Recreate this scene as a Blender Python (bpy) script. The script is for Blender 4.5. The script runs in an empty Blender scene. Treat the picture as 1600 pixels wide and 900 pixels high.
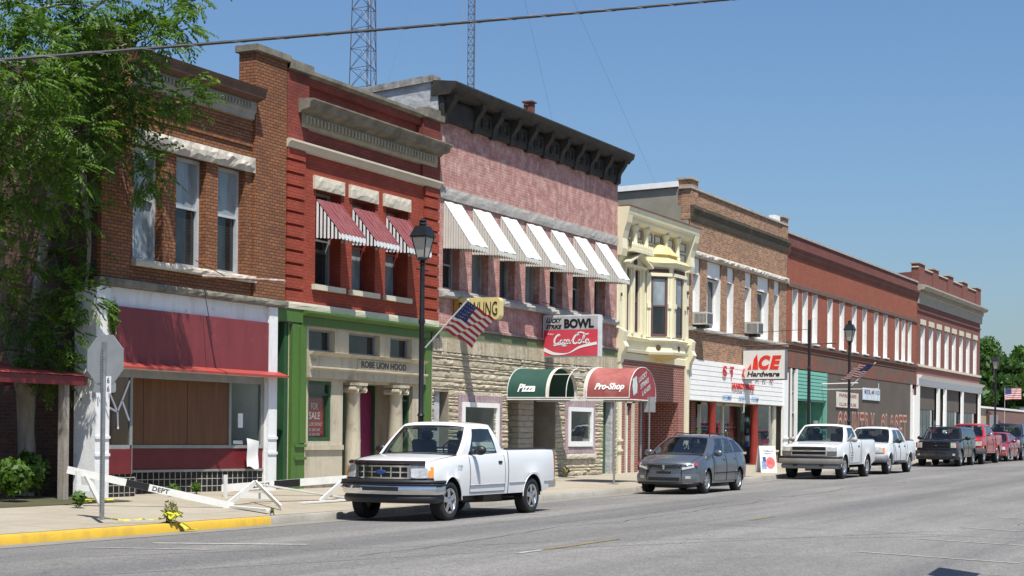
import bpy, bmesh, math, random
from mathutils import Vector, Matrix
R = math.radians
K = 1.135            # the street is laid out in survey units of 1.135 m
random.seed(11)
rnd = random.uniform
scene = bpy.context.scene

# ---------------------------------------------------------------- camera
F_PX, ROLL, PU, PV, EYE = 2600.0, 0.011, 800.0, 677.0, 1.45
TH = math.atan(1284 / F_PX); ST, CT = math.sin(TH), math.cos(TH)
def _ray(u, v):
    du, dv = u - PU, v - PV
    a = du * math.cos(ROLL) + dv * math.sin(ROLL); b = -du * math.sin(ROLL) + dv * math.cos(ROLL)
    r = a / F_PX
    return (r * ST + CT, -r * CT + ST, -b / F_PX)
def at(u, v, y=19.0):
    d = _ray(u, v); t = y / d[1]
    return Vector((d[0] * t, y, d[2] * t + EYE))
def atx(u, v, x):
    d = _ray(u, v); t = x / d[0]
    return Vector((x, d[1] * t, d[2] * t + EYE))
cam_d = bpy.data.cameras.new('camera'); cam = bpy.data.objects.new('camera', cam_d)
scene.collection.objects.link(cam); scene.camera = cam
cam_d.sensor_width = 36; cam_d.lens = F_PX / 1600 * 36
cam_d.shift_y = (PV - 450) / 1600
cam_d.clip_start = 0.1; cam_d.clip_end = 3000
fwd = Vector((CT, ST, 0)); right = Vector((ST, -CT, 0)); up = Vector((0, 0, 1))
rr = right * math.cos(ROLL) + up * math.sin(ROLL); uu = up * math.cos(ROLL) - right * math.sin(ROLL)
m = Matrix(((rr.x, uu.x, -fwd.x, 0), (rr.y, uu.y, -fwd.y, 0), (rr.z, uu.z, -fwd.z, 0), (0, 0, 0, 1)))
m.translation = (0, 0, EYE * K); cam.matrix_world = m

# ---------------------------------------------------------------- light
SUN = Vector((0.92, 1.0, -2.85)).normalized()
elev = math.asin(-SUN.z)
w = bpy.data.worlds.new('World'); scene.world = w; w.use_nodes = True
nt = w.node_tree; nt.nodes.clear()
sky = nt.nodes.new('ShaderNodeTexSky'); sky.sky_type = 'NISHITA'; sky.sun_disc = False
sky.sun_elevation = elev; sky.sun_rotation = math.atan2(-SUN.x, -SUN.y)
sky.air_density = 1.2; sky.dust_density = 1.3; sky.ozone_density = 10; sky.altitude = 0
bg = nt.nodes.new('ShaderNodeBackground'); bg.inputs['Strength'].default_value = 0.084
wo = nt.nodes.new('ShaderNodeOutputWorld')
nt.links.new(sky.outputs[0], bg.inputs[0]); nt.links.new(bg.outputs[0], wo.inputs[0])
sl = bpy.data.lights.new('sun', 'SUN'); sl.energy = 4.9; sl.angle = R(0.53); sl.color = (1, 0.955, 0.88)
so = bpy.data.objects.new('sun', sl); scene.collection.objects.link(so)
so.rotation_euler = SUN.to_track_quat('-Z', 'Y').to_euler()
scene.view_settings.view_transform = 'Standard'; scene.view_settings.look = 'None'
scene.view_settings.exposure = 0.55; scene.view_settings.gamma = 1

# ---------------------------------------------------------------- helpers
OFF = {}
def link(o): scene.collection.objects.link(o); return o
def tag(o, label=None, cat=None, group=None, kind=None):
    if label: o['label'] = label
    if cat: o['category'] = cat
    if group: o['group'] = group
    if kind: o['kind'] = kind
    return o
def thing(name, loc, label, cat, group=None, k=K, rz=0.0):
    o = bpy.data.objects.new(name, None); link(o); o.empty_display_size = 0.3
    L = Vector(loc) * k; o.location = L; o.rotation_euler = (0, 0, rz)
    tag(o, label, cat, group); OFF[o.name] = L if rz == 0 else None
    return o
class MB:
    def __init__(s, k=K): s.v = []; s.f = []; s.mi = []; s.k = k; s.m = 0
    def face(s, pts):
        n = len(s.v); s.v += [tuple(p) for p in pts]; s.f.append(tuple(range(n, n + len(pts)))); s.mi.append(s.m); return s
    def box(s, x0, x1, y0, y1, z0, z1):
        if x0 > x1: x0, x1 = x1, x0
        if y0 > y1: y0, y1 = y1, y0
        if z0 > z1: z0, z1 = z1, z0
        n = len(s.v)
        s.v += [(x0,y0,z0),(x1,y0,z0),(x1,y1,z0),(x0,y1,z0),(x0,y0,z1),(x1,y0,z1),(x1,y1,z1),(x0,y1,z1)]
        for f in ((0,3,2,1),(4,5,6,7),(0,1,5,4),(1,2,6,5),(2,3,7,6),(3,0,4,7)): s.f.append(tuple(n+i for i in f)); s.mi.append(s.m)
        return s
    def obox(s, c, ux, uy, uz, hx, hy, hz):
        c = Vector(c); ux = Vector(ux).normalized()*hx; uy = Vector(uy).normalized()*hy; uz = Vector(uz).normalized()*hz
        n = len(s.v)
        for a, b, d in ((-1,-1,-1),(1,-1,-1),(1,1,-1),(-1,1,-1),(-1,-1,1),(1,-1,1),(1,1,1),(-1,1,1)): s.v.append(tuple(c+ux*a+uy*b+uz*d))
        for f in ((0,3,2,1),(4,5,6,7),(0,1,5,4),(1,2,6,5),(2,3,7,6),(3,0,4,7)): s.f.append(tuple(n+i for i in f)); s.mi.append(s.m)
        return s
    def beam(s, p, q, w, h, upv=(0,0,1)):
        p = Vector(p); q = Vector(q); d = q-p; L = d.length; d.normalize(); upv = Vector(upv)
        sx = d.cross(upv)
        if sx.length < 1e-4: sx = d.cross(Vector((0,1,0)))
        sx.normalize(); sy = sx.cross(d)
        return s.obox((p+q)/2, d, sx, sy, L/2, w/2, h/2)
    def tube(s, pts, r, n=8, r2=None, cap=True):
        pts = [Vector(p) for p in pts]; N = len(pts); base = len(s.v); prev = None
        for i, p in enumerate(pts):
            d = (pts[min(i+1,N-1)]-pts[max(i-1,0)]).normalized()
            if prev is None:
                a = d.cross(Vector((0,0,1)))
                if a.length < 1e-3: a = d.cross(Vector((1,0,0)))
            else: a = prev - d*prev.dot(d)
            a.normalize(); prev = a; b = d.cross(a)
            if isinstance(r, (list, tuple)): rr_ = r[i]
            else: rr_ = r if r2 is None else r+(r2-r)*i/(N-1)
            for j in range(n):
                t = 2*math.pi*j/n; s.v.append(tuple(p+(a*math.cos(t)+b*math.sin(t))*rr_))
        for i in range(N-1):
            for j in range(n):
                s.f.append((base+i*n+j, base+(i+1)*n+j, base+(i+1)*n+(j+1)%n, base+i*n+(j+1)%n)); s.mi.append(s.m)
        if cap:
            s.f.append(tuple(base+j for j in range(n))); s.mi.append(s.m)
            s.f.append(tuple(base+(N-1)*n+j for j in reversed(range(n)))); s.mi.append(s.m)
        return s
    def lathe(s, c, prof, n=16, axis=(0,0,1), flat=None):
        c = Vector(c); ax = Vector(axis).normalized()
        a = ax.cross(Vector((1,0,0)))
        if a.length < 1e-3: a = ax.cross(Vector((0,1,0)))
        a.normalize(); b = ax.cross(a); base = len(s.v)
        for r, h in prof:
            for j in range(n):
                t = 2*math.pi*(j+0.5)/n; s.v.append(tuple(c+ax*h+(a*math.cos(t)+b*math.sin(t))*max(r,1e-4)))
        for i in range(len(prof)-1):
            for j in range(n):
                s.f.append((base+i*n+j, base+i*n+(j+1)%n, base+(i+1)*n+(j+1)%n, base+(i+1)*n+j)); s.mi.append(s.m)
        return s
    def prism(s, poly, o, ux, uy, uz, th):
        # poly in (a,b) coordinates of frame o,ux,uy ; extruded by th along uz
        o = Vector(o); ux = Vector(ux); uy = Vector(uy); uz = Vector(uz); n = len(poly); b = len(s.v)
        for e in (0, th):
            for (p, q) in poly: s.v.append(tuple(o+ux*p+uy*q+uz*e))
        s.f.append(tuple(b+i for i in reversed(range(n)))); s.mi.append(s.m)
        s.f.append(tuple(b+n+i for i in range(n))); s.mi.append(s.m)
        for i in range(n):
            j = (i+1) % n; s.f.append((b+i, b+j, b+n+j, b+n+i)); s.mi.append(s.m)
        return s
    def run(s, prof, x0, x1, flip=False):
        # moulding: profile of (y,z) swept along x
        return s.prism([(p[0], p[1]) for p in prof], (x0,0,0), (0,1,0), (0,0,1), (1,0,0), x1-x0)
    def grid(s, fn, nu, nv, mif=None):
        b = len(s.v)
        for j in range(nv+1):
            for i in range(nu+1): s.v.append(tuple(fn(i/nu, j/nv)))
        for j in range(nv):
            for i in range(nu):
                a = b+j*(nu+1)+i; s.f.append((a, a+1, a+nu+2, a+nu+1)); s.mi.append(mif(i, j) if mif else s.m)
        return s
    def add(s, o2): 
        n = len(s.v); s.v += o2.v; s.f += [tuple(i+n for i in f) for f in o2.f]; s.mi += o2.mi; return s
    def parts(s, name, mats, parent=None, gap=.012, **kw):
        """one object for every separate piece of the mesh (pieces that touch stay together)"""
        n = len(s.v); g = list(range(n))
        def find(a):
            while g[a] != a: g[a] = g[g[a]]; a = g[a]
            return a
        for f in s.f:
            for i in f[1:]: g[find(i)] = find(f[0])
        comp = {}
        for i in range(n): comp.setdefault(find(i), []).append(i)
        bx = []
        for ids in comp.values():
            p = [s.v[i] for i in ids]; bx.append([tuple(min(q[k] for q in p)-gap for k in range(3)), tuple(max(q[k] for q in p)+gap for k in range(3)), set(ids)])
        merged = True
        while merged:
            merged = False
            for i in range(len(bx)):
                for j in range(i+1, len(bx)):
                    a, b = bx[i], bx[j]
                    if all(a[0][k] <= b[1][k] and b[0][k] <= a[1][k] for k in range(3)):
                        bx[i] = [tuple(min(a[0][k], b[0][k]) for k in range(3)), tuple(max(a[1][k], b[1][k]) for k in range(3)), a[2]|b[2]]; del bx[j]; merged = True; break
                if merged: break
        out = []
        for _, _, ids in bx:
            m = MB(s.k); mp = {}
            for f, mi in zip(s.f, s.mi):
                if f[0] in ids:
                    for i in f:
                        if i not in mp: mp[i] = len(m.v); m.v.append(s.v[i])
                    m.f.append(tuple(mp[i] for i in f)); m.mi.append(mi)
            out.append(m.build(name, mats, parent, **kw))
        return out
    def build(s, name, mats, parent=None, smooth=None, bevel=None, label=None):
        me = bpy.data.meshes.new(name)
        off = Vector((0,0,0))
        if parent is not None and OFF.get(parent.name) is not None and s.k != 1: off = OFF[parent.name]
        k = s.k
        me.from_pydata([(p[0]*k-off[0], p[1]*k-off[1], p[2]*k-off[2]) for p in s.v], [], s.f)
        if not isinstance(mats, (list, tuple)): mats = [mats]
        for mm in mats: me.materials.append(mm)
        if len(mats) > 1: me.polygons.foreach_set('material_index', s.mi)
        bm = bmesh.new(); bm.from_mesh(me)
        bmesh.ops.remove_doubles(bm, verts=bm.verts, dist=1e-5) if smooth else None
        bmesh.ops.recalc_face_normals(bm, faces=bm.faces)
        if bevel:
            try: bmesh.ops.bevel(bm, geom=[e for e in bm.edges if len(e.link_faces)==2 and e.calc_face_angle(0)>0.6], offset=bevel, segments=2, affect='EDGES', clamp_overlap=True)
            except Exception: pass
        bm.to_mesh(me); bm.free()
        if smooth or bevel:
            me.polygons.foreach_set('use_smooth', [True]*len(me.polygons))
            me.set_sharp_from_angle(angle=R(smooth if smooth else 35))
        me.update()
        o = bpy.data.objects.new(name, me); link(o)
        if parent is not None:
            o.parent = parent; OFF[o.name] = OFF.get(parent.name)
        else: OFF[o.name] = Vector((0,0,0))
        if label: o['label'] = label
        return o

# ---------------------------------------------------------------- materials
def nodes(name):
    mt = bpy.data.materials.new(name); mt.use_nodes = True; n = mt.node_tree
    return mt, n, n.nodes['Principled BSDF']
def add(n, t, **kw):
    x = n.nodes.new(t)
    for a, b in kw.items(): setattr(x, a, b)
    return x
def c4(c): return (c[0], c[1], c[2], 1)
def s2l(*c):   # sRGB 0-255 to linear
    return tuple(((v/255)/12.92 if v/255 <= 0.04045 else ((v/255+0.055)/1.055)**2.4) for v in c)
def noise(n, vec, scale, detail=4, rough=.55, stretch=None):
    t = add(n, 'ShaderNodeTexNoise'); t.inputs['Scale'].default_value = scale; t.inputs['Detail'].default_value = detail; t.inputs['Roughness'].default_value = rough
    if stretch:
        mp = add(n, 'ShaderNodeMapping'); mp.inputs['Scale'].default_value = stretch; n.links.new(vec, mp.inputs[0]); vec = mp.outputs[0]
    n.links.new(vec, t.inputs['Vector']); return t.outputs['Fac']
def ramp(n, fac, a, b, c0=0., c1=1.):
    r = add(n, 'ShaderNodeMapRange'); r.inputs['From Min'].default_value = a; r.inputs['From Max'].default_value = b
    r.inputs['To Min'].default_value = c0; r.inputs['To Max'].default_value = c1; n.links.new(fac, r.inputs['Value']); return r.outputs[0]
def mix(n, fac, a, b, mode='MIX'):
    x = add(n, 'ShaderNodeMix', data_type='RGBA', blend_type=mode)
    for sock, val in ((x.inputs[0], fac), (x.inputs[6], a), (x.inputs[7], b)):
        if hasattr(val, 'is_output') or isinstance(val, bpy.types.NodeSocket): n.links.new(val, sock)
        elif isinstance(val, (int, float)): sock.default_value = val
        else: sock.default_value = c4(val)
    return x.outputs[2]
def bump(n, bsdf, h, strength=.3, dist=.02):
    b = add(n, 'ShaderNodeBump'); b.inputs['Strength'].default_value = strength; b.inputs['Distance'].default_value = dist
    n.links.new(h, b.inputs['Height']); n.links.new(b.outputs[0], bsdf.inputs['Normal'])
MC = {}
def M(name, col, rough=.6, metal=0., var=.18, scale=3., col2=None, bmp=0., bs=30., stretch=None, coat=0., spec=.5, speck=0.):
    if name in MC: return MC[name]
    mt, n, b = nodes(name); tc = add(n, 'ShaderNodeTexCoord').outputs['Object']
    f = noise(n, tc, scale, 5, .6, stretch)
    f = ramp(n, f, .3, .7)
    if col2 is None: a = tuple(x*(1-var) for x in col); c = tuple(min(1, x*(1+var*.8)) for x in col)
    else: a, c = col, col2
    out = mix(n, f, a, c)
    if speck:
        g = ramp(n, noise(n, tc, 60, 2), .35, .65); out = mix(n, speck, out, mix(n, g, (0,0,0), (1,1,1)), 'OVERLAY')
    n.links.new(out, b.inputs['Base Color'])
    b.inputs['Roughness'].default_value = rough; b.inputs['Metallic'].default_value = metal
    b.inputs['Specular IOR Level'].default_value = spec
    b.inputs['Coat Weight'].default_value = coat; b.inputs['Coat Roughness'].default_value = .04
    if bmp: bump(n, b, noise(n, tc, bs, 5), bmp, .02)
    MC[name] = mt; return mt
def wall_uv(n):
    """metres along the wall and up, whichever way the wall faces"""
    tc = add(n, 'ShaderNodeTexCoord'); g = add(n, 'ShaderNodeNewGeometry')
    sp = add(n, 'ShaderNodeSeparateXYZ'); n.links.new(tc.outputs['Object'], sp.inputs[0])
    sn = add(n, 'ShaderNodeSeparateXYZ'); n.links.new(g.outputs['Normal'], sn.inputs[0])
    ab = add(n, 'ShaderNodeMath', operation='ABSOLUTE'); n.links.new(sn.outputs[0], ab.inputs[0])
    gt = add(n, 'ShaderNodeMath', operation='GREATER_THAN'); gt.inputs[1].default_value = .6; n.links.new(ab.outputs[0], gt.inputs[0])
    mx = add(n, 'ShaderNodeMix'); n.links.new(gt.outputs[0], mx.inputs[0]); n.links.new(sp.outputs[0], mx.inputs[2]); n.links.new(sp.outputs[1], mx.inputs[3])
    cb = add(n, 'ShaderNodeCombineXYZ'); n.links.new(mx.outputs[0], cb.inputs[0]); n.links.new(sp.outputs[2], cb.inputs[1])
    return cb.outputs[0], tc.outputs['Object']
def brick(name, c1, c2, mortar, bw=.215, rh=.075, ms=.010, wear=None, wearc=None, wear_s=1.2, wear_t=(.5,.62), grime=.35, bmp=.5, rough=.85, streak=None):
    mt, n, b = nodes(name); uv, oc = wall_uv(n)
    t = add(n, 'ShaderNodeTexBrick'); n.links.new(uv, t.inputs['Vector'])
    t.inputs['Color1'].default_value = c4(c1); t.inputs['Color2'].default_value = c4(c2); t.inputs['Mortar'].default_value = c4(mortar)
    t.inputs['Scale'].default_value = 1; t.inputs['Brick Width'].default_value = bw; t.inputs['Row Height'].default_value = rh
    t.inputs['Mortar Size'].default_value = ms; t.inputs['Mortar Smooth'].default_value = .3; t.inputs['Bias'].default_value = 0
    out = t.outputs['Color']
    big = ramp(n, noise(n, oc, .9, 6, .65), .3, .72)
    out = mix(n, big, out, mix(n, 1.0, out, tuple([1-grime]*3), 'MULTIPLY'))
    fine = noise(n, uv, 14, 3, .6)
    out = mix(n, .35, out, mix(n, ramp(n, fine, .3, .7), (.25,.25,.25), (.75,.75,.75)), 'OVERLAY')
    if wear:
        wf = ramp(n, noise(n, oc, wear_s, 8, .72), wear_t[0], wear_t[1]); out = mix(n, wf, out, wearc)
    if streak:
        sf = ramp(n, noise(n, oc, 1.0, 6, .7, (3.5, 3.5, .35)), .50, .68); out = mix(n, sf, out, streak)
    n.links.new(out, b.inputs['Base Color']); b.inputs['Roughness'].default_value = rough
    inv = add(n, 'ShaderNodeMath', operation='SUBTRACT'); inv.inputs[0].default_value = 1; n.links.new(t.outputs['Fac'], inv.inputs[1])
    ad = add(n, 'ShaderNodeMath', operation='ADD'); n.links.new(inv.outputs[0], ad.inputs[0]); n.links.new(fine, ad.inputs[1])
    bump(n, b, ad.outputs[0], bmp, .012)
    MC[name] = mt; return mt
def ashlar(name):
    mt, n, b = nodes(name); uv, oc = wall_uv(n)
    warp = add(n, 'ShaderNodeTexNoise'); warp.inputs['Scale'].default_value = 1.7; n.links.new(uv, warp.inputs['Vector'])
    vm = add(n, 'ShaderNodeVectorMath', operation='MULTIPLY_ADD'); n.links.new(warp.outputs['Color'], vm.inputs[0]); vm.inputs[1].default_value = (.16,.05,0); n.links.new(uv, vm.inputs[2])
    t = add(n, 'ShaderNodeTexBrick'); n.links.new(vm.outputs[0], t.inputs['Vector']); t.offset = .37; t.squash = 1.7; t.squash_frequency = 3
    t.inputs['Color1'].default_value = c4((.50,.45,.36)); t.inputs['Color2'].default_value = c4((.38,.33,.25)); t.inputs['Mortar'].default_value = c4((.27,.24,.19))
    t.inputs['Scale'].default_value = 1; t.inputs['Brick Width'].default_value = .62; t.inputs['Row Height'].default_value = .17; t.inputs['Mortar Size'].default_value = .014; t.inputs['Mortar Smooth'].default_value = .6
    f = noise(n, oc, 5, 8, .7, (1,1,2.2)); out = mix(n, ramp(n, f, .35, .7), t.outputs['Color'], (.55,.50,.42))
    n.links.new(out, b.inputs['Base Color']); b.inputs['Roughness'].default_value = .9
    inv = add(n, 'ShaderNodeMath', operation='MULTIPLY_ADD'); n.links.new(t.outputs['Fac'], inv.inputs[0]); inv.inputs[1].default_value = -1.; n.links.new(f, inv.inputs[2])
    bump(n, b, inv.outputs[0], 1., .08); MC[name] = mt; return mt
def rocky():
    mt, n, b = nodes('rockface_tan'); tc = add(n, 'ShaderNodeTexCoord').outputs['Object']; g = add(n, 'ShaderNodeNewGeometry')
    out = mix(n, g.outputs['Random Per Island'], (.42,.36,.25), (.60,.54,.42))
    out = mix(n, ramp(n, noise(n, tc, 7, 7, .7), .35, .7), out, mix(n, 1.0, out, (.72,.70,.66), 'MULTIPLY'))
    n.links.new(out, b.inputs['Base Color']); b.inputs['Roughness'].default_value = .95; bump(n, b, noise(n, tc, 16, 6, .7), .9, .04); MC['rockface_tan'] = mt; return mt
def glassy(name, tint=(.5,.55,.55), op=.35, rough=.02):
    """clear pane: tinted transparency plus fresnel mirror"""
    mt, n, b = nodes(name); n.nodes.remove(b); o = n.nodes['Material Output']
    tr = add(n, 'ShaderNodeBsdfTransparent'); tr.inputs[0].default_value = c4(tint)
    gl = add(n, 'ShaderNodeBsdfGlossy'); gl.inputs['Roughness'].default_value = rough; gl.inputs[0].default_value = (.95,.97,1,1)
    df = add(n, 'ShaderNodeBsdfDiffuse'); df.inputs[0].default_value = (.25,.27,.26,1)
    lw = add(n, 'ShaderNodeLayerWeight'); lw.inputs[0].default_value = .5
    pw = add(n, 'ShaderNodeMath', operation='POWER'); n.links.new(lw.outputs['Facing'], pw.inputs[0]); pw.inputs[1].default_value = 4.
    fr = add(n, 'ShaderNodeMath', operation='MULTIPLY_ADD'); n.links.new(pw.outputs[0], fr.inputs[0]); fr.inputs[1].default_value = .9; fr.inputs[2].default_value = .05
    tc = add(n, 'ShaderNodeTexCoord').outputs['Object']
    bp = add(n, 'ShaderNodeBump'); bp.inputs['Strength'].default_value = .04; bp.inputs['Distance'].default_value = .02
    n.links.new(noise(n, tc, 2.5, 1), bp.inputs['Height']); n.links.new(bp.outputs[0], gl.inputs['Normal'])
    dm = add(n, 'ShaderNodeMixShader'); n.links.new(ramp(n, noise(n, tc, 3, 6, .7), .35, .8, 0, op), dm.inputs[0]); n.links.new(tr.outputs[0], dm.inputs[1]); n.links.new(df.outputs[0], dm.inputs[2])
    ms = add(n, 'ShaderNodeMixShader'); n.links.new(fr.outputs[0], ms.inputs[0]); n.links.new(dm.outputs[0], ms.inputs[1]); n.links.new(gl.outputs[0], ms.inputs[2])
    n.links.new(ms.outputs[0], o.inputs[0]); MC[name] = mt; return mt
def pane_mat(name, c=(.04,.05,.06), c2=(.10,.12,.13), rough=.04):
    mt, n, b = nodes(name); tc = add(n, 'ShaderNodeTexCoord').outputs['Object']
    n.links.new(mix(n, ramp(n, noise(n, tc, 1.3, 4, .6, (2,2,.7)), .35, .65), c, c2), b.inputs['Base Color'])
    b.inputs['Roughness'].default_value = rough; b.inputs['Specular IOR Level'].default_value = .6
    bump(n, b, noise(n, tc, 1.6, 1), .06, .05); MC[name] = mt; return mt
def leafmat(name, c1, c2, c3=None):
    mt, n, b = nodes(name); oi = add(n, 'ShaderNodeNewGeometry')
    tc = add(n, 'ShaderNodeTexCoord').outputs['Object']
    f = noise(n, tc, 1.1, 3, .7)
    out = mix(n, oi.outputs['Random Per Island'], c1, c2)
    out = mix(n, ramp(n, f, .4, .7, 0, .6), out, c3 or c2)
    n.links.new(out, b.inputs['Base Color']); b.inputs['Roughness'].default_value = .5; b.inputs['Specular IOR Level'].default_value = .35
    o = n.nodes['Material Output']; tl = add(n, 'ShaderNodeBsdfTranslucent')
    tm = mix(n, 1.0, out, (1.5,1.6,.55), 'MULTIPLY'); n.links.new(tm, tl.inputs[0])
    ms = add(n, 'ShaderNodeMixShader'); ms.inputs[0].default_value = .38
    n.links.new(b.outputs[0], ms.inputs[1]); n.links.new(tl.outputs[0], ms.inputs[2]); n.links.new(ms.outputs[0], o.inputs[0])
    MC[name] = mt; return mt

WHITE = M('white_paint', (.78,.78,.76), .55, var=.06, scale=6)
def worn(name, c, dirt, bare, rough=.65, amt=(.60,.72), sc=3.0, grime=.8):
    """paint or stone with vertical grime and bare, stained patches"""
    mt, n, b = nodes(name); tc = add(n, 'ShaderNodeTexCoord').outputs['Object']
    out = mix(n, ramp(n, noise(n, tc, 1.4, 6, .65), .3, .7), c, tuple(x*.9 for x in c))
    out = mix(n, ramp(n, noise(n, tc, 1.0, 7, .72, (3, 3, .6)), .48, .75, 0, grime), out, dirt)
    out = mix(n, ramp(n, noise(n, tc, sc, 8, .75), amt[0], amt[1], 0, .9), out, bare)
    n.links.new(out, b.inputs['Base Color']); b.inputs['Roughness'].default_value = rough; bump(n, b, noise(n, tc, 14, 6, .7), .3, .02); MC[name] = mt; return mt
WHITEOLD = worn('peeling_white_paint', (.78,.79,.80), (.52,.50,.45), (.36,.31,.25))
STONEW = worn('stained_limestone', (.50,.45,.34), (.26,.21,.15), (.13,.10,.075), .9, (.58,.74), 2.0, .85)
CREAM = M('cream_paint', (.68,.63,.43), .55, col2=(.74,.70,.53), scale=1.5, bmp=.1)
CREAMD = M('ochre_paint', (.62,.50,.20), .6, var=.15, scale=4)
STONE = M('limestone', (.40,.37,.30), .9, col2=(.55,.51,.43), scale=2.5, bmp=.8, bs=9)
STONEL = M('pale_cut_stone', (.50,.46,.36), .85, col2=(.60,.56,.45), scale=2, bmp=.2)
STONED = M('sooty_stone', (.085,.078,.062), .9, col2=(.26,.235,.185), scale=2.2, bmp=.4)
STONEG = M('grey_rusticated_stone', (.30,.29,.27), .9, col2=(.42,.40,.37), scale=2, bmp=.9, bs=7)
ROUGHST = M('rockface_stone', (.34,.31,.26), .9, col2=(.56,.52,.45), scale=5, bmp=1., bs=5)
BLACK = M('black_plastic', (.012,.012,.013), .45, var=.1)
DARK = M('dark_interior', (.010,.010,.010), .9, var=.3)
IRON = M('black_iron', (.018,.018,.02), .4, var=.3, metal=.3)
STEEL = M('galvanised_steel', (.36,.37,.37), .45, var=.2, metal=.7, scale=12)
GREYM = M('grey_sign_back', (.33,.35,.36), .5, var=.08, metal=.3, scale=5)
RUBBER = M('tyre_rubber', (.012,.012,.012), .85, var=.3, scale=20)
CHROME = M('chrome', (.72,.73,.75), .12, metal=1., var=.04)
ALLOY = M('alloy_wheel', (.42,.43,.44), .35, metal=.8, var=.1)
WOOD = M('weathered_wood', (.20,.17,.14), .9, col2=(.32,.29,.25), scale=3, stretch=(6,6,.6), bmp=.4)
PLY = M('brown_plywood', (.11,.045,.016), .55, col2=(.17,.072,.026), scale=2, stretch=(7,7,.5))  # brown boards, darkened to carry the deep shade of the recess
MAROON = M('maroon_paint', (.13,.012,.015), .5, var=.2)
REDP = worn('faded_red_panel', (.20,.036,.042), (.12,.020,.024), (.27,.07,.07), .6, (.60,.75), 1.5, .7)
REDLIP = M('red_painted_tin', (.36,.045,.035), .5, col2=(.28,.06,.045), scale=2)
GREEN = worn('green_paint', (.070,.155,.026), (.035,.075,.018), (.12,.16,.08), .5, (.66,.74), 2.5, .6)
GREEND = M('dark_green_paint', (.022,.075,.03), .5, var=.25, scale=1.5)
CORN = M('shaded_tin_cornice', (.013,.012,.010), .8, col2=(.040,.034,.027), scale=3, bmp=.4)  # dark tin, with the shade under the deep soffit put into its colour
BROWNMET = M('brown_tin_cornice', (.07,.035,.022), .6, col2=(.13,.07,.045), scale=2)
TILEBLK = M('black_tile', (.01,.01,.012), .15, var=.2)
PANE = pane_mat('old_window_glass')
PANEB = pane_mat('curtained_glass', (.16,.20,.22), (.30,.34,.36), .08)
PANED = pane_mat('dark_window_glass', (.010,.013,.015), (.03,.035,.035), .05)
SHOP = glassy('shop_glass', (.86,.90,.89), .04)
CARGLASS = glassy('car_glass', (.62,.70,.67), .04)
LAMPGLASS = M('frosted_lamp_glass', (.42,.42,.38), .25, var=.1)
INK = M('black_ink', (.008,.008,.009), .5, var=.05)
REDINK = M('red_ink', (.55,.02,.02), .5, var=.08)
WHITEINK = M('white_ink', (.8,.8,.78), .5, var=.03)
BLUEINK = M('faded_blue_ink', (.10,.30,.62), .5, var=.1)

# ---------------------------------------------------------------- lettering
_tc = {}
def glyphs(s, shear=0., offset=0., space=1.):
    key = (s, shear, offset, space)
    if key in _tc: return _tc[key]
    cu = bpy.data.curves.new('t', 'FONT'); cu.body = s; cu.size = 1; cu.shear = shear; cu.offset = offset; cu.space_character = space; cu.resolution_u = 3
    ob = bpy.data.objects.new('t', cu); link(ob)
    dg = bpy.context.evaluated_depsgraph_get(); me = bpy.data.meshes.new_from_object(ob.evaluated_get(dg))
    v = [tuple(p.co) for p in me.vertices]; f = [tuple(p.vertices) for p in me.polygons]
    bpy.data.objects.remove(ob); bpy.data.curves.remove(cu); bpy.data.meshes.remove(me)
    xs = [p[0] for p in v]; ys = [p[1] for p in v]
    r = (v, f, min(xs), max(xs), min(ys), max(ys)); _tc[key] = r; return r
def letters(mb, s, o, ux, uy, w, h, th=.0, shear=0., offset=.01, space=1., warp=None):
    """text fitted in the box o + a*ux*w + b*uy*h ; optional thickness along the outward normal"""
    v, f, x0, x1, y0, y1 = glyphs(s, shear, offset, space); o = Vector(o); ux = Vector(ux).normalized(); uy = Vector(uy).normalized(); nz = ux.cross(uy)
    def P(p, e):
        a = (p[0]-x0)/(x1-x0)*w; b = (p[1]-y0)/(y1-y0)*h
        if warp: return warp(a, b, e)
        return tuple(o+ux*a+uy*b+nz*e)
    n = len(mb.v); mb.v += [P(p, th) for p in v]; mb.f += [tuple(i+n for i in q) for q in f]; mb.mi += [mb.m]*len(f)
    if th > .012:
        cnt = {}
        for q in f:
            for i in range(len(q)):
                e = (q[i], q[(i+1) % len(q)]); k2 = tuple(sorted(e)); cnt.setdefault(k2, []).append(e)
        n2 = len(mb.v); mb.v += [P(p, 0) for p in v]
        for k2, es in cnt.items():
            if len(es) == 1:
                a, b = es[0]; mb.f.append((n+a, n2+a, n2+b, n+b)); mb.mi.append(mb.m)
    return mb
def ribbon(mb, pts, w, o, ux, uy, nz, lift, closed=False, sub=6):
    """calligraphic stroke through pts (a,b) in the frame; w a number or a function of 0..1"""
    P = [Vector((p[0], p[1], 0)) for p in pts]; Q = []
    for i in range(len(P)-1):
        p0 = P[max(i-1,0)]; p1 = P[i]; p2 = P[i+1]; p3 = P[min(i+2,len(P)-1)]
        for j in range(sub):
            t = j/sub; Q.append(.5*((2*p1)+(-p0+p2)*t+(2*p0-5*p1+4*p2-p3)*t*t+(-p0+3*p1-3*p2+p3)*t**3))
    Q.append(P[-1]); n = len(mb.v); o = Vector(o); ux = Vector(ux); uy = Vector(uy); nz = Vector(nz)
    for i, q in enumerate(Q):
        d = (Q[min(i+1,len(Q)-1)]-Q[max(i-1,0)]).normalized(); s = Vector((-d.y, d.x, 0)); ww = (w(i/(len(Q)-1)) if callable(w) else w)/2
        for e in (-1, 1):
            r_ = q+s*ww*e; mb.v.append(tuple(o+ux*r_.x+uy*r_.y+nz*lift))
    for i in range(len(Q)-1): mb.f.append((n+2*i, n+2*i+1, n+2*i+3, n+2*i+2)); mb.mi.append(mb.m)
    return mb
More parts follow.
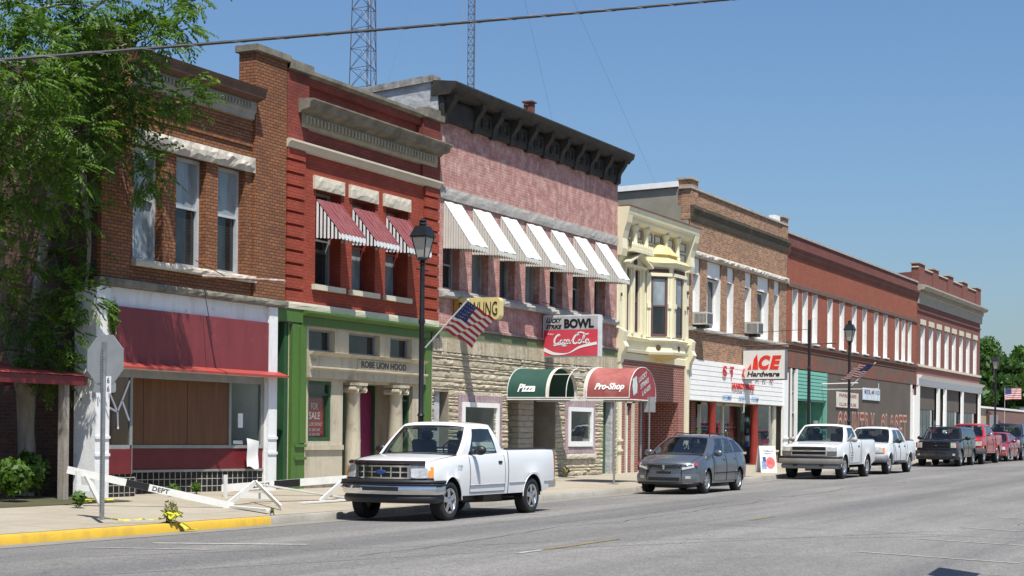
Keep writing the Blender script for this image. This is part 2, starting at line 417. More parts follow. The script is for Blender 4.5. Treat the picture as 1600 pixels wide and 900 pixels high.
# ---------------------------------------------------------------- ground
D = 19.0
def interp(x, T):
    if x <= T[0][0]: return T[0][1]
    for (a, p), (b, q) in zip(T, T[1:]):
        if x <= b: return p+(q-p)*(x-a)/(b-a)
    return T[-1][1]
def rise(x): return interp(x, [(20, 0), (26, .008), (36, .09), (76, .43), (120, .52), (200, .6)])
CROWN = [(-6, -.02), (2.3, -.03), (8.5, .07), (14.9, -.025), (40, -.025)]
def road_z(x, y): return rise(x)+interp(y, CROWN)
def zf(x): return interp(x, [(-30, .25), (30, .27), (42, .27), (62, .43), (84, .53), (104, .6), (200, .68)])
def kerb_z(x): return rise(x)+.10
def walk_z(x, y): return kerb_z(x)+(zf(x)-kerb_z(x))*min(1, max(0, (y-14.9)/4.1))
XS = [-40, -20, 0, 8, 14, 20, 23, 26, 31, 36, 42, 50, 56, 62, 69, 76, 84, 94, 104, 120, 150, 200, 400]
def sheet(xs, ys, zfn):
    mb = MB()
    for i in range(len(xs)-1):
        for j in range(len(ys)-1):
            mb.face([(xs[i], ys[j], zfn(xs[i], ys[j])), (xs[i+1], ys[j], zfn(xs[i+1], ys[j])), (xs[i+1], ys[j+1], zfn(xs[i+1], ys[j+1])), (xs[i], ys[j+1], zfn(xs[i], ys[j+1]))])
    return mb
def asphalt():
    mt, n, b = nodes('old_asphalt'); tc = add(n, 'ShaderNodeTexCoord').outputs['Object']
    f = noise(n, tc, .35, 7, .65, (.35, 1.5, 1)); band = noise(n, tc, .28, 3, .5, (.06, 2.2, 1))
    out = mix(n, ramp(n, f, .3, .7), (.120,.116,.108), (.185,.179,.168))
    out = mix(n, ramp(n, band, .46, .64, 0, .8), out, (.098,.097,.096))
    agg = add(n, 'ShaderNodeTexVoronoi'); agg.inputs['Scale'].default_value = 26; n.links.new(tc, agg.inputs['Vector'])
    out = mix(n, .6, out, mix(n, ramp(n, agg.outputs['Distance'], .1, .6), (.22,.22,.22), (.75,.75,.75)), 'OVERLAY')
    med = noise(n, tc, 9, 5, .7); out = mix(n, .45, out, mix(n, ramp(n, med, .32, .68), (.33,.33,.33), (.66,.66,.66)), 'OVERLAY')
    v = add(n, 'ShaderNodeTexVoronoi', feature='DISTANCE_TO_EDGE'); v.inputs['Scale'].default_value = .22
    wp = add(n, 'ShaderNodeTexNoise'); wp.inputs['Scale'].default_value = 1.3; wp.inputs['Detail'].default_value = 6; n.links.new(tc, wp.inputs['Vector'])
    vm = add(n, 'ShaderNodeVectorMath', operation='MULTIPLY_ADD'); n.links.new(wp.outputs['Color'], vm.inputs[0]); vm.inputs[1].default_value = (1.6,1.6,0); n.links.new(tc, vm.inputs[2]); n.links.new(vm.outputs[0], v.inputs['Vector'])
    cr = ramp(n, v.outputs['Distance'], .0008, .0025, .35, 0); out = mix(n, cr, out, (.05,.05,.05))
    st = ramp(n, noise(n, tc, .8, 4, .6), .68, .80, 0, .4); out = mix(n, st, out, (.05,.048,.045))
    n.links.new(out, b.inputs['Base Color']); b.inputs['Roughness'].default_value = .85; b.inputs['Specular IOR Level'].default_value = .35
    bump(n, b, agg.outputs['Distance'], .5, .01); return mt
def concrete(name, a, c, joint=1.5):
    mt, n, b = nodes(name); tc = add(n, 'ShaderNodeTexCoord').outputs['Object']
    out = mix(n, ramp(n, noise(n, tc, .9, 7, .7), .3, .7), a, c)
    out = mix(n, .35, out, mix(n, ramp(n, noise(n, tc, 45, 3), .3, .7), (.3,.3,.3), (.7,.7,.7)), 'OVERLAY')
    t = add(n, 'ShaderNodeTexBrick'); t.offset = 0; n.links.new(tc, t.inputs['Vector']); t.inputs['Scale'].default_value = 1; t.inputs['Brick Width'].default_value = joint; t.inputs['Row Height'].default_value = joint
    t.inputs['Mortar Size'].default_value = .012; t.inputs['Mortar Smooth'].default_value = .2
    out = mix(n, ramp(n, t.outputs['Fac'], 0, 1, 0, .65), out, (.09,.08,.065))
    st = ramp(n, noise(n, tc, 2.3, 6, .7), .62, .70, 0, .5); out = mix(n, st, out, tuple(x*.5 for x in a))
    n.links.new(out, b.inputs['Base Color']); b.inputs['Roughness'].default_value = .9; bump(n, b, noise(n, tc, 30, 5), .25, .01)
    return mt
ASPH = asphalt(); CONC = concrete('sidewalk_concrete', (.27,.235,.175), (.35,.315,.25)); KERB = concrete('kerb_concrete', (.24,.225,.19), (.36,.34,.30), 3.0)
YEL = worn('kerb_yellow', (.60,.38,.035), (.34,.22,.05), (.28,.26,.21), .75, (.60,.68), 3.5, .8)
LINE = M('worn_line_paint', (.42,.41,.38), .8, col2=(.22,.215,.2), scale=5)
LINEY = M('worn_yellow_line', (.24,.17,.06), .8, col2=(.15,.13,.09), scale=3)
GRASS = M('ground_soil_grass', (.045,.05,.018), .95, col2=(.09,.075,.04), scale=.8, bmp=.5)
g = sheet([-900, -60]+XS[1:]+[900], [-900, -60, -6, 2, 15, 22, 60, 900], lambda x, y: rise(x)-.12).build('ground', GRASS); tag(g, kind='structure')
g = sheet(XS, [-.0, 2.3, 5, 8.5, 11.5, 13, 14.9], road_z).build('road', ASPH); tag(g, kind='structure')
# cross street past the last building
g = MB().face([(104.5, 14.9, .50), (116, 14.9, .52), (116, 80, .60), (104.5, 80, .60)]).build('side_road', ASPH); tag(g, kind='structure')
WX = [x for x in XS if x <= 94]+[104.4]
WX[0] = -40
g = sheet(WX, [15.06, 16.5, 19.0, 19.6], walk_z).build('sidewalk', CONC); tag(g, kind='structure')
g = sheet([116.1, 150, 200], [15.06, 19, 25], lambda x, y: rise(x)+.1).build('far_sidewalk', CONC); tag(g, kind='structure')
g = sheet([-20, 8, 20, 36, 60, 120], [-4, 2.14], lambda x, y: rise(x)+.11).build('near_sidewalk', CONC); tag(g, kind='structure')
def kerb(x0, x1, y0, y1, mat, name):
    mb = MB(); xs = [x0]+[x for x in XS if x0 < x < x1]+[x1]
    for a, b in zip(xs, xs[1:]):
        f = y0 if y0 > 8 else y1; bk = y1 if y0 > 8 else y0; s = 1 if y0 > 8 else -1
        za, zb = kerb_z(a), kerb_z(b)
        mb.face([(a, f, za-.14), (b, f, zb-.14), (b, f+s*.012, zb-.03), (a, f+s*.012, za-.03)])
        mb.face([(a, f+s*.012, za-.03), (b, f+s*.012, zb-.03), (b, f+s*.035, zb+.002), (a, f+s*.035, za+.002)])
        mb.face([(a, f+s*.035, za+.002), (b, f+s*.035, zb+.002), (b, bk, zb+.002), (a, bk, za+.002)])
    return tag(mb.build(name, mat, smooth=40), kind='structure')
kerb(-40, 21.7, 14.9, 15.06, YEL, 'yellow_kerb'); kerb(21.7, 104.4, 14.9, 15.06, KERB, 'kerb'); kerb(116.1, 200, 14.9, 15.06, KERB, 'far_kerb'); kerb(-20, 120, 2.14, 2.3, KERB, 'near_kerb')
# gutter apron
mb = MB()
for a, b in zip(XS[4:18], XS[5:19]): mb.face([(a, 14.45, road_z(a, 14.45)+.004), (b, 14.45, road_z(b, 14.45)+.004), (b, 14.9, road_z(b, 14.9)+.004), (a, 14.9, road_z(a, 14.9)+.004)])
tag(mb.build('gutter', M('gutter_concrete', (.17,.16,.14), .9, col2=(.22,.21,.185), scale=1.2)), kind='structure')
# oil stains in the parking lane
# tar sealed cracks
mb = MB(); rg = random.Random(21)
def seal(x, y, dx, dy, n_, wd):
    pts = [(x, y)]
    for i in range(n_): x += dx*rg.uniform(.7, 1.3); y += dy+rg.uniform(-.10, .10); pts.append((x, y))
    for (a, b), (c, d) in zip(pts, pts[1:]):
        q = Vector((c-a, d-b, 0)); s = Vector((-q.y, q.x, 0)).normalized()*wd*rg.uniform(.5, 1)
        mb.face([(t[0], t[1], road_z(t[0], t[1])+.0045) for t in ((a-s.x, b-s.y), (c-s.x, d-s.y), (c+s.x, d+s.y), (a+s.x, b+s.y))])
seal(14.6, 12.6, .45, -.33, 22, .010); seal(24.0, 11.0, .6, -.02, 50, .008); seal(16, 9.8, .5, .01, 70, .009); seal(35, 13.2, .1, -.45, 22, .010); seal(23.8, 12.9, .06, -.5, 18, .012); seal(46, 6.5, .7, .02, 60, .012); seal(28, 4.6, .55, .0, 40, .009)
tag(mb.build('tar_seal', M('tar_seal', (.035,.035,.036), .6)), kind='structure')
# painted lines, 4 mm above the asphalt
mb = MB(); mb2 = MB()
def line(mbx, x0, y0, x1, y1, wd):
    d = Vector((x1-x0, y1-y0, 0)); n_ = max(1, int(d.length/.8)); s = Vector((-d.y, d.x, 0)).normalized()*wd/2
    for i in range(n_):
        p = Vector((x0, y0, 0))+d*(i/n_); q = Vector((x0, y0, 0))+d*((i+1)/n_)
        mbx.face([(a.x, a.y, road_z(a.x, a.y)+.006) for a in (p-s, q-s, q+s, p+s)])
line(mb, 15.95, 13.7, 16.2, 12.0, .09); line(mb, 17.0, 13.5, 17.55, 11.5, .17)
for xx in (26.6, 33.4, 40.3, 47.1, 54.2, 61.0, 68.0): line(mb, xx, 14.4, xx, 12.4, .08)
for xx in (20.3, 23.4, 26.6, 29.9, 33.2, 36.5, 40, 44, 48, 52): line(mb, xx+.2, 5.3, xx-.15, 3.3, .08)
line(mb2, 17.9, 8.40, 20.3, 8.46, .10); line(mb2, 26.0, 8.5, 27.2, 8.5, .08); line(mb, 17.2, 8.40, 17.85, 8.40, .08)
tag(mb.build('parking_lines', LINE), kind='structure'); tag(mb2.build('centre_line', LINEY), kind='structure')
mb = MB(); mb.face([(42.6, 15.1, walk_z(42.6,15.1)+.004), (46.5, 15.1, walk_z(46.5,15.1)+.004), (46.0, 15.9, walk_z(46,15.9)+.004), (43.0, 15.9, walk_z(43,15.9)+.004)])
tag(mb.build('brick_paving', brick('paving_brick', (.28,.12,.08), (.22,.10,.07), (.2,.17,.14), bw=.2, rh=.1)), kind='structure')

# ---------------------------------------------------------------- building helpers
def facade(x0, x1, z0, z1, holes, y=D, depth=.22, mb=None):
    mb = mb or MB(); xs = sorted({x0, x1}|{h[0] for h in holes}|{h[1] for h in holes}); zs = sorted({z0, z1}|{h[2] for h in holes}|{h[3] for h in holes})
    def inh(a, b): return any(h[0] < a < h[1] and h[2] < b < h[3] for h in holes)
    for a, b in zip(xs, xs[1:]):
        run_ = None
        for c, d in zip(zs, zs[1:]):
            if inh((a+b)/2, (c+d)/2): continue
            mb.face([(a, y, c), (b, y, c), (b, y, d), (a, y, d)])
    for h in holes:
        a, b, c, d = h[:4]; dp = h[4] if len(h) > 4 else depth; y2 = y+dp
        mb.face([(a, y, c), (a, y2, c), (a, y2, d), (a, y, d)]); mb.face([(b, y, c), (b, y2, c), (b, y2, d), (b, y, d)])
        mb.face([(a, y, d), (b, y, d), (b, y2, d), (a, y2, d)]); mb.face([(a, y, c), (b, y, c), (b, y2, c), (a, y2, c)])
    return mb
def shell(root, x0, x1, z1, matS, depth=24, z0=.0, roofdrop=.5, slope=1.0):
    mb = MB()
    for xa, xb in ((x0+.01, x0+.25), (x1-.25, x1-.01)):
        mb.prism([(D+.04, z0), (D+depth, z0), (D+depth, z1-slope), (D+.04, z1)], (xa, 0, 0), (0,1,0), (0,0,1), (1,0,0), xb-xa)
    mb.box(x0+.25, x1-.25, D+depth-.2, D+depth, z0, z1-slope)
    mb.parts('side_wall', matS, root, gap=-.02)
    MB().prism([(D+.3, z1-roofdrop-.15), (D+depth-.2, z1-slope-roofdrop-.15), (D+depth-.2, z1-slope-roofdrop), (D+.3, z1-roofdrop)], (x0+.26, 0, 0), (0,1,0), (0,0,1), (1,0,0), x1-x0-.52).build('roof', M('tar_roof', (.06,.06,.06), .9), root)
def window(root, x0, x1, z0, z1, y, fm, up=PANE, lo=None, fw=.055, rail=.5, name='window', mull=None, thin=False):
    mb = MB(); lo = lo or up; yb = y+.09
    mb.box(x0, x0+fw, y, yb, z0, z1); mb.box(x1-fw, x1, y, yb, z0, z1); mb.box(x0+fw, x1-fw, y, yb, z1-fw, z1); mb.box(x0+fw, x1-fw, y, yb, z0, z0+fw*1.2)
    zm = z0+(z1-z0)*rail if rail else None
    if zm: mb.box(x0+fw, x1-fw, y+.015, yb, zm-.022, zm+.022)
    if mull: 
        for q in mull: mb.box(x0+(x1-x0)*q-.02, x0+(x1-x0)*q+.02, y+.01, yb, z0+fw, z1-fw)
    o = mb.build(name, fm, root)
    if zm:
        MB().box(x0+fw*.6, x1-fw*.6, y+.05, y+.06, zm, z1-fw*.6).build('pane', up, o); MB().box(x0+fw*.6, x1-fw*.6, y+.072, y+.082, z0+fw*.6, zm).build('pane', lo, o)
    else: MB().box(x0+fw*.6, x1-fw*.6, y+.05, y+.06, z0+fw*.6, z1-fw*.6).build('pane', up, o)
    return o
def vp(mb, p, q, z0, z1, th=.03):
    """upright board between two plan points"""
    P = Vector((p[0], p[1], 0)); Q = Vector((q[0], q[1], 0)); d = (Q-P); L = d.length; d.normalize(); n_ = Vector((d.y, -d.x, 0))
    c = (P+Q)/2+Vector((0, 0, (z0+z1)/2)); return mb.obox(c, d, n_, (0,0,1), L/2, th/2, (z1-z0)/2)
def rough_bar(x0, x1, y0, y1, z0, z1, n=24, amp=.02, seed=1):
    """rock faced stone bar: front face broken up"""
    rg = random.Random(seed); mb = MB(); nz = 3; P = {}
    for i in range(n+1):
        for j in range(nz+1):
            e = 0 if j in (0, nz) or i in (0, n) else rg.uniform(.2, 1)*amp*1.6
            dz = 0 if j in (0, nz) else rg.uniform(-.3, .3)*(z1-z0)/nz
            P[i, j] = (x0+(x1-x0)*i/n+(0 if i in (0, n) else rg.uniform(-.25, .25)*(x1-x0)/n), y0-e, z0+(z1-z0)*j/nz+dz+(rg.uniform(-.4, .4)*amp if j in (0,) else 0))
    for i in range(n):
        for j in range(nz): mb.face([P[i, j], P[i+1, j], P[i+1, j+1], P[i, j+1]])
        mb.face([P[i, 0], P[i+1, 0], (P[i+1, 0][0], y1, z0), (P[i, 0][0], y1, z0)]); mb.face([P[i, nz], P[i+1, nz], (P[i+1, nz][0], y1, z1), (P[i, nz][0], y1, z1)])
    mb.face([P[0, j] for j in range(nz+1)]+[(x0, y1, z1), (x0, y1, z0)]); mb.face([P[n, j] for j in range(nz+1)]+[(x1, y1, z1), (x1, y1, z0)])
    return mb
def dentils(mb, x0, x1, y0, y1, z0, z1, pitch, duty=.5):
    n_ = int((x1-x0)/pitch)
    for i in range(n_): mb.box(x0+i*pitch, x0+(i+duty)*pitch, y0, y1, z0, z1)
    return mb
def stone_wall(x0, x1, z0, z1, y, holes, seed=3):
    """coursed rock faced stones, each its own size and depth, cut round the openings"""
    rg = random.Random(seed); mb = MB(); z = z0
    while z < z1-.01:
        h = min(rg.choice((.055, .075, .10, .13, .16)), z1-z); zt = z+h
        spans = [(x0, x1)]
        for hh in holes:
            if hh[2] < zt-.01 and hh[3] > z+.01:
                ns = []
                for a, b in spans:
                    if hh[0] > a: ns.append((a, min(b, hh[0])))
                    if hh[1] < b: ns.append((max(a, hh[1]), b))
                spans = [s for s in ns if s[1]-s[0] > .02]
        for a, b in spans:
            x = a
            while x < b-.005:
                w_ = min(rg.uniform(.14, .62), b-x)
                if b-x-w_ < .1: w_ = b-x
                p = rg.uniform(.006, .034); g_ = .005; xa, xb, za, zb_ = x+g_*.5, x+w_-g_*.5, z+g_*.5, zt-g_*.5; m_ = min(.018, h*.25); c = []
                n_ = max(1, int(w_/.14)); 
                top_ = [(xa+(xb-xa)*i/n_, y-rg.uniform(.2, .9)*p, zb_-m_) for i in range(n_+1)]; mid = [(xa+(xb-xa)*i/n_+rg.uniform(-.01, .01), y-p*rg.uniform(.6, 1.3), (za+zb_)/2+rg.uniform(-.2, .2)*h) for i in range(n_+1)]; bot = [(xa+(xb-xa)*i/n_, y-rg.uniform(.1, .8)*p, za+m_) for i in range(n_+1)]
                tb = [(q[0], y+.01, zb_) for q in top_]; bb = [(q[0], y+.01, za) for q in bot]
                rows = [bb, bot, mid, top_, tb]
                for r0, r1 in zip(rows, rows[1:]):
                    for i in range(n_): mb.face([r0[i], r0[i+1], r1[i+1], r1[i]])
                for i in (0, n_): mb.face([r[i] for r in rows])
                x += w_
        z = zt
    return mb
def awning(root_name, x0, x1, zt, zb, p, top, side, label, cat, group, nslat, dark, ribs=6, slatgap=.35):
    r = thing(root_name, (x0, D, zb), label, cat, group); s = Vector((0, -p, zb-zt)).normalized(); nrm = Vector((0, s.z, -s.y)); nrm = nrm if nrm.z > 0 else -nrm
    mb = MB()
    def prof(i): return .012 if i % 2 else 0.0
    N = ribs*2
    for i in range(N):
        a = x0+(x1-x0)*i/N; b = x0+(x1-x0)*(i+1)/N; h = .010 if i % 2 else .0
        A = Vector((a, D-.02, zt))+nrm*h; B = Vector((b, D-.02, zt))+nrm*h; C_ = Vector((b, D-p, zb+.03))+nrm*h; D_ = Vector((a, D-p, zb+.03))+nrm*h
        mb.prism([(0, 0), (b-a, 0), (b-a, (D_-A).length), (0, (D_-A).length)], A, (1,0,0), tuple((D_-A).normalized()), tuple(nrm), -.012)
    mb.build('top_sheet', top, r)
    v = MB(); n2 = max(3, int((x1-x0)/.13))
    def slat(mb, u0, u1, z1a, z1b, z0_, frame):
        w_ = u1-u0; pts = [(u0, z1a), (u0, z0_+w_*.3), (u0+w_*.2, z0_), (u0+w_*.8, z0_), (u1, z0_+w_*.3), (u1, z1b)]
        mb.prism(pts, *frame, .014)
    for i in range(n2): 
        a = x0+(x1-x0)*(i+.06)/n2; b = x0+(x1-x0)*(i+.94)/n2
        slat(v, a, b, zb+.03, zb+.03, zb-.09, ((0, D-p, 0), (1,0,0), (0,0,1), (0,1,0)))
    v.build('valance', side, r)
    for xx in (x0, x1-.014):
        sw = MB()
        for i in range(nslat):
            u0 = (i+slatgap*.5)/nslat*p; u1 = (i+1-slatgap*.5)/nslat*p
            slat(sw, u0, u1, zt-(zt-zb)*u0/p-.01, zt-(zt-zb)*u1/p-.01, zb-.04-.05*(u0/p), ((xx, D, 0), (0,-1,0), (0,0,1), (1,0,0)))
        o = sw.build('side_panel', side, r)
        MB().prism([(.01, zb+.01), (p-.01, zb+.01), (.01, zt-.03)], (xx+(.02 if xx == x0 else -.008), D, 0), (0,-1,0), (0,0,1), (1,0,0), .004).build('backing', dark, o)
    MB().prism([(.01, zb+.01), (p-.01, zb+.01), (p-.01, zb+.02), (.01, zt-.04)], (x0+.05, D, 0), (0,-1,0), (0,0,1), (1,0,0), .012).build('bracket', IRON, r)
    return r

# ================================================================ A: brown brick corner building
BRA = brick('brown_orange_brick', (.34,.128,.042), (.22,.080,.032), (.09,.048,.032), bw=.20, rh=.070, ms=.013, grime=.3, bmp=.6)
BRAS = brick('rough_side_brick', (.15,.06,.04), (.08,.04,.03), (.11,.09,.07), grime=.4, wear=True, wearc=(.30,.25,.2), wear_t=(.6,.75))  # side brick darkened, the tree's shade put into its colour
A = thing('brick_building', (22.38, D, 0), 'brown brick two storey building on the corner behind the stop sign, with boarded shopfront', 'building')
wA = [(23.30, 24.12, 4.45, 6.48), (24.51, 25.41, 4.45, 6.48), (25.78, 26.66, 4.45, 6.48)]
f = facade(22.38, 27.99, 3.91, 7.75, wA, depth=.25)
f.face([(22.38, D, 7.75), (26.9, D, 7.75), (26.9, D, 8.05), (22.38, D, 8.05)])
f.build('front_wall', BRA, A); shell(A, 22.38, 27.99, 8.0, BRAS, z0=3.92); MB().box(22.39, 22.63, D+.04, D+24, .0, 3.919).build('side_wall', BRAS, A)
mb = MB().box(26.9, 27.97, D-.06, D+.35, 3.92, 8.86); mb.box(22.40, 23.14, D-.06, D+.35, 3.92, 8.30); mb.parts('corner_pier', BRA, A)
mb = MB().box(26.84, 28.03, D-.13, D+.42, 8.86, 9.0); mb.box(22.34, 23.2, D-.13, D+.42, 8.3, 8.42); mb.parts('pier_cap', STONED, A, bevel=.015)
cx0, cx1 = 23.15, 26.89
MB().run([(D+.1, 7.84), (D-.12, 7.84), (D-.30, 7.9), (D-.32, 8.02), (D-.36, 8.08), (D+.1, 8.08)], cx0, cx1).build('cornice', BROWNMET, A)
mb = MB().run([(D, 7.50), (D-.05, 7.52), (D-.06, 7.62), (D-.10, 7.66), (D-.10, 7.84), (D, 7.84)], cx0, cx1-.02)
dentils(mb, cx0+.05, cx1-.1, D-.15, D-.10, 7.70, 7.78, .1); mb.build('frieze', M('grey_tin_frieze', (.27,.26,.23), .7, var=.2), A)
mb = MB()
for zz in (7.28, 6.98): mb.box(23.2, 26.86, D-.03, D, zz, zz+.05)
mb.parts('brick_band', BRA, A)
rough_bar(23.26, 26.9, D-.07, D, 6.48, 6.76, 30, .035, 3).build('lintel', ROUGHST, A)
rough_bar(23.26, 26.9, D-.12, D, 4.33, 4.45, 26, .02, 4).build('sill', STONE, A)
rough_bar(22.28, 27.96, D-.16, D, 3.91, 4.05, 34, .02, 5).build('ledge', STONED, A)
CURT = M('pale_curtain', (.33,.38,.42), .8, col2=(.45,.49,.52), scale=3, stretch=(6,6,.3))
for i, h in enumerate(wA):
    o = window(A, h[0], h[1], h[2], h[3], D+.16, M('grey_white_frame', (.40,.42,.44), .6, var=.2), (PANEB, PANEB, PANEB)[i], (PANEB, PANED, PANED)[i], fw=.06, rail=.55)
f = facade(22.34, 27.68, .05, 3.91, [(22.62, 27.36, .05, 2.50, .9)], y=D-.03); f.build('shopfront_wall', WHITEOLD, A)
mb = MB(); mb.box(22.24, 22.60, D-.11, D+.36, .1, 3.9); mb.box(27.37, 27.66, D-.11, D-.03, .1, 3.9)
for zz in (1.28, .98): mb.box(22.23, 22.61, D-.13, D-.11, zz, zz+.05); mb.box(27.36, 27.67, D-.13, D-.11, zz, zz+.05)
mb.parts('pilaster', WHITEOLD, A)
MB().box(22.72, 27.36, D-.10, D-.03, 2.58, 3.58).build('sign_panel', REDP, A)
MB().prism([(.03, 2.58), (.33, 2.50), (.33, 2.54), (.03, 2.64)], (22.55, D, 0), (0,-1,0), (0,0,1), (1,0,0), 5.2).build('canopy_lip', REDLIP, A)
MB().box(22.62, 27.36, D+.0, D+.06, 2.36, 2.498).build('transom_bar', M('dull_aluminium', (.30,.31,.29), .5, metal=.3), A)
FR = M('dull_aluminium', (0,0,0))
mb = MB().box(22.62, 23.36, D+.02, D+.07, 1.10, 1.17).box(23.32, 23.38, D+.02, D+.08, .66, 2.36); o = mb.build('display_window', FR, A)
MB().box(22.62, 23.32, D+.04, D+.05, 1.17, 2.36).build('pane', SHOP, o)
mb = MB(); 
for a, b in (((22.75, 2.1), (22.98, 1.75)), ((22.98, 1.75), (23.1, 1.95)), ((23.1, 1.95), (23.3, 2.3)), ((23.1, 1.95), (23.3, 1.6)), ((22.98, 1.75), (22.66, 1.85)), ((22.98, 1.75), (23.0, 1.45))):
    mb.beam((a[0], D+.03, a[1]), (b[0], D+.03, b[1]), .012, .035)
mb.build('crack_tape', WHITEOLD, o)
MB().box(22.62, 23.34, D-.0, D+.04, .66, 1.10).build('bulkhead', MAROON, A)
def tiled(mbt, mbg, p, q, z0, z1):
    vp(mbt, p, q, z0, z1, .03); P = Vector((p[0], p[1], 0)); Q = Vector((q[0], q[1], 0)); L = (Q-P).length; d = (Q-P)/L; n_ = Vector((d.y, -d.x, 0))
    k_ = int(L/.13)
    for i in range(k_+1): c = P+d*(L*i/k_)+n_*.016; mbg.beam((c.x, c.y, z0), (c.x, c.y, z1), .012, .006, upv=tuple(n_))
    for j in range(4): zz = z0+(z1-z0)*j/3; c = P+n_*.016; e = Q+n_*.016; mbg.beam((c.x, c.y, zz), (e.x, e.y, zz), .006, .012)
t_, g_ = MB(), MB(); tiled(t_, g_, (22.66, D-.03), (23.38, D-.03), .2, .60); tiled(t_, g_, (23.38, D-.03), (23.42, D+.9), .2, .60); P1, P2 = (23.42, 19.88), (27.36, 19.03); tiled(t_, g_, P1, P2, .24, .66)
t_.build('tile_base', TILEBLK, A); g_.build('tile_joints', M('grout', (.42,.41,.36), .8), A)
def lp(t): return (P1[0]+(P2[0]-P1[0])*t, P1[1]+(P2[1]-P1[1])*t)
mb = MB(); vp(mb, P1, P2, .66, .70, .09); vp(mb, P1, P2, 1.10, 1.16, .08); vp(mb, lp(.775), lp(.79), 1.16, 2.36, .08); vp(mb, lp(.98), lp(1), 1.16, 2.36, .08); mb.build('sash_frame', FR, A)
mb = MB(); vp(mb, P1, P2, .70, 1.10, .03); mb.build('bulkhead', MAROON, A)
mb = MB(); vp(mb, P1, lp(.26), 1.16, 2.42, .03); vp(mb, lp(.263), lp(.52), 1.16, 2.42, .03); vp(mb, lp(.523), lp(.775), 1.16, 2.42, .03); mb.parts('boarding', PLY, A, gap=-.001)
mb = MB(); vp(mb, lp(.79), lp(.98), 1.16, 2.36, .012); o = mb.build('display_window', SHOP, A)
mb = MB(); vp(mb, lp(.84), lp(.87), 1.5, 1.78, .02); vp(mb, lp(.81), lp(.87), 1.18, 1.25, .022); mb.build('notice', WHITEINK, o)
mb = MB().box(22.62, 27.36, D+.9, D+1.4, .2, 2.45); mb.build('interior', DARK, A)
mb = MB()
for z_ in range(8): mb.box(27.10+(.01*(z_%3)), 27.30, D-.12-.015*(z_%2), D-.13, .95+z_*.05, 1.0+z_*.05)
mb = MB().grid(lambda u, v: (26.74+u*.40+.03*v*(1-u), D-.04-.012*math.sin(v*6+u*2), 1.30-.56*v-.06*u*(1-v)-.05*u*v+.02*math.sin(u*7)*v), 6, 9); tag(mb.build('torn_paper', WHITEINK, smooth=60), 'white sheet of paper hanging loose at the right end of the boarded shopfront', 'paper')
# rusty projecting arm
r = thing('sign_bracket', (25.3, D-.05, 4.35), 'rusty bare sign pipe with peeling paint sticking out above the brown brick ledge', 'sign bracket')
RUST = M('rusty_white_pipe', (.55,.52,.48), .7, col2=(.20,.07,.03), scale=6)
MB().tube([(25.1, D-.18, 4.30), (25.1, 17.0, 4.15)], .028, 8).build('pipe', RUST, r)
MB().tube([(25.1, D-.0, 4.6), (25.1, 18.2, 4.23)], .008, 5).tube([(25.1, D-.18, 4.2), (25.1, 18.6, 3.2)], .008, 5).build('stay_rod', IRON, r)

# ================================================================ B: red brick building
BRB = brick('red_painted_brick', (.37,.060,.026), (.29,.044,.021), (.22,.040,.024), wear=True, wearc=(.40,.13,.085), wear_s=3, wear_t=(.60,.80), grime=.3, bmp=.4)
BRB2 = brick('dark_red_brick', (.24,.045,.03), (.30,.06,.035), (.17,.04,.03), grime=.5, bmp=.5)
B = thing('brick_building', (28.0, D, 0), 'bright red brick building with a stone columned entrance and green trim', 'building')
wB = [(29.15, 30.14, 4.50, 6.47), (30.58, 31.55, 4.50, 6.47), (32.0, 33.0, 4.50, 6.47)]
f = facade(28.0, 34.38, 3.93, 7.25, wB, depth=.4); f.build('front_wall', BRB, B)
facade(28.0, 34.38, 7.25, 8.72, [(28.80, 33.5, 8.22, 8.56, .09)], depth=.09).build('parapet_wall', BRB2, B)
MB().box(28.78, 33.52, D+.09, D+.2, 8.2, 8.6).build('parapet_panel', BRB2, B)
shell(B, 28.0, 34.38, 8.6, BRB2, z0=3.92)
mb = MB()
for (a, b) in ((28.02, 28.66), (33.70, 34.36)):
    z = 4.08
    while z < 7.15: mb.box(a, b, D-.07, D, z, min(z+.205, 7.19)); z += .262
mb.parts('quoin_stack', BRB, B, gap=.05)
mb = MB().box(28.0, 28.78, D-.06, D, 7.34, 8.72).box(33.55, 34.37, D-.06, D, 7.34, 8.72); mb.parts('parapet_pier', BRB2, B)
MB().run([(D+.3, 8.72), (D-.03, 8.72), (D-.10, 8.78), (D-.10, 8.85), (D+.3, 8.85)], 28.0, 34.4).build('coping', STONED, B)
mb = MB().box(28.0, 28.85, D-.14, D+.3, 8.74, 8.94).box(33.5, 34.46, D-.14, D+.3, 8.74, 8.90).box(33.75, 34.35, D-.08, D+.25, 8.90, 9.02); mb.parts('coping_block', STONED, B, bevel=.015)
MB().run([(D, 7.93), (D-.10, 7.93), (D-.14, 7.98), (D-.32, 8.02), (D-.34, 8.12), (D-.42, 8.17), (D-.42, 8.2), (D, 8.22)], 28.38, 34.36).build('cornice', STONED, B)
mb = MB().run([(D, 7.64), (D-.06, 7.66), (D-.08, 7.73), (D-.08, 7.93), (D, 7.93)], 28.5, 34.22)
dentils(mb, 28.55, 34.2, D-.15, D-.08, 7.74, 7.88, .135); mb.build('dentil_course', M('bone_dentils', (.34,.30,.22), .8, var=.2), B)
MB().run([(D, 7.16), (D-.06, 7.18), (D-.10, 7.26), (D-.16, 7.30), (D-.16, 7.34), (D, 7.36)], 28.0, 34.36).build('string_course', STONEL, B)
for i, (a, b) in enumerate(((29.04, 30.21), (30.43, 31.61), (31.86, 33.05))): rough_bar(a, b, D-.05, D, 6.47, 6.75, 10, .012, 7+i).build('lintel', STONEL, B)
for i, (a, b) in enumerate(((29.03, 30.23), (30.46, 31.65), (31.9, 33.08))): MB().box(a, b, D-.09, D+.1, 4.385, 4.495).build('sill', STONEL, B)
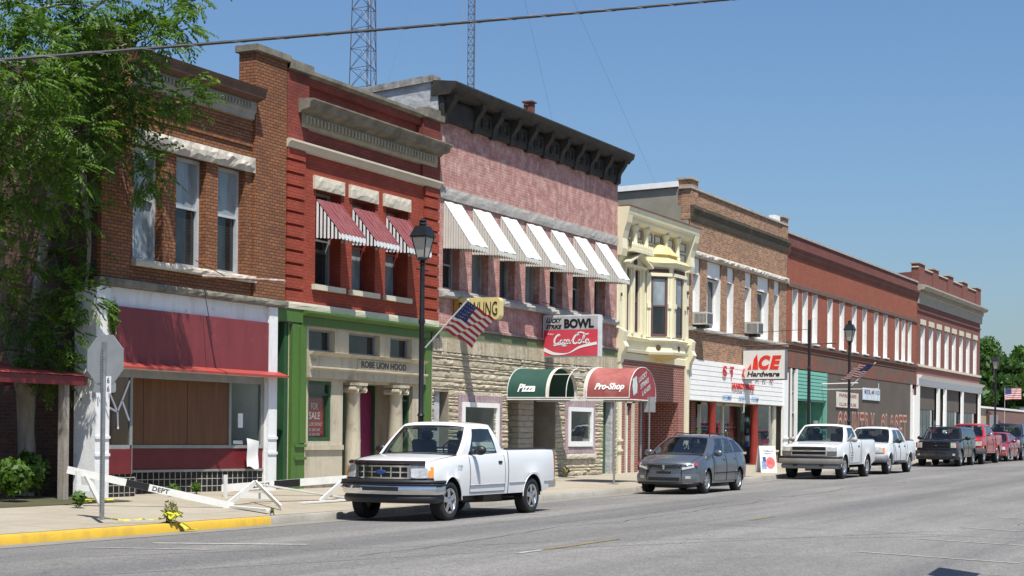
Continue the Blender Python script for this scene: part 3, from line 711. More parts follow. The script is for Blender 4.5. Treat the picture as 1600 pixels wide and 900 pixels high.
for i, h in enumerate(wB):
    window(B, h[0], h[1], h[2], h[3], D+.28, M('red_window_frame', (.16,.03,.03), .5) if i != 0 else M('grey_window_frame', (.24,.25,.26), .5), PANED if i == 0 else PANEB, PANED if i == 0 else PANEB, rail=.5)
rough_bar(28.0, 34.36, D-.09, D, 3.93, 4.07, 20, .008, 12).build('stone_band', STONEL, B)
MB().run([(D, 3.80), (D-.06, 3.81), (D-.20, 3.87), (D-.24, 3.87), (D-.24, 3.91), (D, 3.925)], 28.62, 34.4).build('shop_cornice', GREEN, B)
mb = MB().box(27.70, 28.62, D-.07, D, 3.66, 3.92).box(28.62, 34.05, D-.04, D, 3.63, 3.80); mb.parts('fascia', GREEN, B)
# shopfront plane
holes = [(27.72, 28.25, .05, 3.66, 1.5), (28.98, 29.99, 3.11, 3.58, .2), (30.54, 31.84, 3.11, 3.58, .2), (32.29, 33.27, 3.11, 3.58, .2), (28.98, 29.86, 1.24, 2.50, .2), (30.32, 32.66, .2, 2.5, .75), (32.82, 33.33, 1.0, 2.5, .2)]
facade(27.69, 34.05, .05, 3.66, holes, y=D+.02).build('shopfront_wall', STONEW, B)
for h in holes[1:4]: window(B, h[0], h[1], h[2], h[3], D+.14, M('grey_window_frame', (0,0,0)), PANED, rail=None, fw=.04, name='transom_window')
o = window(B, 28.98, 29.86, 1.24, 2.5, D+.04, GREEND, SHOP, rail=.78, fw=.07, name='shop_window')
MB().box(28.8, 30.1, D+.55, D+.6, 1.0, 2.6).build('backdrop', M('grey_curtain', (.30,.34,.38), .9), o)
o = window(B, 32.82, 33.33, 1.0, 2.5, D+.12, GREEND, SHOP, rail=.78, fw=.06, name='shop_window')
MB().box(32.7, 33.4, D+.5, D+.55, .9, 2.6).build('backdrop', M('pale_poster', (.5,.52,.5), .8), o)
mb = MB().box(28.26, 28.74, D-.06, D+.02, .2, 3.62).box(33.78, 34.05, D-.06, D+.02, .2, 3.62)
for zz in (1.12, .86): mb.box(28.36, 28.76, D-.1, D-.06, zz, zz+.06)
mb.box(28.52, 28.74, D-.09, D-.06, 1.2, 3.58)
mb.parts('pilaster', GREEN, B)
MB().box(28.10, 28.24, D+.03, D+1.4, .2, 3.64).build('entry_side_wall', GREEND, B); MB().box(27.72, 28.2, D+1.2, D+1.26, .2, 3.2).build('entry_door', GREEND, B)
MB().box(28.02, 28.10, D+.25, D+.33, 2.0, 2.3).build('mailbox', M('grey_green_box', (.14,.17,.10), .6), B)
MB().run([(D+.02, 2.56), (D-.10, 2.56), (D-.10, 2.72), (D-.17, 2.76), (D-.17, 2.79), (D-.08, 2.80), (D-.08, 3.02), (D-.15, 3.06), (D-.20, 3.10), (D+.02, 3.11)], 28.86, 33.72).build('entablature', STONEW, B)
mb = MB().box(30.72, 32.95, D-.10, D-.08, 2.81, 3.01); mb.build('name_block', STONEW, B)
letters(MB(), 'ROBE LION HOOD', (30.86, D-.107, 2.835), (1,0,0), (0,0,1), 1.95, .15, 0, offset=.03).build('carved_lettering', M('dark_letters', (.09,.08,.065), .9), B)  # flat dark letters laid on the name block
for cx in (30.70, 32.52):
    cy = D-.0
    mb = MB().lathe((cx, cy, 0), [(.21, .30), (.21, .36), (.225, .40), (.20, .45), (.175, .47), (.172, 1.2), (.150, 2.26), (.17, 2.29), (.15, 2.31)], 28)
    col = mb.build('column', STONEW, B, smooth=40)
    c = MB().box(cx-.23, cx+.23, cy-.23, cy+.2, 2.44, 2.50).box(cx-.18, cx+.18, cy-.18, cy+.18, 2.36, 2.44)
    for s in (-1, 1): c.lathe((cx+s*.17, cy-.2, 2.36), [(.0, 0), (.03, -.02), (.05, .0), (.07, -.015), (.075, .0), (.075, .38), (0, .38)], 16, axis=(0,1,0))
    c.build('capital', STONEW, col, smooth=40); MB().box(cx-.24, cx+.24, cy-.24, cy+.22, .18, .30).build('plinth', STONEW, col)
mb = MB().box(30.36, 30.46, D+.62, D+.7, .2, 2.48).box(31.30, 31.42, D+.62, D+.7, .2, 2.48).box(31.86, 31.98, D+.62, D+.7, .2, 2.48).box(32.56, 32.65, D+.62, D+.7, .2, 2.48).box(30.46, 32.56, D+.63, D+.69, 2.38, 2.48)
mb.build('entrance_frame', GREEND, B)
o = MB().box(31.98, 32.56, D+.66, D+.70, .25, 2.38).build('door', M('magenta_door', (.25,.03,.10), .45), B); MB().lathe((32.06, D+.66, 1.25), [(.0, -.05), (.03, -.04), (.03, -.02), (.012, 0)], 10, axis=(0,1,0)).build('handle', STEEL, o)
mb = MB().box(30.46, 31.30, D+.66, D+.68, .9, 2.38).box(31.42, 31.86, D+.66, D+.68, .9, 2.38); mb.parts('side_light', PANED, B)
mb = MB().box(30.46, 31.30, D+.65, D+.69, .2, .9).box(31.42, 31.86, D+.65, D+.69, .2, .9); mb.parts('kick_panel', GREEND, B)
MB().box(28.86, 30.30, D-.03, D+.02, 1.06, 1.16).build('shop_sill', STONEW, B)
MB().box(28.86, 30.3, D-.05, D+.02, .15, .42).build('base_course', STONED, B)
# for-sale sign inside the window
s = tag(MB().box(29.06, 29.76, D+.145, D+.155, 1.34, 2.14).build('sale_sign', M('sale_sign_red', (.50,.045,.03), .5)), 'red poster with white sale lettering behind the window glass left of the stone columns', 'poster')
mb = MB(); letters(mb, 'FOR', (29.27, D+.140, 1.90), (1,0,0), (0,0,1), .27, .14); letters(mb, 'SALE', (29.20, D+.140, 1.70), (1,0,0), (0,0,1), .42, .15)
letters(mb, 'CALL OR CONTACT', (29.09, D+.140, 1.56), (1,0,0), (0,0,1), .62, .07); letters(mb, '765 569 2140', (29.17, D+.140, 1.45), (1,0,0), (0,0,1), .45, .06); letters(mb, '765 569 3000', (29.17, D+.140, 1.35), (1,0,0), (0,0,1), .45, .06)
mb.build('lettering', WHITEINK, s)
AWR = M('faded_red_awning', (.125,.018,.022), .6, col2=(.27,.10,.105), scale=3, stretch=(6,1,1))
for i, (a, b) in enumerate(((29.15, 30.12), (30.56, 31.53), (31.98, 32.98))):
    awning('window_awning', a, b, 6.27, 5.50, .64, AWR, WHITEOLD, ('leftmost', 'middle', 'rightmost')[i]+' of the three faded red striped awnings on the red brick building', 'awning', 'red window awnings', 7, INK, ribs=7, slatgap=.5)
# ================================================================ C: bowling alley building
BRC = brick('pink_weathered_brick', (.47,.21,.18), (.35,.145,.125), (.42,.25,.22), ms=.011, grime=.25, wear=True, wearc=(.60,.43,.39), wear_s=3.2, wear_t=(.44,.70), streak=(.37,.16,.14), bmp=.6)
STC = ashlar('coursed_pale_stone')
STB = rocky()
C_ = thing('brick_building', (34.4, D, 0), 'faded pink brick building with heavy black bracketed cornice and pale stone ground floor', 'building')
ax = [(34.66, 35.53), (36.14, 37.06), (37.66, 38.55), (39.16, 40.05), (40.67, 41.52), (42.17, 43.03), (43.69, 44.50)]
wC = [(a+.0, b-.02, 4.88, 6.9) for a, b in ax]
facade(34.39, 45.34, 3.94, 8.95, wC, depth=.34).build('front_wall', BRC, C_)
WST = M('whitewashed_wall', (.50,.52,.54), .85, col2=(.26,.26,.26), scale=2.5, bmp=.8, bs=8, stretch=(1,1,2.5))
shell(C_, 34.39, 45.34, 9.75, WST, slope=1.9)
MB().prism([(D+.15, 9.74), (D+24, 7.84), (D+24, 7.98), (D+.15, 9.9)], (34.34, 0, 0), (0,1,0), (0,0,1), (1,0,0), .42).build('parapet_cap', M('crumbling_cap', (.36,.35,.33), .9, col2=(.13,.12,.11), scale=5, bmp=.9, bs=6), C_)
# cornice
mb = MB().run([(D, 8.83), (D-.10, 8.83), (D-.12, 9.30), (D-.10, 9.36), (D-.06, 9.40), (D, 9.4)], 34.42, 45.32)
mb.run([(D, 9.40), (D-.30, 9.42), (D-.36, 9.5), (D-.44, 9.55), (D-.47, 9.66), (D-.47, 9.70), (D+.2, 9.78), (D+.2, 9.4)], 34.36, 45.5)
mb.build('cornice', CORN, C_)
for i in range(11):
    bx = 34.95+i*1.005
    if i == 0: bx = 34.50
    pr = [(0, 8.78), (.08, 8.78), (.11, 8.86), (.12, 8.98), (.17, 9.10), (.25, 9.2), (.33, 9.32), (.35, 9.44), (0, 9.44)]
    MB().prism(pr, (bx, D-.02, 0), (0,-1,0), (0,0,1), (1,0,0), .2).build('bracket', CORN, C_)
    if 0 < i < 11: 
        p_ = MB(); xa, xb = bx+.40, bx+.82
        if xb < 45.3:
            for q in ((xa, xb, 8.97, 8.99), (xa, xb, 9.25, 9.27), (xa, xa+.02, 8.99, 9.25), (xb-.02, xb, 8.99, 9.25)): p_.box(q[0], q[1], D-.15, D-.11, q[2], q[3])
            p_.lathe(((xa+xb)/2, D-.12, 9.12), [(0, .04), (.05, .03), (.08, .0)], 8, axis=(0,-1,0)); p_.build('rosette', CORN, C_)
x = 34.42; i = 0
while x < 45.2: 
    wd = min(rnd(1.2, 1.9), 45.32-x); rough_bar(x, x+wd-.02, D-.045, D, 7.0, 7.28, 8, .012, 40+i).build('stone_band', STONEG, C_); x += wd; i += 1
rough_bar(34.42, 45.3, D-.13, D+.1, 4.66, 4.80, 50, .02, 61).build('sill_band', STONEG, C_)
rough_bar(34.42, 45.3, D-.03, D, 4.80, 4.86, 40, .01, 62).build('sill_course', STONEG, C_)
GW = M('grey_wood_frame', (.30,.31,.31), .7, var=.25)
for i, h in enumerate(wC): window(C_, h[0], h[1], h[2], h[3], D+.2, GW, (PANE, PANEB, PANE, PANEB, PANED, PANE, PANED)[i], (PANED, PANEB, PANE, PANEB, PANED, PANED, PANED)[i], rail=(.30, .5, .5, .5, .28, .32, .5)[i])
MB().run([(D, 3.72), (D-.05, 3.72), (D-.05, 3.93), (D, 3.94)], 34.12, 45.34).build('green_fascia', M('faded_green_fascia', (.075,.12,.045), .7, col2=(.14,.17,.09), scale=2), C_)
MB().run([(D, 3.94), (D-.08, 3.94), (D-.08, 4.0), (D, 4.03)], 34.4, 45.34).build('timber_moulding', M('weathered_red_timber', (.22,.13,.11), .8, col2=(.35,.27,.24), scale=4), C_)
hl = [(34.16, 34.92, .1, 2.42, .9), (35.72, 37.30, 1.0, 2.17, .3), (38.10, 41.0, .1, 2.60, 1.5), (41.86, 43.34, 1.18, 2.17, .3), (44.26, 45.22, .1, 2.48, .35)]
facade(34.08, 45.33, .05, 3.72, hl, y=D-.05).build('stone_front', M('stone_mortar', (.26,.23,.18), .95), C_)
stone_wall(34.1, 45.32, .22, 3.36, D-.055, hl).build('rockface_stones', STB, C_)
mb = MB(); x = 34.1
while x < 45.3:
    w_ = min(rnd(.07, .13), 45.32-x); mb.box(x+.003, x+w_-.003, D-.055-rnd(.01, .035), D-.05, 3.37, 3.70+rnd(-.03, 0)); x += w_
mb.build('soldier_course', STB, C_)
MB().box(34.1, 34.95, D+.85, D+.9, .1, 2.5).build('side_door', M('dark_door', (.02,.03,.02), .5), C_)
PAT = brick('striped_surround', (.45,.33,.36), (.30,.16,.20), (.55,.52,.50), bw=.05, rh=.30, ms=.006)
for (a, b, c, d) in ((35.36, 37.72, .90, 2.38), (41.60, 43.66, .92, 2.40)):
    q = MB()
    for e in ((a, b, 2.30-.09, d), (a, b, c, c+.16), (a, a+.18, c+.16, 2.21), (b-.18, b, c+.16, 2.21)): q.box(e[0], e[1], D-.09, D-.05, e[2], e[3])
    q.build('window_surround', PAT, C_)
    o = window(C_, a+.20, b-.20, c+.18, 2.2, D-.12, WHITE, SHOP, rail=None, fw=.12, name='shop_window')
    MB().box(a+.1, b-.1, D+.8, D+.85, .8, 2.5).build('backdrop', M('dim_interior', (.05,.055,.05), .9, col2=(.02,.02,.02), scale=2), o)
    MB().box(a+.5, a+.95, D+.3, D+.32, 1.75, 2.0).build('notice', M('grey_notice', (.25,.25,.24), .8), o)
rough_bar(41.6, 43.7, D-.12, D-.05, .76, .90, 12, .01, 77).build('shop_sill', STONEL, C_)
mb = facade(38.12, 40.98, .1, 2.6, [(38.16, 38.90, .2, 2.45, .1), (39.95, 40.95, .2, 2.45, .1)], y=D+1.4); mb.build('entry_back_wall', STC, C_)
MB().box(38.95, 39.85, D+.05, D+.9, .1, 2.6).build('stone_pier', STC, C_)
o = MB().box(38.16, 38.90, D+1.45, D+1.5, .2, 2.45).build('door', M('dark_red_door', (.14,.03,.03), .5), C_)
mb = MB(); 
for k_ in range(7): mb.box(38.26, 38.80, D+1.43, D+1.45, .5+k_*.26, .58+k_*.26)
mb.build('lettering', M('pinkish_letters', (.40,.25,.22), .7), o)
o = MB().box(39.95, 40.95, D+1.45, D+1.5, .2, 2.45).build('door', PANED, C_); MB().box(40.0, 40.9, D+1.42, D+1.45, .9, 1.0).build('rail', STEEL, o)
mb = MB().box(44.26, 45.22, D+.2, D+.26, .25, 2.48); o = mb.build('green_door', M('mossy_green_door', (.035,.10,.04), .6, col2=(.06,.14,.06), scale=2), C_)
mb = MB()
for q in (44.50, 44.74, 44.98): mb.box(q, q+.015, D+.19, D+.2, .25, 2.48)
mb.build('board_joint', BLACK, o)
# rooftop stub, seven awnings
tag(MB().box(40.75, 40.98, D+.65, D+.88, 9.0, 10.46).box(40.71, 41.02, D+.61, D+.92, 10.46, 10.50).box(40.55, 40.76, D+.74, D+.78, 10.36, 10.39).build('chimney_pipe', M('rusty_flue', (.16,.06,.04), .8)), 'short rusty square flue standing up above the black bracketed cornice', 'flue')
AWW = worn('white_metal_awning', (.72,.72,.71), (.56,.54,.49), (.48,.44,.38), .45, (.68,.80), 2.5, .55); AWS = M('ivory_corrugated', (.62,.61,.55), .5, var=.08)
ordn = ['leftmost white metal awning on the pink brick building, above the yellow sign', 'second white metal awning from the left on the pink brick building', 'third white metal awning from the left on the pink brick building', 'middle white metal awning on the pink brick building', 'fifth white metal awning from the left on the pink brick building', 'sixth white metal awning from the left on the pink brick building', 'rightmost white metal awning, next to the cream building']
for i, (a, b) in enumerate(ax): awning('window_awning', a, b, 6.95, 5.86, .76, AWW, AWS, ordn[i], 'awning', 'white window awnings', 11, AWS, ribs=2, slatgap=.22)

# entrance canopy: long barrel over the pavement
cx0, cx1, cy0, cy1, cz = 38.0, 39.78, 15.56, 18.92, 2.36
can = thing('entrance_canopy', (38.0, D, cz), 'long barrel canopy over the entrance, green near the wall and red at the street', 'canopy')
cw = cx1-cx0; ch = .78
def arch(t, y): a = math.pi*t; return (cx0+cw/2-math.cos(a)*cw/2, y, cz+math.sin(a)**.8*ch)
GCAN = worn('green_canvas', (.013,.066,.048), (.010,.045,.034), (.05,.13,.10), .75, (.66,.80), 1.2, .7); RCAN = worn('red_canvas', (.29,.068,.062), (.22,.05,.045), (.42,.16,.14), .75, (.50,.75), 1.0, .6)
yg, yr = 17.84, 16.70
def canvas(y0, y1, mt, nm):
    m_ = MB().grid(lambda u, v: Vector(arch(v, y1+(y0-y1)*u))+Vector((0, 0, -.025*math.sin(math.pi*u)*math.sin(math.pi*v))), 8, 26); m_.grid(lambda u, v: (cx0-.004*0, y1+(y0-y1)*u, cz-.07+.07*v), 8, 1); return m_.build(nm, mt, can, smooth=60)
canvas(yg, cy1, GCAN, 'green_cover'); canvas(cy0, yr, RCAN, 'red_cover')
ep = MB().face([arch(i/26, cy0-.004) for i in range(27)]); ep.box(cx0, cx1, cy0-.006, cy0-.0, cz-.07, cz); ep.build('end_panel', M('dark_red_canvas', (.30,.045,.05), .7, var=.1), can)
fr = MB()
for yy in (cy0, yr+.02, (yg+yr)/2, yg-.02, cy1): fr.tube([arch(i/20, yy) for i in range(21)], .022 if yy in (yr+.02, yg-.02) else .012, 6)
for t in (0, 1): fr.tube([arch(t, cy0), arch(t, cy1)], .014, 6)
for t in (.25, .5, .75): fr.tube([arch(t, yr), arch(t, yg)], .012, 6)
fr.tube([(cx0, cy0, cz-.05), (cx0, cy1, cz-.05)], .02, 6).tube([(cx1, cy0, cz-.05), (cx1, cy1, cz-.05)], .02, 6).tube([(cx0, cy0, cz-.05), (cx1, cy0, cz-.05)], .02, 6)
fr.build('frame', M('white_tube', (.6,.6,.57), .4), can)
bd = MB()
for y0, y1 in ((yr, yr+.10), (yg-.10, yg)): bd.grid(lambda u, v: Vector(arch(v, y0+(y1-y0)*u))*1.0+Vector((-.004, 0, .004)), 1, 26)
bd.parts('edge_band', M('ivory_band', (.62,.57,.48), .6), can, smooth=60)
for xx, yy in ((cx0+.02, 15.95), (cx1-.02, 15.95)): MB().tube([(xx, yy, walk_z(xx, yy)), (xx, yy, cz-.04)], .028, 8).box(xx-.1, xx+.1, yy-.1, yy+.1, walk_z(xx, yy), walk_z(xx, yy)+.015).build('post', STEEL, can)
def barrel(yc, s=1):
    def wf(a, b, e):
        # lettering on the left flank: a runs toward the street, b up the curve
        t = b/ (cw*.9); p = arch(min(.49, max(.01, t)), yc-a); return (p[0]-.01, p[1], p[2]+.004)
    return wf
letters(MB(), 'Pizza', (0,0,0), (1,0,0), (0,1,0), .50, .13, 0, shear=.3, offset=.035, warp=lambda a, b, e: barrel(18.63)(a, b+.06, e)).build('lettering', WHITEINK, can)
letters(MB(), 'Pro-Shop', (0,0,0), (1,0,0), (0,1,0), .80, .14, 0, shear=.3, offset=.04, warp=lambda a, b, e: barrel(16.50)(a, b+.06, e)).build('lettering', WHITEINK, can)
lt = MB(); th_ = R(20); U = (math.cos(th_), 0, math.sin(th_)); V_ = (-math.sin(th_)*.25, 0, 1)
for s_, ox, oz in (('LUCKY', cx0+.60, cz+.38), ('STRIKE', cx0+.72, cz+.22), ('LANES', cx0+.84, cz+.05)): letters(lt, s_, (ox, cy0-.012, oz), U, V_, .58, .13, 0, offset=.03)
lt.build('lettering', M('pale_grey_letters', (.55,.58,.56), .6), can)
cr_ = MB()
for k_ in range(3): cr_.prism([(0, 0), (.07, -.02), (.09, .22), (.05, .3), (.06, .38), (.0, .42), (-.05, .38), (-.03, .3), (-.06, .22)], (cx0+.24+k_*.085, cy0-.011-.001*k_, cz+.07+.03*k_), (1,0,0), (0,0,1), (0,-1,0), .002)
cr_.build('pin_emblem', M('pale_mint', (.60,.72,.66), .6), can)

# yellow BOWLING sign and its bracket
sg = thing('bowling_sign', (35.33, D, 4.3), 'rounded yellow projecting sign for bowling, partly behind the flag', 'sign')
YS = M('yellow_enamel', (.60,.50,.20), .4, col2=(.68,.58,.28), scale=3); 
rp = []
for cx_, cy_, a0 in ((1.05, .42, 0), (.12, .42, 90), (.12, .10, 180), (1.05, .10, 270)):
    for k_ in range(6): a = R(a0+k_*18); rp.append((cx_+.10*math.cos(a), cy_+.10*math.sin(a)))
MB().prism(rp, (35.25, 18.92, 4.16), (0,-1,0), (0,0,1), (1,0,0), .2).build('panel', YS, sg)
letters(MB(), 'BOWLING', (35.238, 18.86, 4.25), (0,-1,0), (0,0,1), 1.03, .33, 0, offset=.0).build('lettering', INK, sg)
MB().box(35.2, 35.48, 18.86, 18.98, 4.12, 4.78).build('bracket', M('ochre_box', (.42,.22,.03), .5), sg)
# Lucky strike sign
ls = thing('bowl_sign', (40.21, D, 3.5), 'internally lit box sign reading Lucky Strike Bowl over a red cola panel', 'sign')
x0 = 40.2; y0_, y1_ = 18.97, 17.34; zb_, zt_ = 3.49, 4.60
MB().box(x0, x0+.24, y1_, y0_, zb_, zt_).build('cabinet', M('white_cabinet', (.62,.64,.65), .4), ls, bevel=.01)
zs = zb_+(zt_-zb_)*.655
MB().box(x0-.006, x0, y1_+.03, y0_-.03, zs, zt_-.03).build('top_panel', M('grey_sign_face', (.42,.42,.43), .4), ls)
o = MB().box(x0-.006, x0, y1_+.03, y0_-.03, zb_+.03, zs-.01).build('cola_panel', M('cola_red', (.60,.045,.075), .35, col2=(.64,.08,.11), scale=1), ls)
Fo = (x0-.012, y0_, 0)
lt = MB(); letters(lt, 'LUCKY', (x0-.012, y0_-.10, zt_-.20), (0,-1,0), (0,0,1), .46, .12, 0, shear=.3, offset=.045); letters(lt, 'STRIKE', (x0-.012, y0_-.10, zt_-.36), (0,-1,0), (0,0,1), .46, .11, 0, shear=.3, offset=.045)
letters(lt, 'BOWL', (x0-.012, y0_-.63, zt_-.35), (0,-1,0), (0,0,1), .86, .25, 0, offset=.05); lt.build('lettering', INK, ls)
def script_word(mb, o, ux, uz, nz, s):
    W = .066*s
    def st(pts, w=1.0): ribbon(mb, [(a*s, b*s) for a, b in pts], lambda t: W*w*(.45+.75*math.sin(math.pi*min(1, max(0, t)))**.7), o, ux, uz, nz, .0)
    def o_(x, y, r=.11): st([(x+r*.9, y+r*1.5), (x-.1*r, y+r*1.7), (x-r*.9, y+r*.6), (x-r*.4, y-r*.2), (x+r*.6, y+r*.3), (x+r*1.0, y+r*1.3), (x+r*.5, y+r*1.75)])
    def c_(x, y): st([(x+.11, y+.16), (x+.04, y+.21), (x-.05, y+.12), (x-.02, y+.0), (x+.08, y+.01), (x+.15, y+.09)])
    def a_(x, y): c_(x, y); st([(x+.15, y+.22), (x+.10, y+.03), (x+.17, y-.0), (x+.22, y+.06)])
    def C_cap(x, y): st([(x+.33, y+.36), (x+.28, y+.50), (x+.12, y+.42), (x-.02, y+.18), (x+.03, y-.02), (x+.20, y+.0), (x+.32, y+.12)], 1.35); st([(x+.33, y+.36), (x+.30, y+.42), (x+.24, y+.38)], .8)
    C_cap(0, 0); o_(.42, 0); c_(.60, 0); a_(.78, 0); st([(1.02, .14), (1.12, .17)], 1.0)
    C_cap(1.16, .02); o_(1.55, .02); st([(1.70, .04), (1.80, .30), (1.86, .48), (1.80, .46), (1.74, .20), (1.78, .03), (1.86, .08)]); a_(1.96, .02)
    st([(.02, .0), (-.05, -.12), (.3, -.06), (.75, -.12), (.45, -.16)], .8); st([(1.28, .50), (1.6, .62), (1.95, .50), (2.1, .56)], 1.0)
lt = MB(); script_word(lt, (x0-.012, y0_-.36, zb_+.36), (0,-1,0), (0,0,1), (-1,0,0), .47)
letters(lt, 'Enjoy', (x0-.012, y0_-.16, zb_+.58), (0,-1,0), (0,0,1), .17, .06, 0)
ribbon(lt, [(.04, .21), (.35, .09), (.75, .10), (1.1, .26), (1.58, .36)], lambda t: .02+.075*abs(math.cos(math.pi*t))*(1 if t < .5 else .75), (x0-.012, y0_, zb_), (0,-1,0), (0,0,1), (-1,0,0), 0, sub=10)
lt.build('script_lettering', WHITEINK, o)
MB().box(x0+.06, x0+.18, y0_-.02, D+.04, zt_-.25, zt_-.15).box(x0+.06, x0+.18, y0_-.02, D+.04, zb_+.15, zb_+.25).build('mount', IRON, ls)
MB().tube([(40.1, D-.05, 4.95), (40.3, 17.6, 4.6)], .008, 5).build('stay_rod', IRON, ls)

# ================================================================ D: cream bay-window building
BRD = brick('smooth_red_brick', (.30,.085,.055), (.22,.055,.04), (.36,.30,.26), bw=.22, rh=.085, ms=.011, grime=.15)
Dd = thing('cream_building', (45.35, D, 0), 'narrow cream Victorian front with a canted bay window and bell roof', 'building')
shell(Dd, 45.35, 51.45, 8.2, BRAS)
facade(45.35, 51.45, 3.75, 8.2, [(45.98, 46.42, 4.55, 6.45, .15), (46.72, 47.18, 4.55, 6.45, .15), (50.3, 50.75, 4.55, 6.45, .15)]).build('front_wall', CREAM, Dd)
facade(45.35, 51.45, .05, 3.75, [(46.14, 46.58, .2, 2.42, .3), (47.15, 50.6, .2, 2.50, 1.2)], y=D+.0).build('ground_floor_wall', BRD, Dd)
MB().box(47.15, 50.6, D+1.15, D+1.2, .2, 2.5).build('entry_back_wall', BRD, Dd)
o = MB().box(46.16, 46.56, D+.1, D+.16, .3, 2.3).build('white_door', WHITEOLD, Dd); MB().box(46.22, 46.26, D+.06, D+.1, 1.2, 1.35).build('handle', BLACK, o)
MB().box(46.08, 46.14, D-.03, D+.2, .2, 2.5).box(46.58, 46.78, D-.03, D+.0, .2, 2.5).box(46.08, 46.78, D-.03, D+.0, 2.4, 2.5).build('door_surround', M('tan_surround', (.50,.44,.33), .7), Dd)
o = MB().box(47.25, 47.72, D+.5, D+.56, .3, 2.4).build('entry_door', M('grey_metal_door', (.06,.06,.065), .4, metal=.5), Dd); MB().box(47.6, 47.66, D+.45, D+.5, 1.1, 1.4).build('handle', STEEL, o)
q = MB().box(45.38, 45.60, D-.10, D, .2, 3.7).box(51.12, 51.42, D-.06, D, .2, 3.7)
for zz in (1.25, .95, 2.6): q.box(45.34, 45.64, D-.14, D-.1, zz, zz+.06)
q.parts('pilaster', CREAM, Dd)
# cornice
MB().run([(D, 7.72), (D-.16, 7.74), (D-.26, 7.84), (D-.27, 7.92), (D-.34, 7.98), (D-.36, 8.10), (D-.38, 8.14), (D-.38, 8.18), (D+.1, 8.24)], 45.375, 51.49).build('cornice', CREAM, Dd)
MB().box(45.37, 51.5, D-.40, D+.1, 8.182, 8.215).build('cornice_flashing', M('rusty_flashing', (.16,.07,.05), .8), Dd)
for xx in (45.355, 51.12):
    MB().prism([(0, 6.75), (.14, 6.75), (.18, 6.95), (.16, 7.25), (.22, 7.5), (.30, 7.72), (.36, 8.15), (0, 8.15)], (xx, D, 0), (0,-1,0), (0,0,1), (1,0,0), .38).build('end_bracket', CREAM, Dd)
for xx in (46.45, 47.35, 49.0, 50.05):
    o = MB().lathe((xx, D-.10, 0), [(.11, 7.02), (.11, 7.1), (.085, 7.14), (.08, 7.55), (.12, 7.6), (.14, 7.70), (.14, 7.73)], 12).build('frieze_column', CREAM, Dd, smooth=40)
q = MB()
for a, b in ((45.78, 46.3), (46.6, 47.2), (47.5, 48.1), (48.3, 48.85), (49.15, 49.9), (50.2, 51.05)):
    for z_a, z_b in ((7.06, 7.30), (7.38, 7.66)):
        q.box(a, b, D-.03, D, z_b-.03, z_b).box(a, b, D-.03, D, z_a, z_a+.03).box(a, a+.04, D-.03, D, z_a+.03, z_b-.03).box(b-.04, b, D-.03, D, z_a+.03, z_b-.03)
q.parts('panel_moulding', M('purple_grey_trim', (.26,.20,.20), .7), Dd)
q = MB()
for i in range(13): q.prism([(-.035, 0), (.035, 0), (.035, .12), (.0, .2), (-.035, .12)], (45.85+i*.135, D-.30, 6.98), (1,0,0), (0,0,1), (0,1,0), .03)
q.box(45.78, 47.52, D-.32, D-.24, 6.90, 6.98); q.box(45.78, 47.52, D-.24, D, 6.90, 6.93); q.build('cresting', CREAM, Dd)
# left pair of windows with gable
for a, b in ((45.98, 46.42), (46.72, 47.18)): window(Dd, a, b, 4.55, 6.45, D+.07, M('plum_frame', (.12,.06,.06), .5), PANE, PANED, rail=.5, fw=.05)
q = MB()
for xx in (45.86, 46.50, 47.26): q.box(xx, xx+.11, D-.07, D, 4.5, 6.5)
q.run([(D, 6.46), (D-.10, 6.48), (D-.14, 6.55), (D, 6.56)], 45.8, 47.45); q.parts('window_trim', CREAM, Dd)
MB().prism([(45.78, 6.56), (47.45, 6.56), (46.62, 6.86)], (0, D-.06, 0), (1,0,0), (0,0,1), (0,1,0), .06).build('gable', CREAM, Dd)
q = MB().beam((45.66, D-.14, 6.55), (46.62, D-.14, 6.90), .28, .06).beam((46.62, D-.14, 6.90), (47.58, D-.14, 6.55), .28, .06); q.build('gable_moulding', CREAM, Dd)
MB().lathe((46.6, D-.08, 6.66), [(0, .05), (.10, .03), (.12, 0)], 7, axis=(0,-1,0)).build('gable_ornament', M('plum_ornament', (.09,.04,.035), .7), Dd)
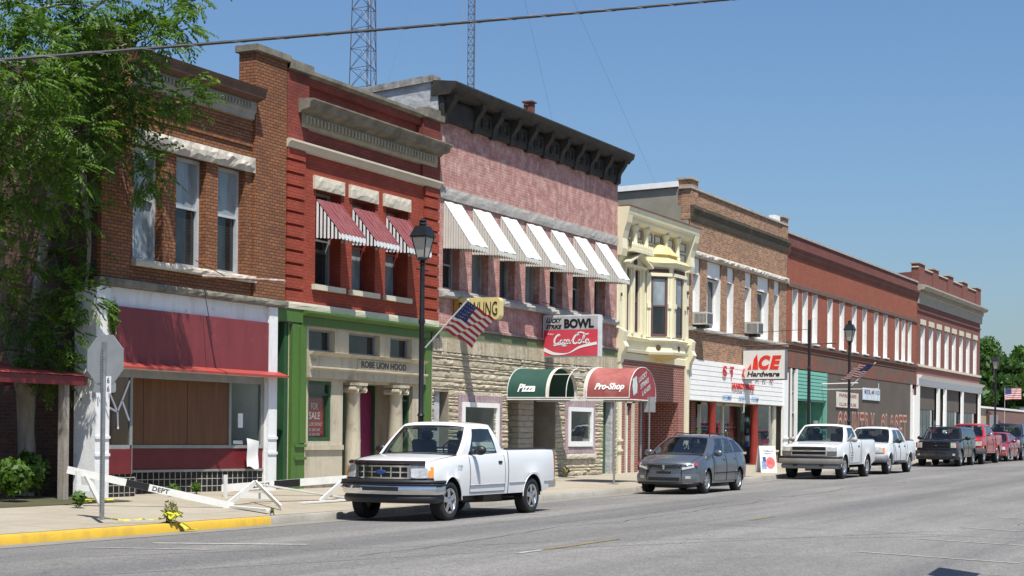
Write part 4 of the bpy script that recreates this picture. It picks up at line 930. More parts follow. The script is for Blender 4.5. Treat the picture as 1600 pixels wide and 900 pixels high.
# bay
bp = [(47.62, 19.0), (48.22, 18.36), (49.35, 18.36), (49.95, 19.0)]
def bayring(e):
    c = (48.785, 19.0); out = []
    for i, (a, b) in enumerate(bp): out.append((c[0]+(a-c[0])*(1+e/1.0), c[1]+(b-c[1])*(1+e/.7) if b < 19 else b))
    return out
def baysolid(mb, e0, z0, e1, z1):
    a = bayring(e0); b = bayring(e1)
    for i in range(3): mb.face([(a[i][0], a[i][1], z0), (a[i+1][0], a[i+1][1], z0), (b[i+1][0], b[i+1][1], z1), (b[i][0], b[i][1], z1)])
    mb.face([(p[0], p[1], z0) for p in a]); mb.face([(p[0], p[1], z1) for p in b]); return mb
bay = MB(); baysolid(bay, 0, 4.30, 0, 6.62); by = bay.build('bay', CREAM, Dd)
PLUM = M('plum_frame', (0,0,0)); ORN = M('plum_ornament', (0,0,0))
for i, (t0, t1) in enumerate(((.24, .76), (.27, .73))):
    p, q_ = Vector(bp[i]+(0,)), Vector(bp[i+1]+(0,)); d = (q_-p); L = d.length; d.normalize(); n_ = Vector((d.y, -d.x, 0))
    fo = MB(); a = p+d*L*t0; b = p+d*L*t1
    fo.obox((a+b)/2+n_*.012+Vector((0,0,4.52)), d, n_, (0,0,1), (b-a).length/2, .02, .04).obox((a+b)/2+n_*.012+Vector((0,0,6.28)), d, n_, (0,0,1), (b-a).length/2, .02, .03)
    for e in (a, b): fo.obox(e+n_*.012+Vector((0,0,5.4)), d, n_, (0,0,1), .03, .022, .91)
    fo.obox((a+b)/2+n_*.012+Vector((0,0,5.42)), d, n_, (0,0,1), (b-a).length/2, .018, .02)
    w_ = fo.build('bay_window', PLUM, by)
    MB().obox((a+b)/2+n_*.006+Vector((0,0,5.85)), d, n_, (0,0,1), (b-a).length/2-.03, .004, .42).build('pane', PANEB, Dd); MB().obox((a+b)/2+n_*.006+Vector((0,0,4.97)), d, n_, (0,0,1), (b-a).length/2-.03, .004, .42).build('pane', PANED, Dd)
    tr_ = MB()
    for e in (p+d*.06, p+d*L*.15, q_-d*L*.15, q_-d*.06): tr_.obox(e+n_*.03+Vector((0,0,5.44)), d, n_, (0,0,1), .032, .03, .98)
    for zz in (5.42,):
        for e in (p+d*L*.11, q_-d*L*.11): tr_.obox(e+n_*.06+Vector((0,0,zz)), d, n_, (0,0,1), .06, .04, .07)
    tr_.obox((p+q_)/2+n_*.04+Vector((0,0,6.38)), d, n_, (0,0,1), L/2-.02, .05, .05); tr_.build('bay_trim', CREAM, Dd)
    o_ = MB().obox((p+q_)/2+n_*.03+Vector((0,0,6.50)), d, n_, (0,0,1), L*.36, .03, .06); o_.build('bay_ornament', ORN, Dd)
    m_ = MB().lathe((p+q_)/2+n_*.01+Vector((0,0,4.13)), [(0, .05), (.07, .045), (.10, .0)], 10, axis=tuple(n_)); m_.build('medallion', ORN, Dd)
for nm, seq in (('bay_cornice', [(.02, 6.60), (.16, 6.66), (.20, 6.74), (.0, 6.78)]), ('bay_apron', [(.10, 4.30), (.14, 4.36), (.02, 4.42)]), ('bay_panel', [(.04, 3.95), (.02, 4.30)]), ('bay_base', [(.12, 3.92), (.14, 4.0), (.04, 4.02)])):
    q = MB(); 
    for (e0, z0), (e1, z1) in zip(seq, seq[1:]): baysolid(q, e0, z0, e1, z1)
    q.build(nm, CREAM, Dd)
q = MB(); seq = [(.17, 6.74), (.02, 6.86), (-.22, 6.94), (-.24, 7.02), (-.16, 7.04), (-.36, 7.22), (-.44, 7.34), (-.62, 7.40), (-.96, 7.52)]
for (e0, z0), (e1, z1) in zip(seq, seq[1:]): baysolid(q, e0, z0, e1, z1)
q.build('bell_roof', M('buff_bell_roof', (.60,.50,.24), .6, var=.12), Dd)
q = MB(); baysolid(q, -.05, 3.92, -.75, 3.70); q.build('fan_corbel', CREAMD, Dd)
q = MB().run([(D, 4.3), (D-.1, 4.32), (D-.16, 4.38), (D, 4.42)], 45.7, 47.6).run([(D, 3.92), (D-.14, 3.92), (D-.16, 4.0), (D, 4.03)], 45.7, 47.6); q.run([(D, 3.70), (D-.04, 3.70), (D-.05, 3.90), (D, 3.92)], 45.7, 51.2); q.run([(D, 4.3), (D-.1, 4.32), (D-.16, 4.38), (D, 4.42)], 49.9, 51.3); q.parts('ledge', CREAM, Dd)
for xx in (45.355, 51.16): MB().prism([(0, 3.55), (.12, 3.6), (.16, 3.8), (.30, 4.05), (.22, 4.2), (.26, 4.5), (.1, 4.6), (0, 4.6)], (xx, D, 0), (0,-1,0), (0,0,1), (1,0,0), .28).build('scroll_bracket', CREAM, Dd)
q = MB()
for xx in (45.62, 50.95, 51.3): 
    for zz in (5.55, 6.05): q.box(xx-.05, xx+.05, D-.05, D, zz, zz+.1)
q.parts('wall_ornament', ORN, Dd)
q = MB().box(45.42, 45.52, D-.05, D, 4.6, 6.7).box(50.1, 50.2, D-.05, D, 4.6, 6.7).box(50.95, 51.05, D-.05, D, 4.6, 6.7); q.parts('wall_pilaster_strip', CREAM, Dd)
window(Dd, 50.3, 50.75, 4.55, 6.45, D+.07, PLUM, PANE, PANED, rail=.5, fw=.05)

# ================================================================ E: tapestry brick hardware shop
BRE = brick('tapestry_brick', (.48,.25,.13), (.19,.10,.065), (.36,.26,.18), bw=.21, rh=.082, ms=.013, grime=.25, bmp=.6)
E_ = thing('brick_building', (51.46, D, 0), 'brown tapestry brick building with white boarded windows and a white clapboard shop sign', 'building')
hE = [(51.82, 52.56), (53.20, 54.66), (55.28, 56.04), (57.24, 58.01), (58.66, 60.09), (60.69, 61.42)]
wE = [(a, b, 5.02, 7.34) for a, b in hE]
facade(51.46, 62.31, 3.98, 8.55, wE, depth=.36).build('front_wall', BRE, E_)
MB().box(51.46, 62.31, D, D+.3, 8.55, 9.55).build('parapet', BRE, E_)
shell(E_, 51.46, 62.31, 9.6, M('grey_stucco', (.21,.195,.15), .95, col2=(.28,.26,.21), scale=1.2, bmp=.3), slope=.7)
MB().prism([(D+.4, 9.62), (D+24, 8.95), (D+24, 9.10), (D+.4, 9.80)], (51.38, 0, 0), (0,1,0), (0,0,1), (1,0,0), .4).build('roof_flashing', WHITE, E_)
MB().box(51.40, 62.35, D-.06, D+.36, 9.55, 9.62).build('coping', STONEG, E_)
q = MB().box(51.47, 52.15, D-.03, D+.42, 9.0, 9.85).box(61.55, 62.3, D-.03, D+.42, 9.0, 9.82); q.parts('corner_pier', BRE, E_)
MB().box(51.42, 52.2, D-.08, D+.47, 9.85, 9.92).box(61.5, 62.36, D-.08, D+.47, 9.82, 9.88).parts('pier_cap', STONEG, E_)
MB().box(60.9, 61.52, D+.05, D+.3, 9.62, 9.84).build('white_flashing', WHITE, E_)
STN = brick('lichened_brick', (.09,.07,.045), (.05,.042,.03), (.10,.09,.06), bw=.21, rh=.082, ms=.013, grime=.3, wear=True, wearc=(.16,.12,.07), wear_t=(.55,.7))
q = MB().run([(D, 8.52), (D-.03, 8.52), (D-.06, 8.65), (D-.09, 8.78), (D-.14, 8.9), (D-.14, 9.0), (D, 9.03)], 51.5, 62.3); q.build('corbel_band', STN, E_)
rough_bar(51.46, 62.31, D-.10, D, 7.34, 7.54, 60, .045, 91).build('lintel_band', ROUGHST, E_)
rough_bar(51.46, 62.31, D-.10, D+.1, 4.90, 5.02, 40, .01, 92).build('sill', STONEG, E_)
for i, h in enumerate(wE):
    MB().box(h[0]+.01, h[1]-.01, D+.06, D+.12, 6.80, 7.33).build('transom_board', WHITE, E_)
    q = MB().box(h[1]-.025, h[1]-.003, D+.03, D+.36, 5.03, 6.8).box(h[0]+.003, h[0]+.025, D+.03, D+.36, 5.03, 6.8).box(h[0]+.025, h[1]-.025, D+.1, D+.36, 5.022, 5.05); q.parts('window_lining', WHITE, E_)
    window(E_, h[0]+.03, h[1]-.03, 5.05, 6.8, D+.24, WHITE, PANED if i in (1, 4) else PANE, PANED, rail=.5 if i not in (1, 4) else None, fw=.07, mull=(.5,) if i in (1, 4) else None)
clp = MB(); nb = 8
for i in range(nb):
    za = 2.62+(3.97-2.62)*i/nb; zb2 = 2.62+(3.97-2.62)*(i+1)/nb
    clp.prism([(.0, za), (.068, za), (.060, zb2-.002), (0, zb2-.002)], (51.5, D-.0, 0), (0,-1,0), (0,0,1), (1,0,0), 10.55)
clp.build('clapboard_sign', WHITE, E_)
lt = MB()
for s_, xx in (('S', 54.65), ('T', 55.4), ('C', 56.75), ('L', 57.5), ('A', 58.3), ('R', 59.1), ('K', 60.0)): letters(lt, s_, (xx, D-.10, 3.50), (1,0,0), (0,0,1), .38, .36, .02, offset=.03)
lt.parts('red_letter', REDINK, E_, gap=.04); lt = MB()
letters(lt, 'HARDWARE', (55.65, D-.10, 3.10), (1,0,0), (0,0,1), 2.45, .21, .02, offset=.04, space=1.15)
lt.build('small_red_lettering', REDINK, E_)
lt = MB(); letters(lt, 'HOME', (54.7, D-.09, 2.72), (1,0,0), (0,0,1), .95, .14, 0, offset=.02); letters(lt, 'AND', (56.4, D-.09, 2.72), (1,0,0), (0,0,1), .7, .14, 0, offset=.02); letters(lt, 'FARM', (57.9, D-.09, 2.72), (1,0,0), (0,0,1), .75, .14, 0, offset=.02); lt.build('blue_lettering', BLUEINK, E_)
facade(51.46, 62.31, .05, 3.98, [(51.5, 62.0, .2, 2.60, .0)], y=D+.01).build('shopfront_wall', WHITE, E_)
q = MB().box(61.75, 62.28, D-.12, D+.0, .2, 3.9)
for zz in (1.35, 1.05, .8): q.box(61.7, 62.3, D-.16, D-.12, zz, zz+.06)
q.build('pilaster', WHITE, E_)
# shop: brick bulkhead, posts, glass and goods behind
q = MB().box(53.9, 58.8, D+.45, D+.6, .2, .78).box(59.1, 61.7, D+.10, D+.25, .2, .85); q.parts('brick_bulkhead', BRD, E_)
q = MB().box(53.9, 58.8, D+.40, D+.62, .78, .86).box(59.1, 61.7, D+.06, D+.27, .85, .92).box(53.9, 53.98, D+.45, D+.55, .86, 2.6).box(56.3, 56.4, D+.45, D+.55, .86, 2.6).box(58.9, 59.0, D+.2, D+.3, .86, 2.6).box(61.2, 61.5, D+.12, D+.25, .92, 2.6).box(53.9, 58.9, D+.45, D+.55, 2.52, 2.6); q.parts('shop_frame', M('ivory_frame', (.6,.56,.45), .6), E_)
MB().box(54.0, 58.85, D+.5, D+.51, .86, 2.55).box(59.0, 61.2, D+.18, D+.19, .92, 2.6).parts('shop_glass', SHOP, E_)
for xx in (54.0, 58.65): MB().lathe((xx+.1, D+.1, 0), [(.20, .2), (.20, .35), (.15, .4), (.14, 2.5), (.19, 2.6)], 16).build('red_post', M('red_post_paint', (.30,.035,.025), .5), E_, smooth=40)
q = MB().box(51.7, 51.9, D+1.4, D+1.5, .2, 2.6).box(53.3, 53.5, D+1.4, D+1.5, .2, 2.6).box(51.9, 53.3, D+1.42, D+1.5, 2.3, 2.6); q.build('door_frame', M('ivory_frame', (0,0,0)), E_)
MB().box(52.0, 52.9, D+1.44, D+1.48, .3, 2.3).build('door', M('dark_door', (0,0,0)), E_)
MB().box(52.9, 53.3, D+1.35, D+1.5, .2, 2.6).box(51.5, 51.7, D+1.35, D+1.5, .2, 2.6).box(53.5, 53.95, D+.62, D+1.5, .2, 2.6).parts('inner_brick_wall', BRD, E_)
MB().box(51.5, 62.0, D+4.0, D+4.1, .2, 2.7).box(51.5, 62.0, D+.8, D+4.0, 2.62, 2.7).build('interior_wall', M('shop_interior', (.10,.11,.105), .9, col2=(.16,.17,.16), scale=1), E_)
MB().box(51.5, 62.0, D+.6, D+4.0, .21, .24).build('interior_floor', M('shop_floor', (.16,.14,.11), .7), E_)
goods = [M('goods_%s' % nm, c, .5) for nm, c in (('blue', (.05,.14,.35)), ('green', (.10,.28,.05)), ('red', (.4,.03,.03)), ('white', (.6,.6,.58)), ('tan', (.32,.25,.15)), ('teal', (.03,.20,.25)), ('dark', (.03,.03,.035)))]
sh = MB(); gm = {i: MB() for i in range(7)}
for row, yy in enumerate((D+.85, D+1.7)):
    for zz in (.95, 1.35, 1.75): sh.box(54.2, 58.5, yy-.12, yy+.2, zz, zz+.025)
    for zz in (.975, 1.375, 1.775):
        x = 54.3
        while x < 58.3:
            wd = rnd(.08, .3); h_ = rnd(.14, .36); gm[random.randrange(7)].box(x, x+wd, yy-.1, yy+rnd(.0, .15), zz, zz+h_); x += wd+rnd(.02, .22)
for k_ in range(40):
    x = rnd(59.2, 61.0); zz = rnd(.95, 2.2); gm[random.choice((0, 3, 4, 5, 6))].box(x, x+rnd(.05, .16), D+.5+rnd(0, .1), D+.65, zz, zz+rnd(.1, .25))
sh.parts('shelf', M('shelf_white', (.5,.5,.48), .6), E_)
for i in gm: gm[i].build('shelf_goods', goods[i], E_)
q = MB()
for k_ in range(70):
    x = rnd(57.3, 58.5); y_ = D+rnd(.58, .7); z0 = .86; a = rnd(-.12, .12); q.prism([(-.015, 0), (.015, 0), (a, rnd(.2, .4))], (x, y_, z0), (1,0,0), (0,0,1), (0,1,0), .004)
tag(q.build('potted_plant', M('plant_leaf', (.12,.25,.04), .5)), 'bright green leafy plant in the hardware shop window beside the red post', 'plant')
# AC units
def ac(x, z, lab):
    r = thing('air_conditioner', (x, D, z), lab, 'air conditioner', 'window air conditioners')
    MB().box(x, x+.62, D-.48, D+.25, z, z+.42).build('case', M('ivory_metal', (.5,.49,.45), .5), r, bevel=.012)
    q = MB()
    for k_ in range(9): q.box(x-.006, x, D-.45+k_*.045, D-.425+k_*.045, z+.06, z+.36)
    q.build('side_louvre', M('dark_vent', (.10,.10,.10), .6), r); MB().box(x+.05, x+.57, D-.488, D-.48, z+.05, z+.37).build('coil_grille', M('dark_vent', (0,0,0)), r)
    MB().box(x+.1, x+.5, D-.4, D-.1, z-.10, z-.002).build('support', IRON, r)
ac(51.86, 5.10, 'window air conditioner at the left end of the brown brick floor beside the cream building'); ac(57.3, 5.12, 'window air conditioner in the fourth window, straight above the hanging hardware sign')
# hanging hardware sign on its pipe
hs = thing('hardware_sign', (57.0, D, 3.4), 'white hanging box sign with red ACE and black Hardware lettering', 'sign')
x0 = 56.95; ya, yb2 = 19.0-.02, 17.37; zb_, zt_ = 3.44, 4.53
MB().box(x0, x0+.22, yb2, ya, zb_, zt_).build('cabinet', M('grey_cabinet_edge', (.16,.16,.17), .5), hs, bevel=.01)
o = MB().box(x0-.008, x0, yb2+.04, ya-.04, zb_+.04, zt_-.04).build('face', M('sign_white_face', (.68,.67,.62), .4, var=.05), hs)
lt = MB(); X_ = x0-.016
def fy(u): return ya-.07-u*1.48
UX, UZ = (0,-1,0), (0,0,1)
# slanted A cut by stripes, then C E
lt.prism([(.10, .36), (.28, .36), (.34, .84), (.335, .88)], (X_, fy(0)+.0, zb_), UX, UZ, (1,0,0), .004)
lt.m = 0; lt.v = []; lt.f = []; lt.mi = []
lt.prism([(.10, .37), (.24, .37), (.30, .62)], (X_, ya-.07, zb_), UX, UZ, (1,0,0), .004); lt.prism([(.28, .37), (.345, .37), (.345, .66), (.33, .70)], (X_, ya-.07, zb_), UX, UZ, (1,0,0), .004)
lt.v = []; lt.f = []; lt.mi = []
lt.prism([(.12, .37), (.27, .37), (.27, .60)], (X_, ya-.07, zb_), UX, UZ, (1,0,0), .004)
lt.prism([(.31, .37), (.53, .37), (.49, .93), (.36, .74)], (X_, ya-.07, zb_), UX, UZ, (1,0,0), .004)
letters(lt, 'C', (X_-.0, ya-.07-.54, zb_+.36), UX, UZ, .44, .52, 0, shear=.25, offset=.06); letters(lt, 'E', (X_, ya-.07-.94, zb_+.37), UX, UZ, .44, .50, 0, shear=.25, offset=.06)
lt.build('red_lettering', M('bright_sign_red', (.68,.035,.02), .4), o)
letters(MB(), 'Hardware', (X_, ya-.19, zb_+.12), UX, UZ, 1.20, .19, 0, shear=.2, offset=.035).build('black_lettering', INK, o)
q = MB().tube([(x0+.11, D-.02, 4.66), (x0+.11, 15.6, 4.72)], .025, 7)
for yy in (18.7, 17.6): q.tube([(x0+.11, yy, 4.53), (x0+.11, yy, 4.68)], .01, 5)
q.build('pipe_arm', M('dark_rusty_pipe', (.10,.05,.035), .7), hs)
MB().tube([(x0+.15, 18.95, 3.4), (x0+.15, 18.95, 2.3), (x0+.15, 19.0, 2.28)], .02, 6).build('conduit', M('white_conduit', (.6,.6,.58), .5), hs)
# ================================================================ F: long red building
BRF = brick('orange_red_brick', (.34,.090,.048), (.27,.066,.036), (.25,.10,.06), bw=.21, rh=.08, grime=.2, bmp=.3)
BRF2 = brick('plum_red_brick', (.21,.065,.05), (.17,.05,.04), (.15,.07,.055), grime=.3, bmp=.3)
BRFW = brick('smoke_stained_brick', (.25,.085,.05), (.20,.075,.05), (.18,.09,.07), grime=.35, wear=True, wearc=(.10,.09,.075), wear_s=.7, wear_t=(.48,.62))
Fb = thing('brick_building', (62.33, D, 0), 'long orange red brick building with twelve narrow white windows above brown boards', 'building')
fx = [(62.98, 64.47), (64.95, 65.90), (65.75, 66.59)]
rights = [63.82, 65.19, 66.59, 68.86, 70.74, 72.81, 74.62, 76.71, 78.49, 80.82, 82.16, 83.50]
wF = [(r_-.78, r_, 5.14, 7.26) for r_ in rights]
facade(62.33, 84.7, 4.12, 8.5, wF, depth=.30).build('front_wall', BRF, Fb)
MB().box(62.33, 84.7, D+.0, D+.3, 8.5, 9.30).build('parapet', BRF2, Fb)
MB().run([(D, 8.45), (D-.05, 8.5), (D-.10, 8.62), (D-.10, 8.7), (D-.16, 8.8), (D-.16, 8.9), (D, 8.96)], 62.4, 84.7).build('corbel_cornice', BRF2, Fb)
MB().box(62.3, 84.72, D-.05, D+.35, 9.30, 9.38).build('coping', STONEG, Fb)
shell(Fb, 62.33, 84.7, 9.3, BRF2, slope=.8)
MB().run([(D, 7.26), (D-.05, 7.27), (D-.05, 7.42), (D, 7.44)], 62.34, 84.7).build('lintel_band', M('dark_lintel_band', (.09,.065,.055), .9, col2=(.16,.10,.08), scale=4), Fb)
q = MB().run([(D, 4.98), (D-.09, 5.0), (D-.09, 5.12), (D, 5.14)], 62.34, 84.7).run([(D, 4.80), (D-.04, 4.80), (D-.04, 4.84), (D, 4.86)], 62.34, 84.7); q.parts('sill_band', M('dark_sill_band', (.12,.075,.06), .9, col2=(.07,.05,.045), scale=3), Fb)
for i, h in enumerate(wF):
    q = MB().box(h[1]-.03, h[1]-.002, D+.0, D+.3, 5.16, 7.255).box(h[0]+.002, h[0]+.03, D+.0, D+.3, 5.16, 7.255).box(h[0]-.02, h[1]+.02, D-.12, D+.28, 5.145, 5.20); q.parts('window_lining', WHITE, Fb)
    window(Fb, h[0]+.035, h[1]-.035, 5.20, 7.24, D+.16, WHITE, PANE, PANED, rail=.55, fw=.05)
MB().box(62.33, 84.7, D-.02, D+.0, 4.13, 4.79).build('stained_band', BRFW, Fb)
holes = [(63.0, 63.62, .3, 4.05, .15), (63.72, 67.95, .3, 2.90, 1.4), (83.6, 84.5, .5, 3.95, .25)]
BRO = M('brown_panel', (.085,.068,.055), .75, col2=(.115,.095,.08), scale=.6)
facade(62.33, 84.7, .1, 4.12, [(63.0, 68.0, .1, 4.12, .0), (83.5, 84.6, .1, 4.12, .0)], y=D).build('boarded_front', BRO, Fb)
q = MB().box(62.9, 63.02, D-.04, D+.06, .3, 4.1).box(63.62, 63.72, D-.06, D+.06, .3, 4.1).box(83.42, 83.56, D-.06, D+.06, .4, 4.1).box(84.3, 84.62, D-.06, D+.1, .4, 3.6); q.parts('white_trim', WHITE, Fb)
window(Fb, 63.02, 63.62, 2.35, 4.05, D+.05, M('grey_frame', (.35,.36,.35), .5), PANED, PANED, rail=.5, mull=(.5,))
o = window(Fb, 63.02, 63.62, .35, 2.28, D+.1, M('grey_frame', (0,0,0)), SHOP, rail=None, name='glass_door'); MB().box(63.5, 63.54, D+.02, D+.08, 1.1, 1.5).build('handle', STEEL, o)
TEAL = worn('teal_siding', (.16,.42,.33), (.11,.30,.24), (.24,.46,.38), .6, (.62,.78), 1.5, .6)
q = MB()
for i in range(8): za = 2.95+i*.142; q.prism([(0, za), (.06, za), (.045, za+.138), (0, za+.138)], (63.74, D, 0), (0,-1,0), (0,0,1), (1,0,0), 4.2)
q.box(63.72, 67.98, D+.0, D+.06, 2.86, 2.95); q.build('teal_siding', TEAL, Fb)
MB().box(63.7, 68.0, D+1.3, D+1.36, .3, 2.9).box(67.9, 67.98, D+0.0, D+1.3, .3, 2.9).box(65.6, 65.75, D-.0, D+.12, .3, 4.1).box(67.86, 68.0, D-.05, D+.1, .3, 4.1).build('teal_recess', M('teal_paint', (.14,.38,.29), .6), Fb)
MB().box(63.9, 64.8, D+1.25, D+1.3, .5, 2.4).build('door', PANED, Fb)
window(Fb, 83.56, 84.3, .9, 3.9, D+.05, WHITE, SHOP, rail=None, mull=(.5,), name='side_light'); MB().box(83.5, 84.6, D+.6, D+.65, .4, 4.1).build('backdrop', M('dim_interior', (0,0,0)), Fb)
q = MB(); q2 = MB()
U_, V_ = (1,0,0), (0,0,1)
def cw(s_, xa, xb):
    n_ = len(s_); p_ = (xb-xa)/n_
    for i, ch_ in enumerate(s_):
        letters(q2, ch_, (xa+i*p_+.08, D-.012, .93), U_, V_, p_*.80, 1.64, 0, offset=.045); letters(q, ch_, (xa+i*p_+.15, D-.018, 1.02), U_, V_, p_*.66, 1.46, 0, offset=-.005)
for wd_, xa_, xb_ in (('COUNTRY', 69.7, 76.3), ('CLOSET', 77.3, 82.7)):
    q = MB(); q2 = MB(); cw(wd_, xa_, xb_)
    o_ = q.build('painted_lettering', M('brick_red_letters', (.20,.04,.025), .7, col2=(.26,.07,.04), scale=3), Fb); q2.build('letter_outline', M('pinkish_outline', (.50,.32,.26), .7), o_)
s = tag(MB().box(69.5, 73.1, D-.05, D-.02, 2.72, 3.38).build('shop_sign', M('ivory_board', (.62,.58,.50), .6)), 'ivory board sign above the painted word COUNTRY on the brown wall', 'sign')
q = MB(); letters(q, 'PAPAS BEARS', (69.9, D-.056, 3.16), U_, V_, 2.8, .15, 0, offset=.01); letters(q, 'CLUB HOUSE', (69.9, D-.056, 2.79), U_, V_, 2.8, .13, 0, offset=.01); q.build('lettering', M('dull_red_ink', (.30,.04,.04), .6), s)
MB().prism([(-.2, 0), (.2, 0), (.12, .12), (.08, .24), (0, .3), (-.08, .24), (-.12, .12)], (71.4, D-.056, 2.9), U_, V_, (0,-1,0), .002).build('emblem', M('dark_green_ink', (.03,.05,.03), .6), s)
s = tag(MB().box(73.9, 77.0, D-.05, D-.02, 3.14, 3.68).build('shop_banner', M('pale_blue_banner', (.55,.64,.68), .6)), 'pale blue white banner sign higher up beside the ivory board on the brown wall', 'sign')
q = MB(); letters(q, 'MODEL', (74.15, D-.056, 3.40), U_, V_, 1.1, .2, 0, offset=.01); letters(q, '1 KO', (76.1, D-.056, 3.40), U_, V_, .8, .2, 0, offset=.01); q.build('lettering', M('navy_ink', (.06,.08,.25), .6), s); letters(MB(), '#8', (75.4, D-.056, 3.40), U_, V_, .5, .2, 0, offset=.02).build('red_lettering', M('dull_red_ink', (0,0,0)), s)
s = thing('projecting_sign_frame', (67.2, D, 3.7), 'empty white pipe sign frame projecting over the pavement by the teal front', 'sign frame')
q = MB().tube([(67.2, D, 3.62), (67.2, 17.45, 3.66)], .03, 6).tube([(67.2, D, 3.4), (67.2, 16.6, 3.42)], .015, 5).tube([(67.2, 16.6, 3.42), (67.2, 16.6, 3.64)], .015, 5)
q.build('pipe', M('white_conduit', (0,0,0)), s)
s = tag(MB().box(66.1, 66.5, D-.1, D-.02, 1.75, 2.1).build('meter_box', GREYM), 'small grey meter box on the teal shopfront', 'meter box')

# ================================================================ G: last brick building
BRG = brick('dusky_red_brick', (.23,.075,.055), (.19,.058,.045), (.18,.09,.075), grime=.2, bmp=.3)
Gb = thing('brick_building', (84.72, D, 0), 'farthest red brick building with stepped parapet, eight windows and white shop cornice', 'building')
wG = [(a, b, 5.20, 7.25) for a, b in ((85.55, 86.55), (87.48, 88.55), (89.40, 90.45), (91.42, 92.50), (93.35, 94.40), (95.35, 96.40), (97.30, 98.38), (99.40, 100.49))]
facade(84.74, 101.45, 4.62, 8.3, wG, depth=.3).build('front_wall', BRG, Gb)
MB().box(84.74, 101.45, D+.0, D+.3, 8.3, 10.1).build('parapet', BRG, Gb)
MB().box(84.7, 101.5, D-.05, D+.35, 10.1, 10.16).build('coping', STONEL, Gb)
for a in (84.76, 88.1, 91.9, 95.9, 99.9): 
    b = a+1.35; MB().box(a, b, D-.06, D+.33, 9.25, 10.30).build('parapet_pier', BRG, Gb); MB().box(a-.05, b+.05, D-.11, D+.38, 10.30, 10.37).build('pier_cap', STONEG, Gb)
shell(Gb, 84.74, 101.45, 9.9, BRF2, slope=1.4)
mb = MB().run([(D, 8.28), (D-.05, 8.28), (D-.07, 8.72), (D-.14, 8.78), (D-.14, 8.95), (D-.36, 9.0), (D-.42, 9.12), (D-.42, 9.2), (D, 9.28)], 84.74, 101.8); dentils(mb, 84.9, 101.5, D-.24, D-.14, 8.82, 8.93, .42); mb.build('cornice', M('dingy_cornice', (.30,.27,.22), .85, col2=(.40,.37,.31), scale=2), Gb)
MB().run([(D, 7.9), (D-.06, 7.92), (D-.06, 8.0), (D, 8.02)], 84.74, 101.45).build('brick_band', BRF2, Gb)
for h in wG:
    MB().box(h[0]-.08, h[1]+.08, D-.04, D, 7.25, 7.52).build('lintel', STONEL, Gb)
    MB().box(h[1]-.05, h[1]-.003, D+.01, D+.3, 5.22, 7.245).build('window_lining', WHITE, Gb)
    window(Gb, h[0]+.01, h[1]-.05, 5.20, 7.24, D+.18, WHITE, PANE, PANED, rail=.55, fw=.08)
MB().box(84.74, 101.5, D-.10, D+.05, 5.08, 5.19).build('sill', STONEL, Gb)
MB().run([(D, 4.12), (D-.10, 4.14), (D-.12, 4.45), (D-.25, 4.55), (D-.30, 4.64), (D, 4.68)], 84.74, 101.75).build('shop_cornice', WHITE, Gb)
facade(84.74, 101.45, .3, 4.12, [(85.3, 89.5, .3, 4.1, .0), (89.9, 91.2, .3, 4.1, .0), (91.7, 95.9, .3, 4.1, .0), (96.5, 101.0, .3, 4.1, .0)], y=D).build('shopfront_frame', WHITE, Gb)
q = MB().box(85.3, 89.5, D+.1, D+.15, 2.92, 4.1).box(89.9, 91.2, D+.1, D+.15, 2.4, 4.1).box(91.7, 95.9, D+.1, D+.15, 2.92, 4.1).box(96.5, 101.0, D+.1, D+.15, 2.92, 4.1); q.parts('brown_panel', BRO, Gb)
q = MB().box(85.3, 89.5, D+.12, D+.13, .9, 2.9).box(91.7, 95.9, D+.12, D+.13, .9, 2.9).box(96.5, 101.0, D+.12, D+.13, .9, 2.9).box(90.0, 91.1, D+.3, D+.31, .5, 2.4); q.parts('shop_glass', SHOP, Gb)
q = MB().box(85.3, 101.0, D+.1, D+.3, .3, .9); q.build('stall_riser', BRD, Gb)
q = MB()
for a, b in ((85.4, 89.4), (91.8, 95.8), (96.6, 100.9)):
    x = a
    while x < b: q.prism([(0, 0), (.16, -.07), (.16, 1.9), (0, 1.9)], (x, D+.35+rnd(0, .08), .95), U_, V_, (0,1,0), .01); x += rnd(.2, .5)
q.build('curtain', M('pale_shop_curtain', (.60,.62,.60), .9, col2=(.36,.38,.38), scale=3), Gb)
MB().box(85.0, 101.2, D+.9, D+1.0, .3, 4.1).build('backdrop', M('dim_interior', (0,0,0)), Gb)
q = MB()
for xx in (84.78, 89.55, 91.3, 95.95, 101.05): q.box(xx, xx+.34, D-.1, D, .4, 4.12)
q.parts('pilaster', WHITE, Gb)

# ================================================================ beyond the cross street
Lb = thing('low_shop', (118, 24, .6), 'low tan one storey shop with a brown awning beyond the cross street', 'building')
MB().box(118, 150, 24, 40, .5, 3.75).build('wall', M('tan_render', (.36,.30,.21), .9), Lb)
MB().box(117.8, 150.2, 23.8, 40.2, 3.75, 3.9).build('parapet_cap', WHITE, Lb)
MB().prism([(0, 2.3), (1.5, 2.2), (1.5, 2.32), (.1, 3.65), (0, 3.65)], (131, 24, 0), (0,-1,0), (0,0,1), (1,0,0), 17).build('awning', M('brown_awning', (.085,.042,.032), .8), Lb)
MB().box(132, 147, 23.95, 24, 1.0, 2.5).build('shop_window', PANED, Lb)
Wb = thing('white_building', (152, 24, .6), 'small white building behind the far flag at the end of the street', 'building')
MB().box(152, 166, 21.5, 33, .4, 4.2).prism([(0, 4.2), (14, 4.2), (14, 4.9), (0, 5.5)], (152, 21.5, 0), (1,0,0), (0,0,1), (0,1,0), .3).build('wall', WHITE, Wb); MB().box(151.9, 166.1, 21.4, 33.1, 4.2, 4.3).build('roof', M('tar_roof', (0,0,0)), Wb)
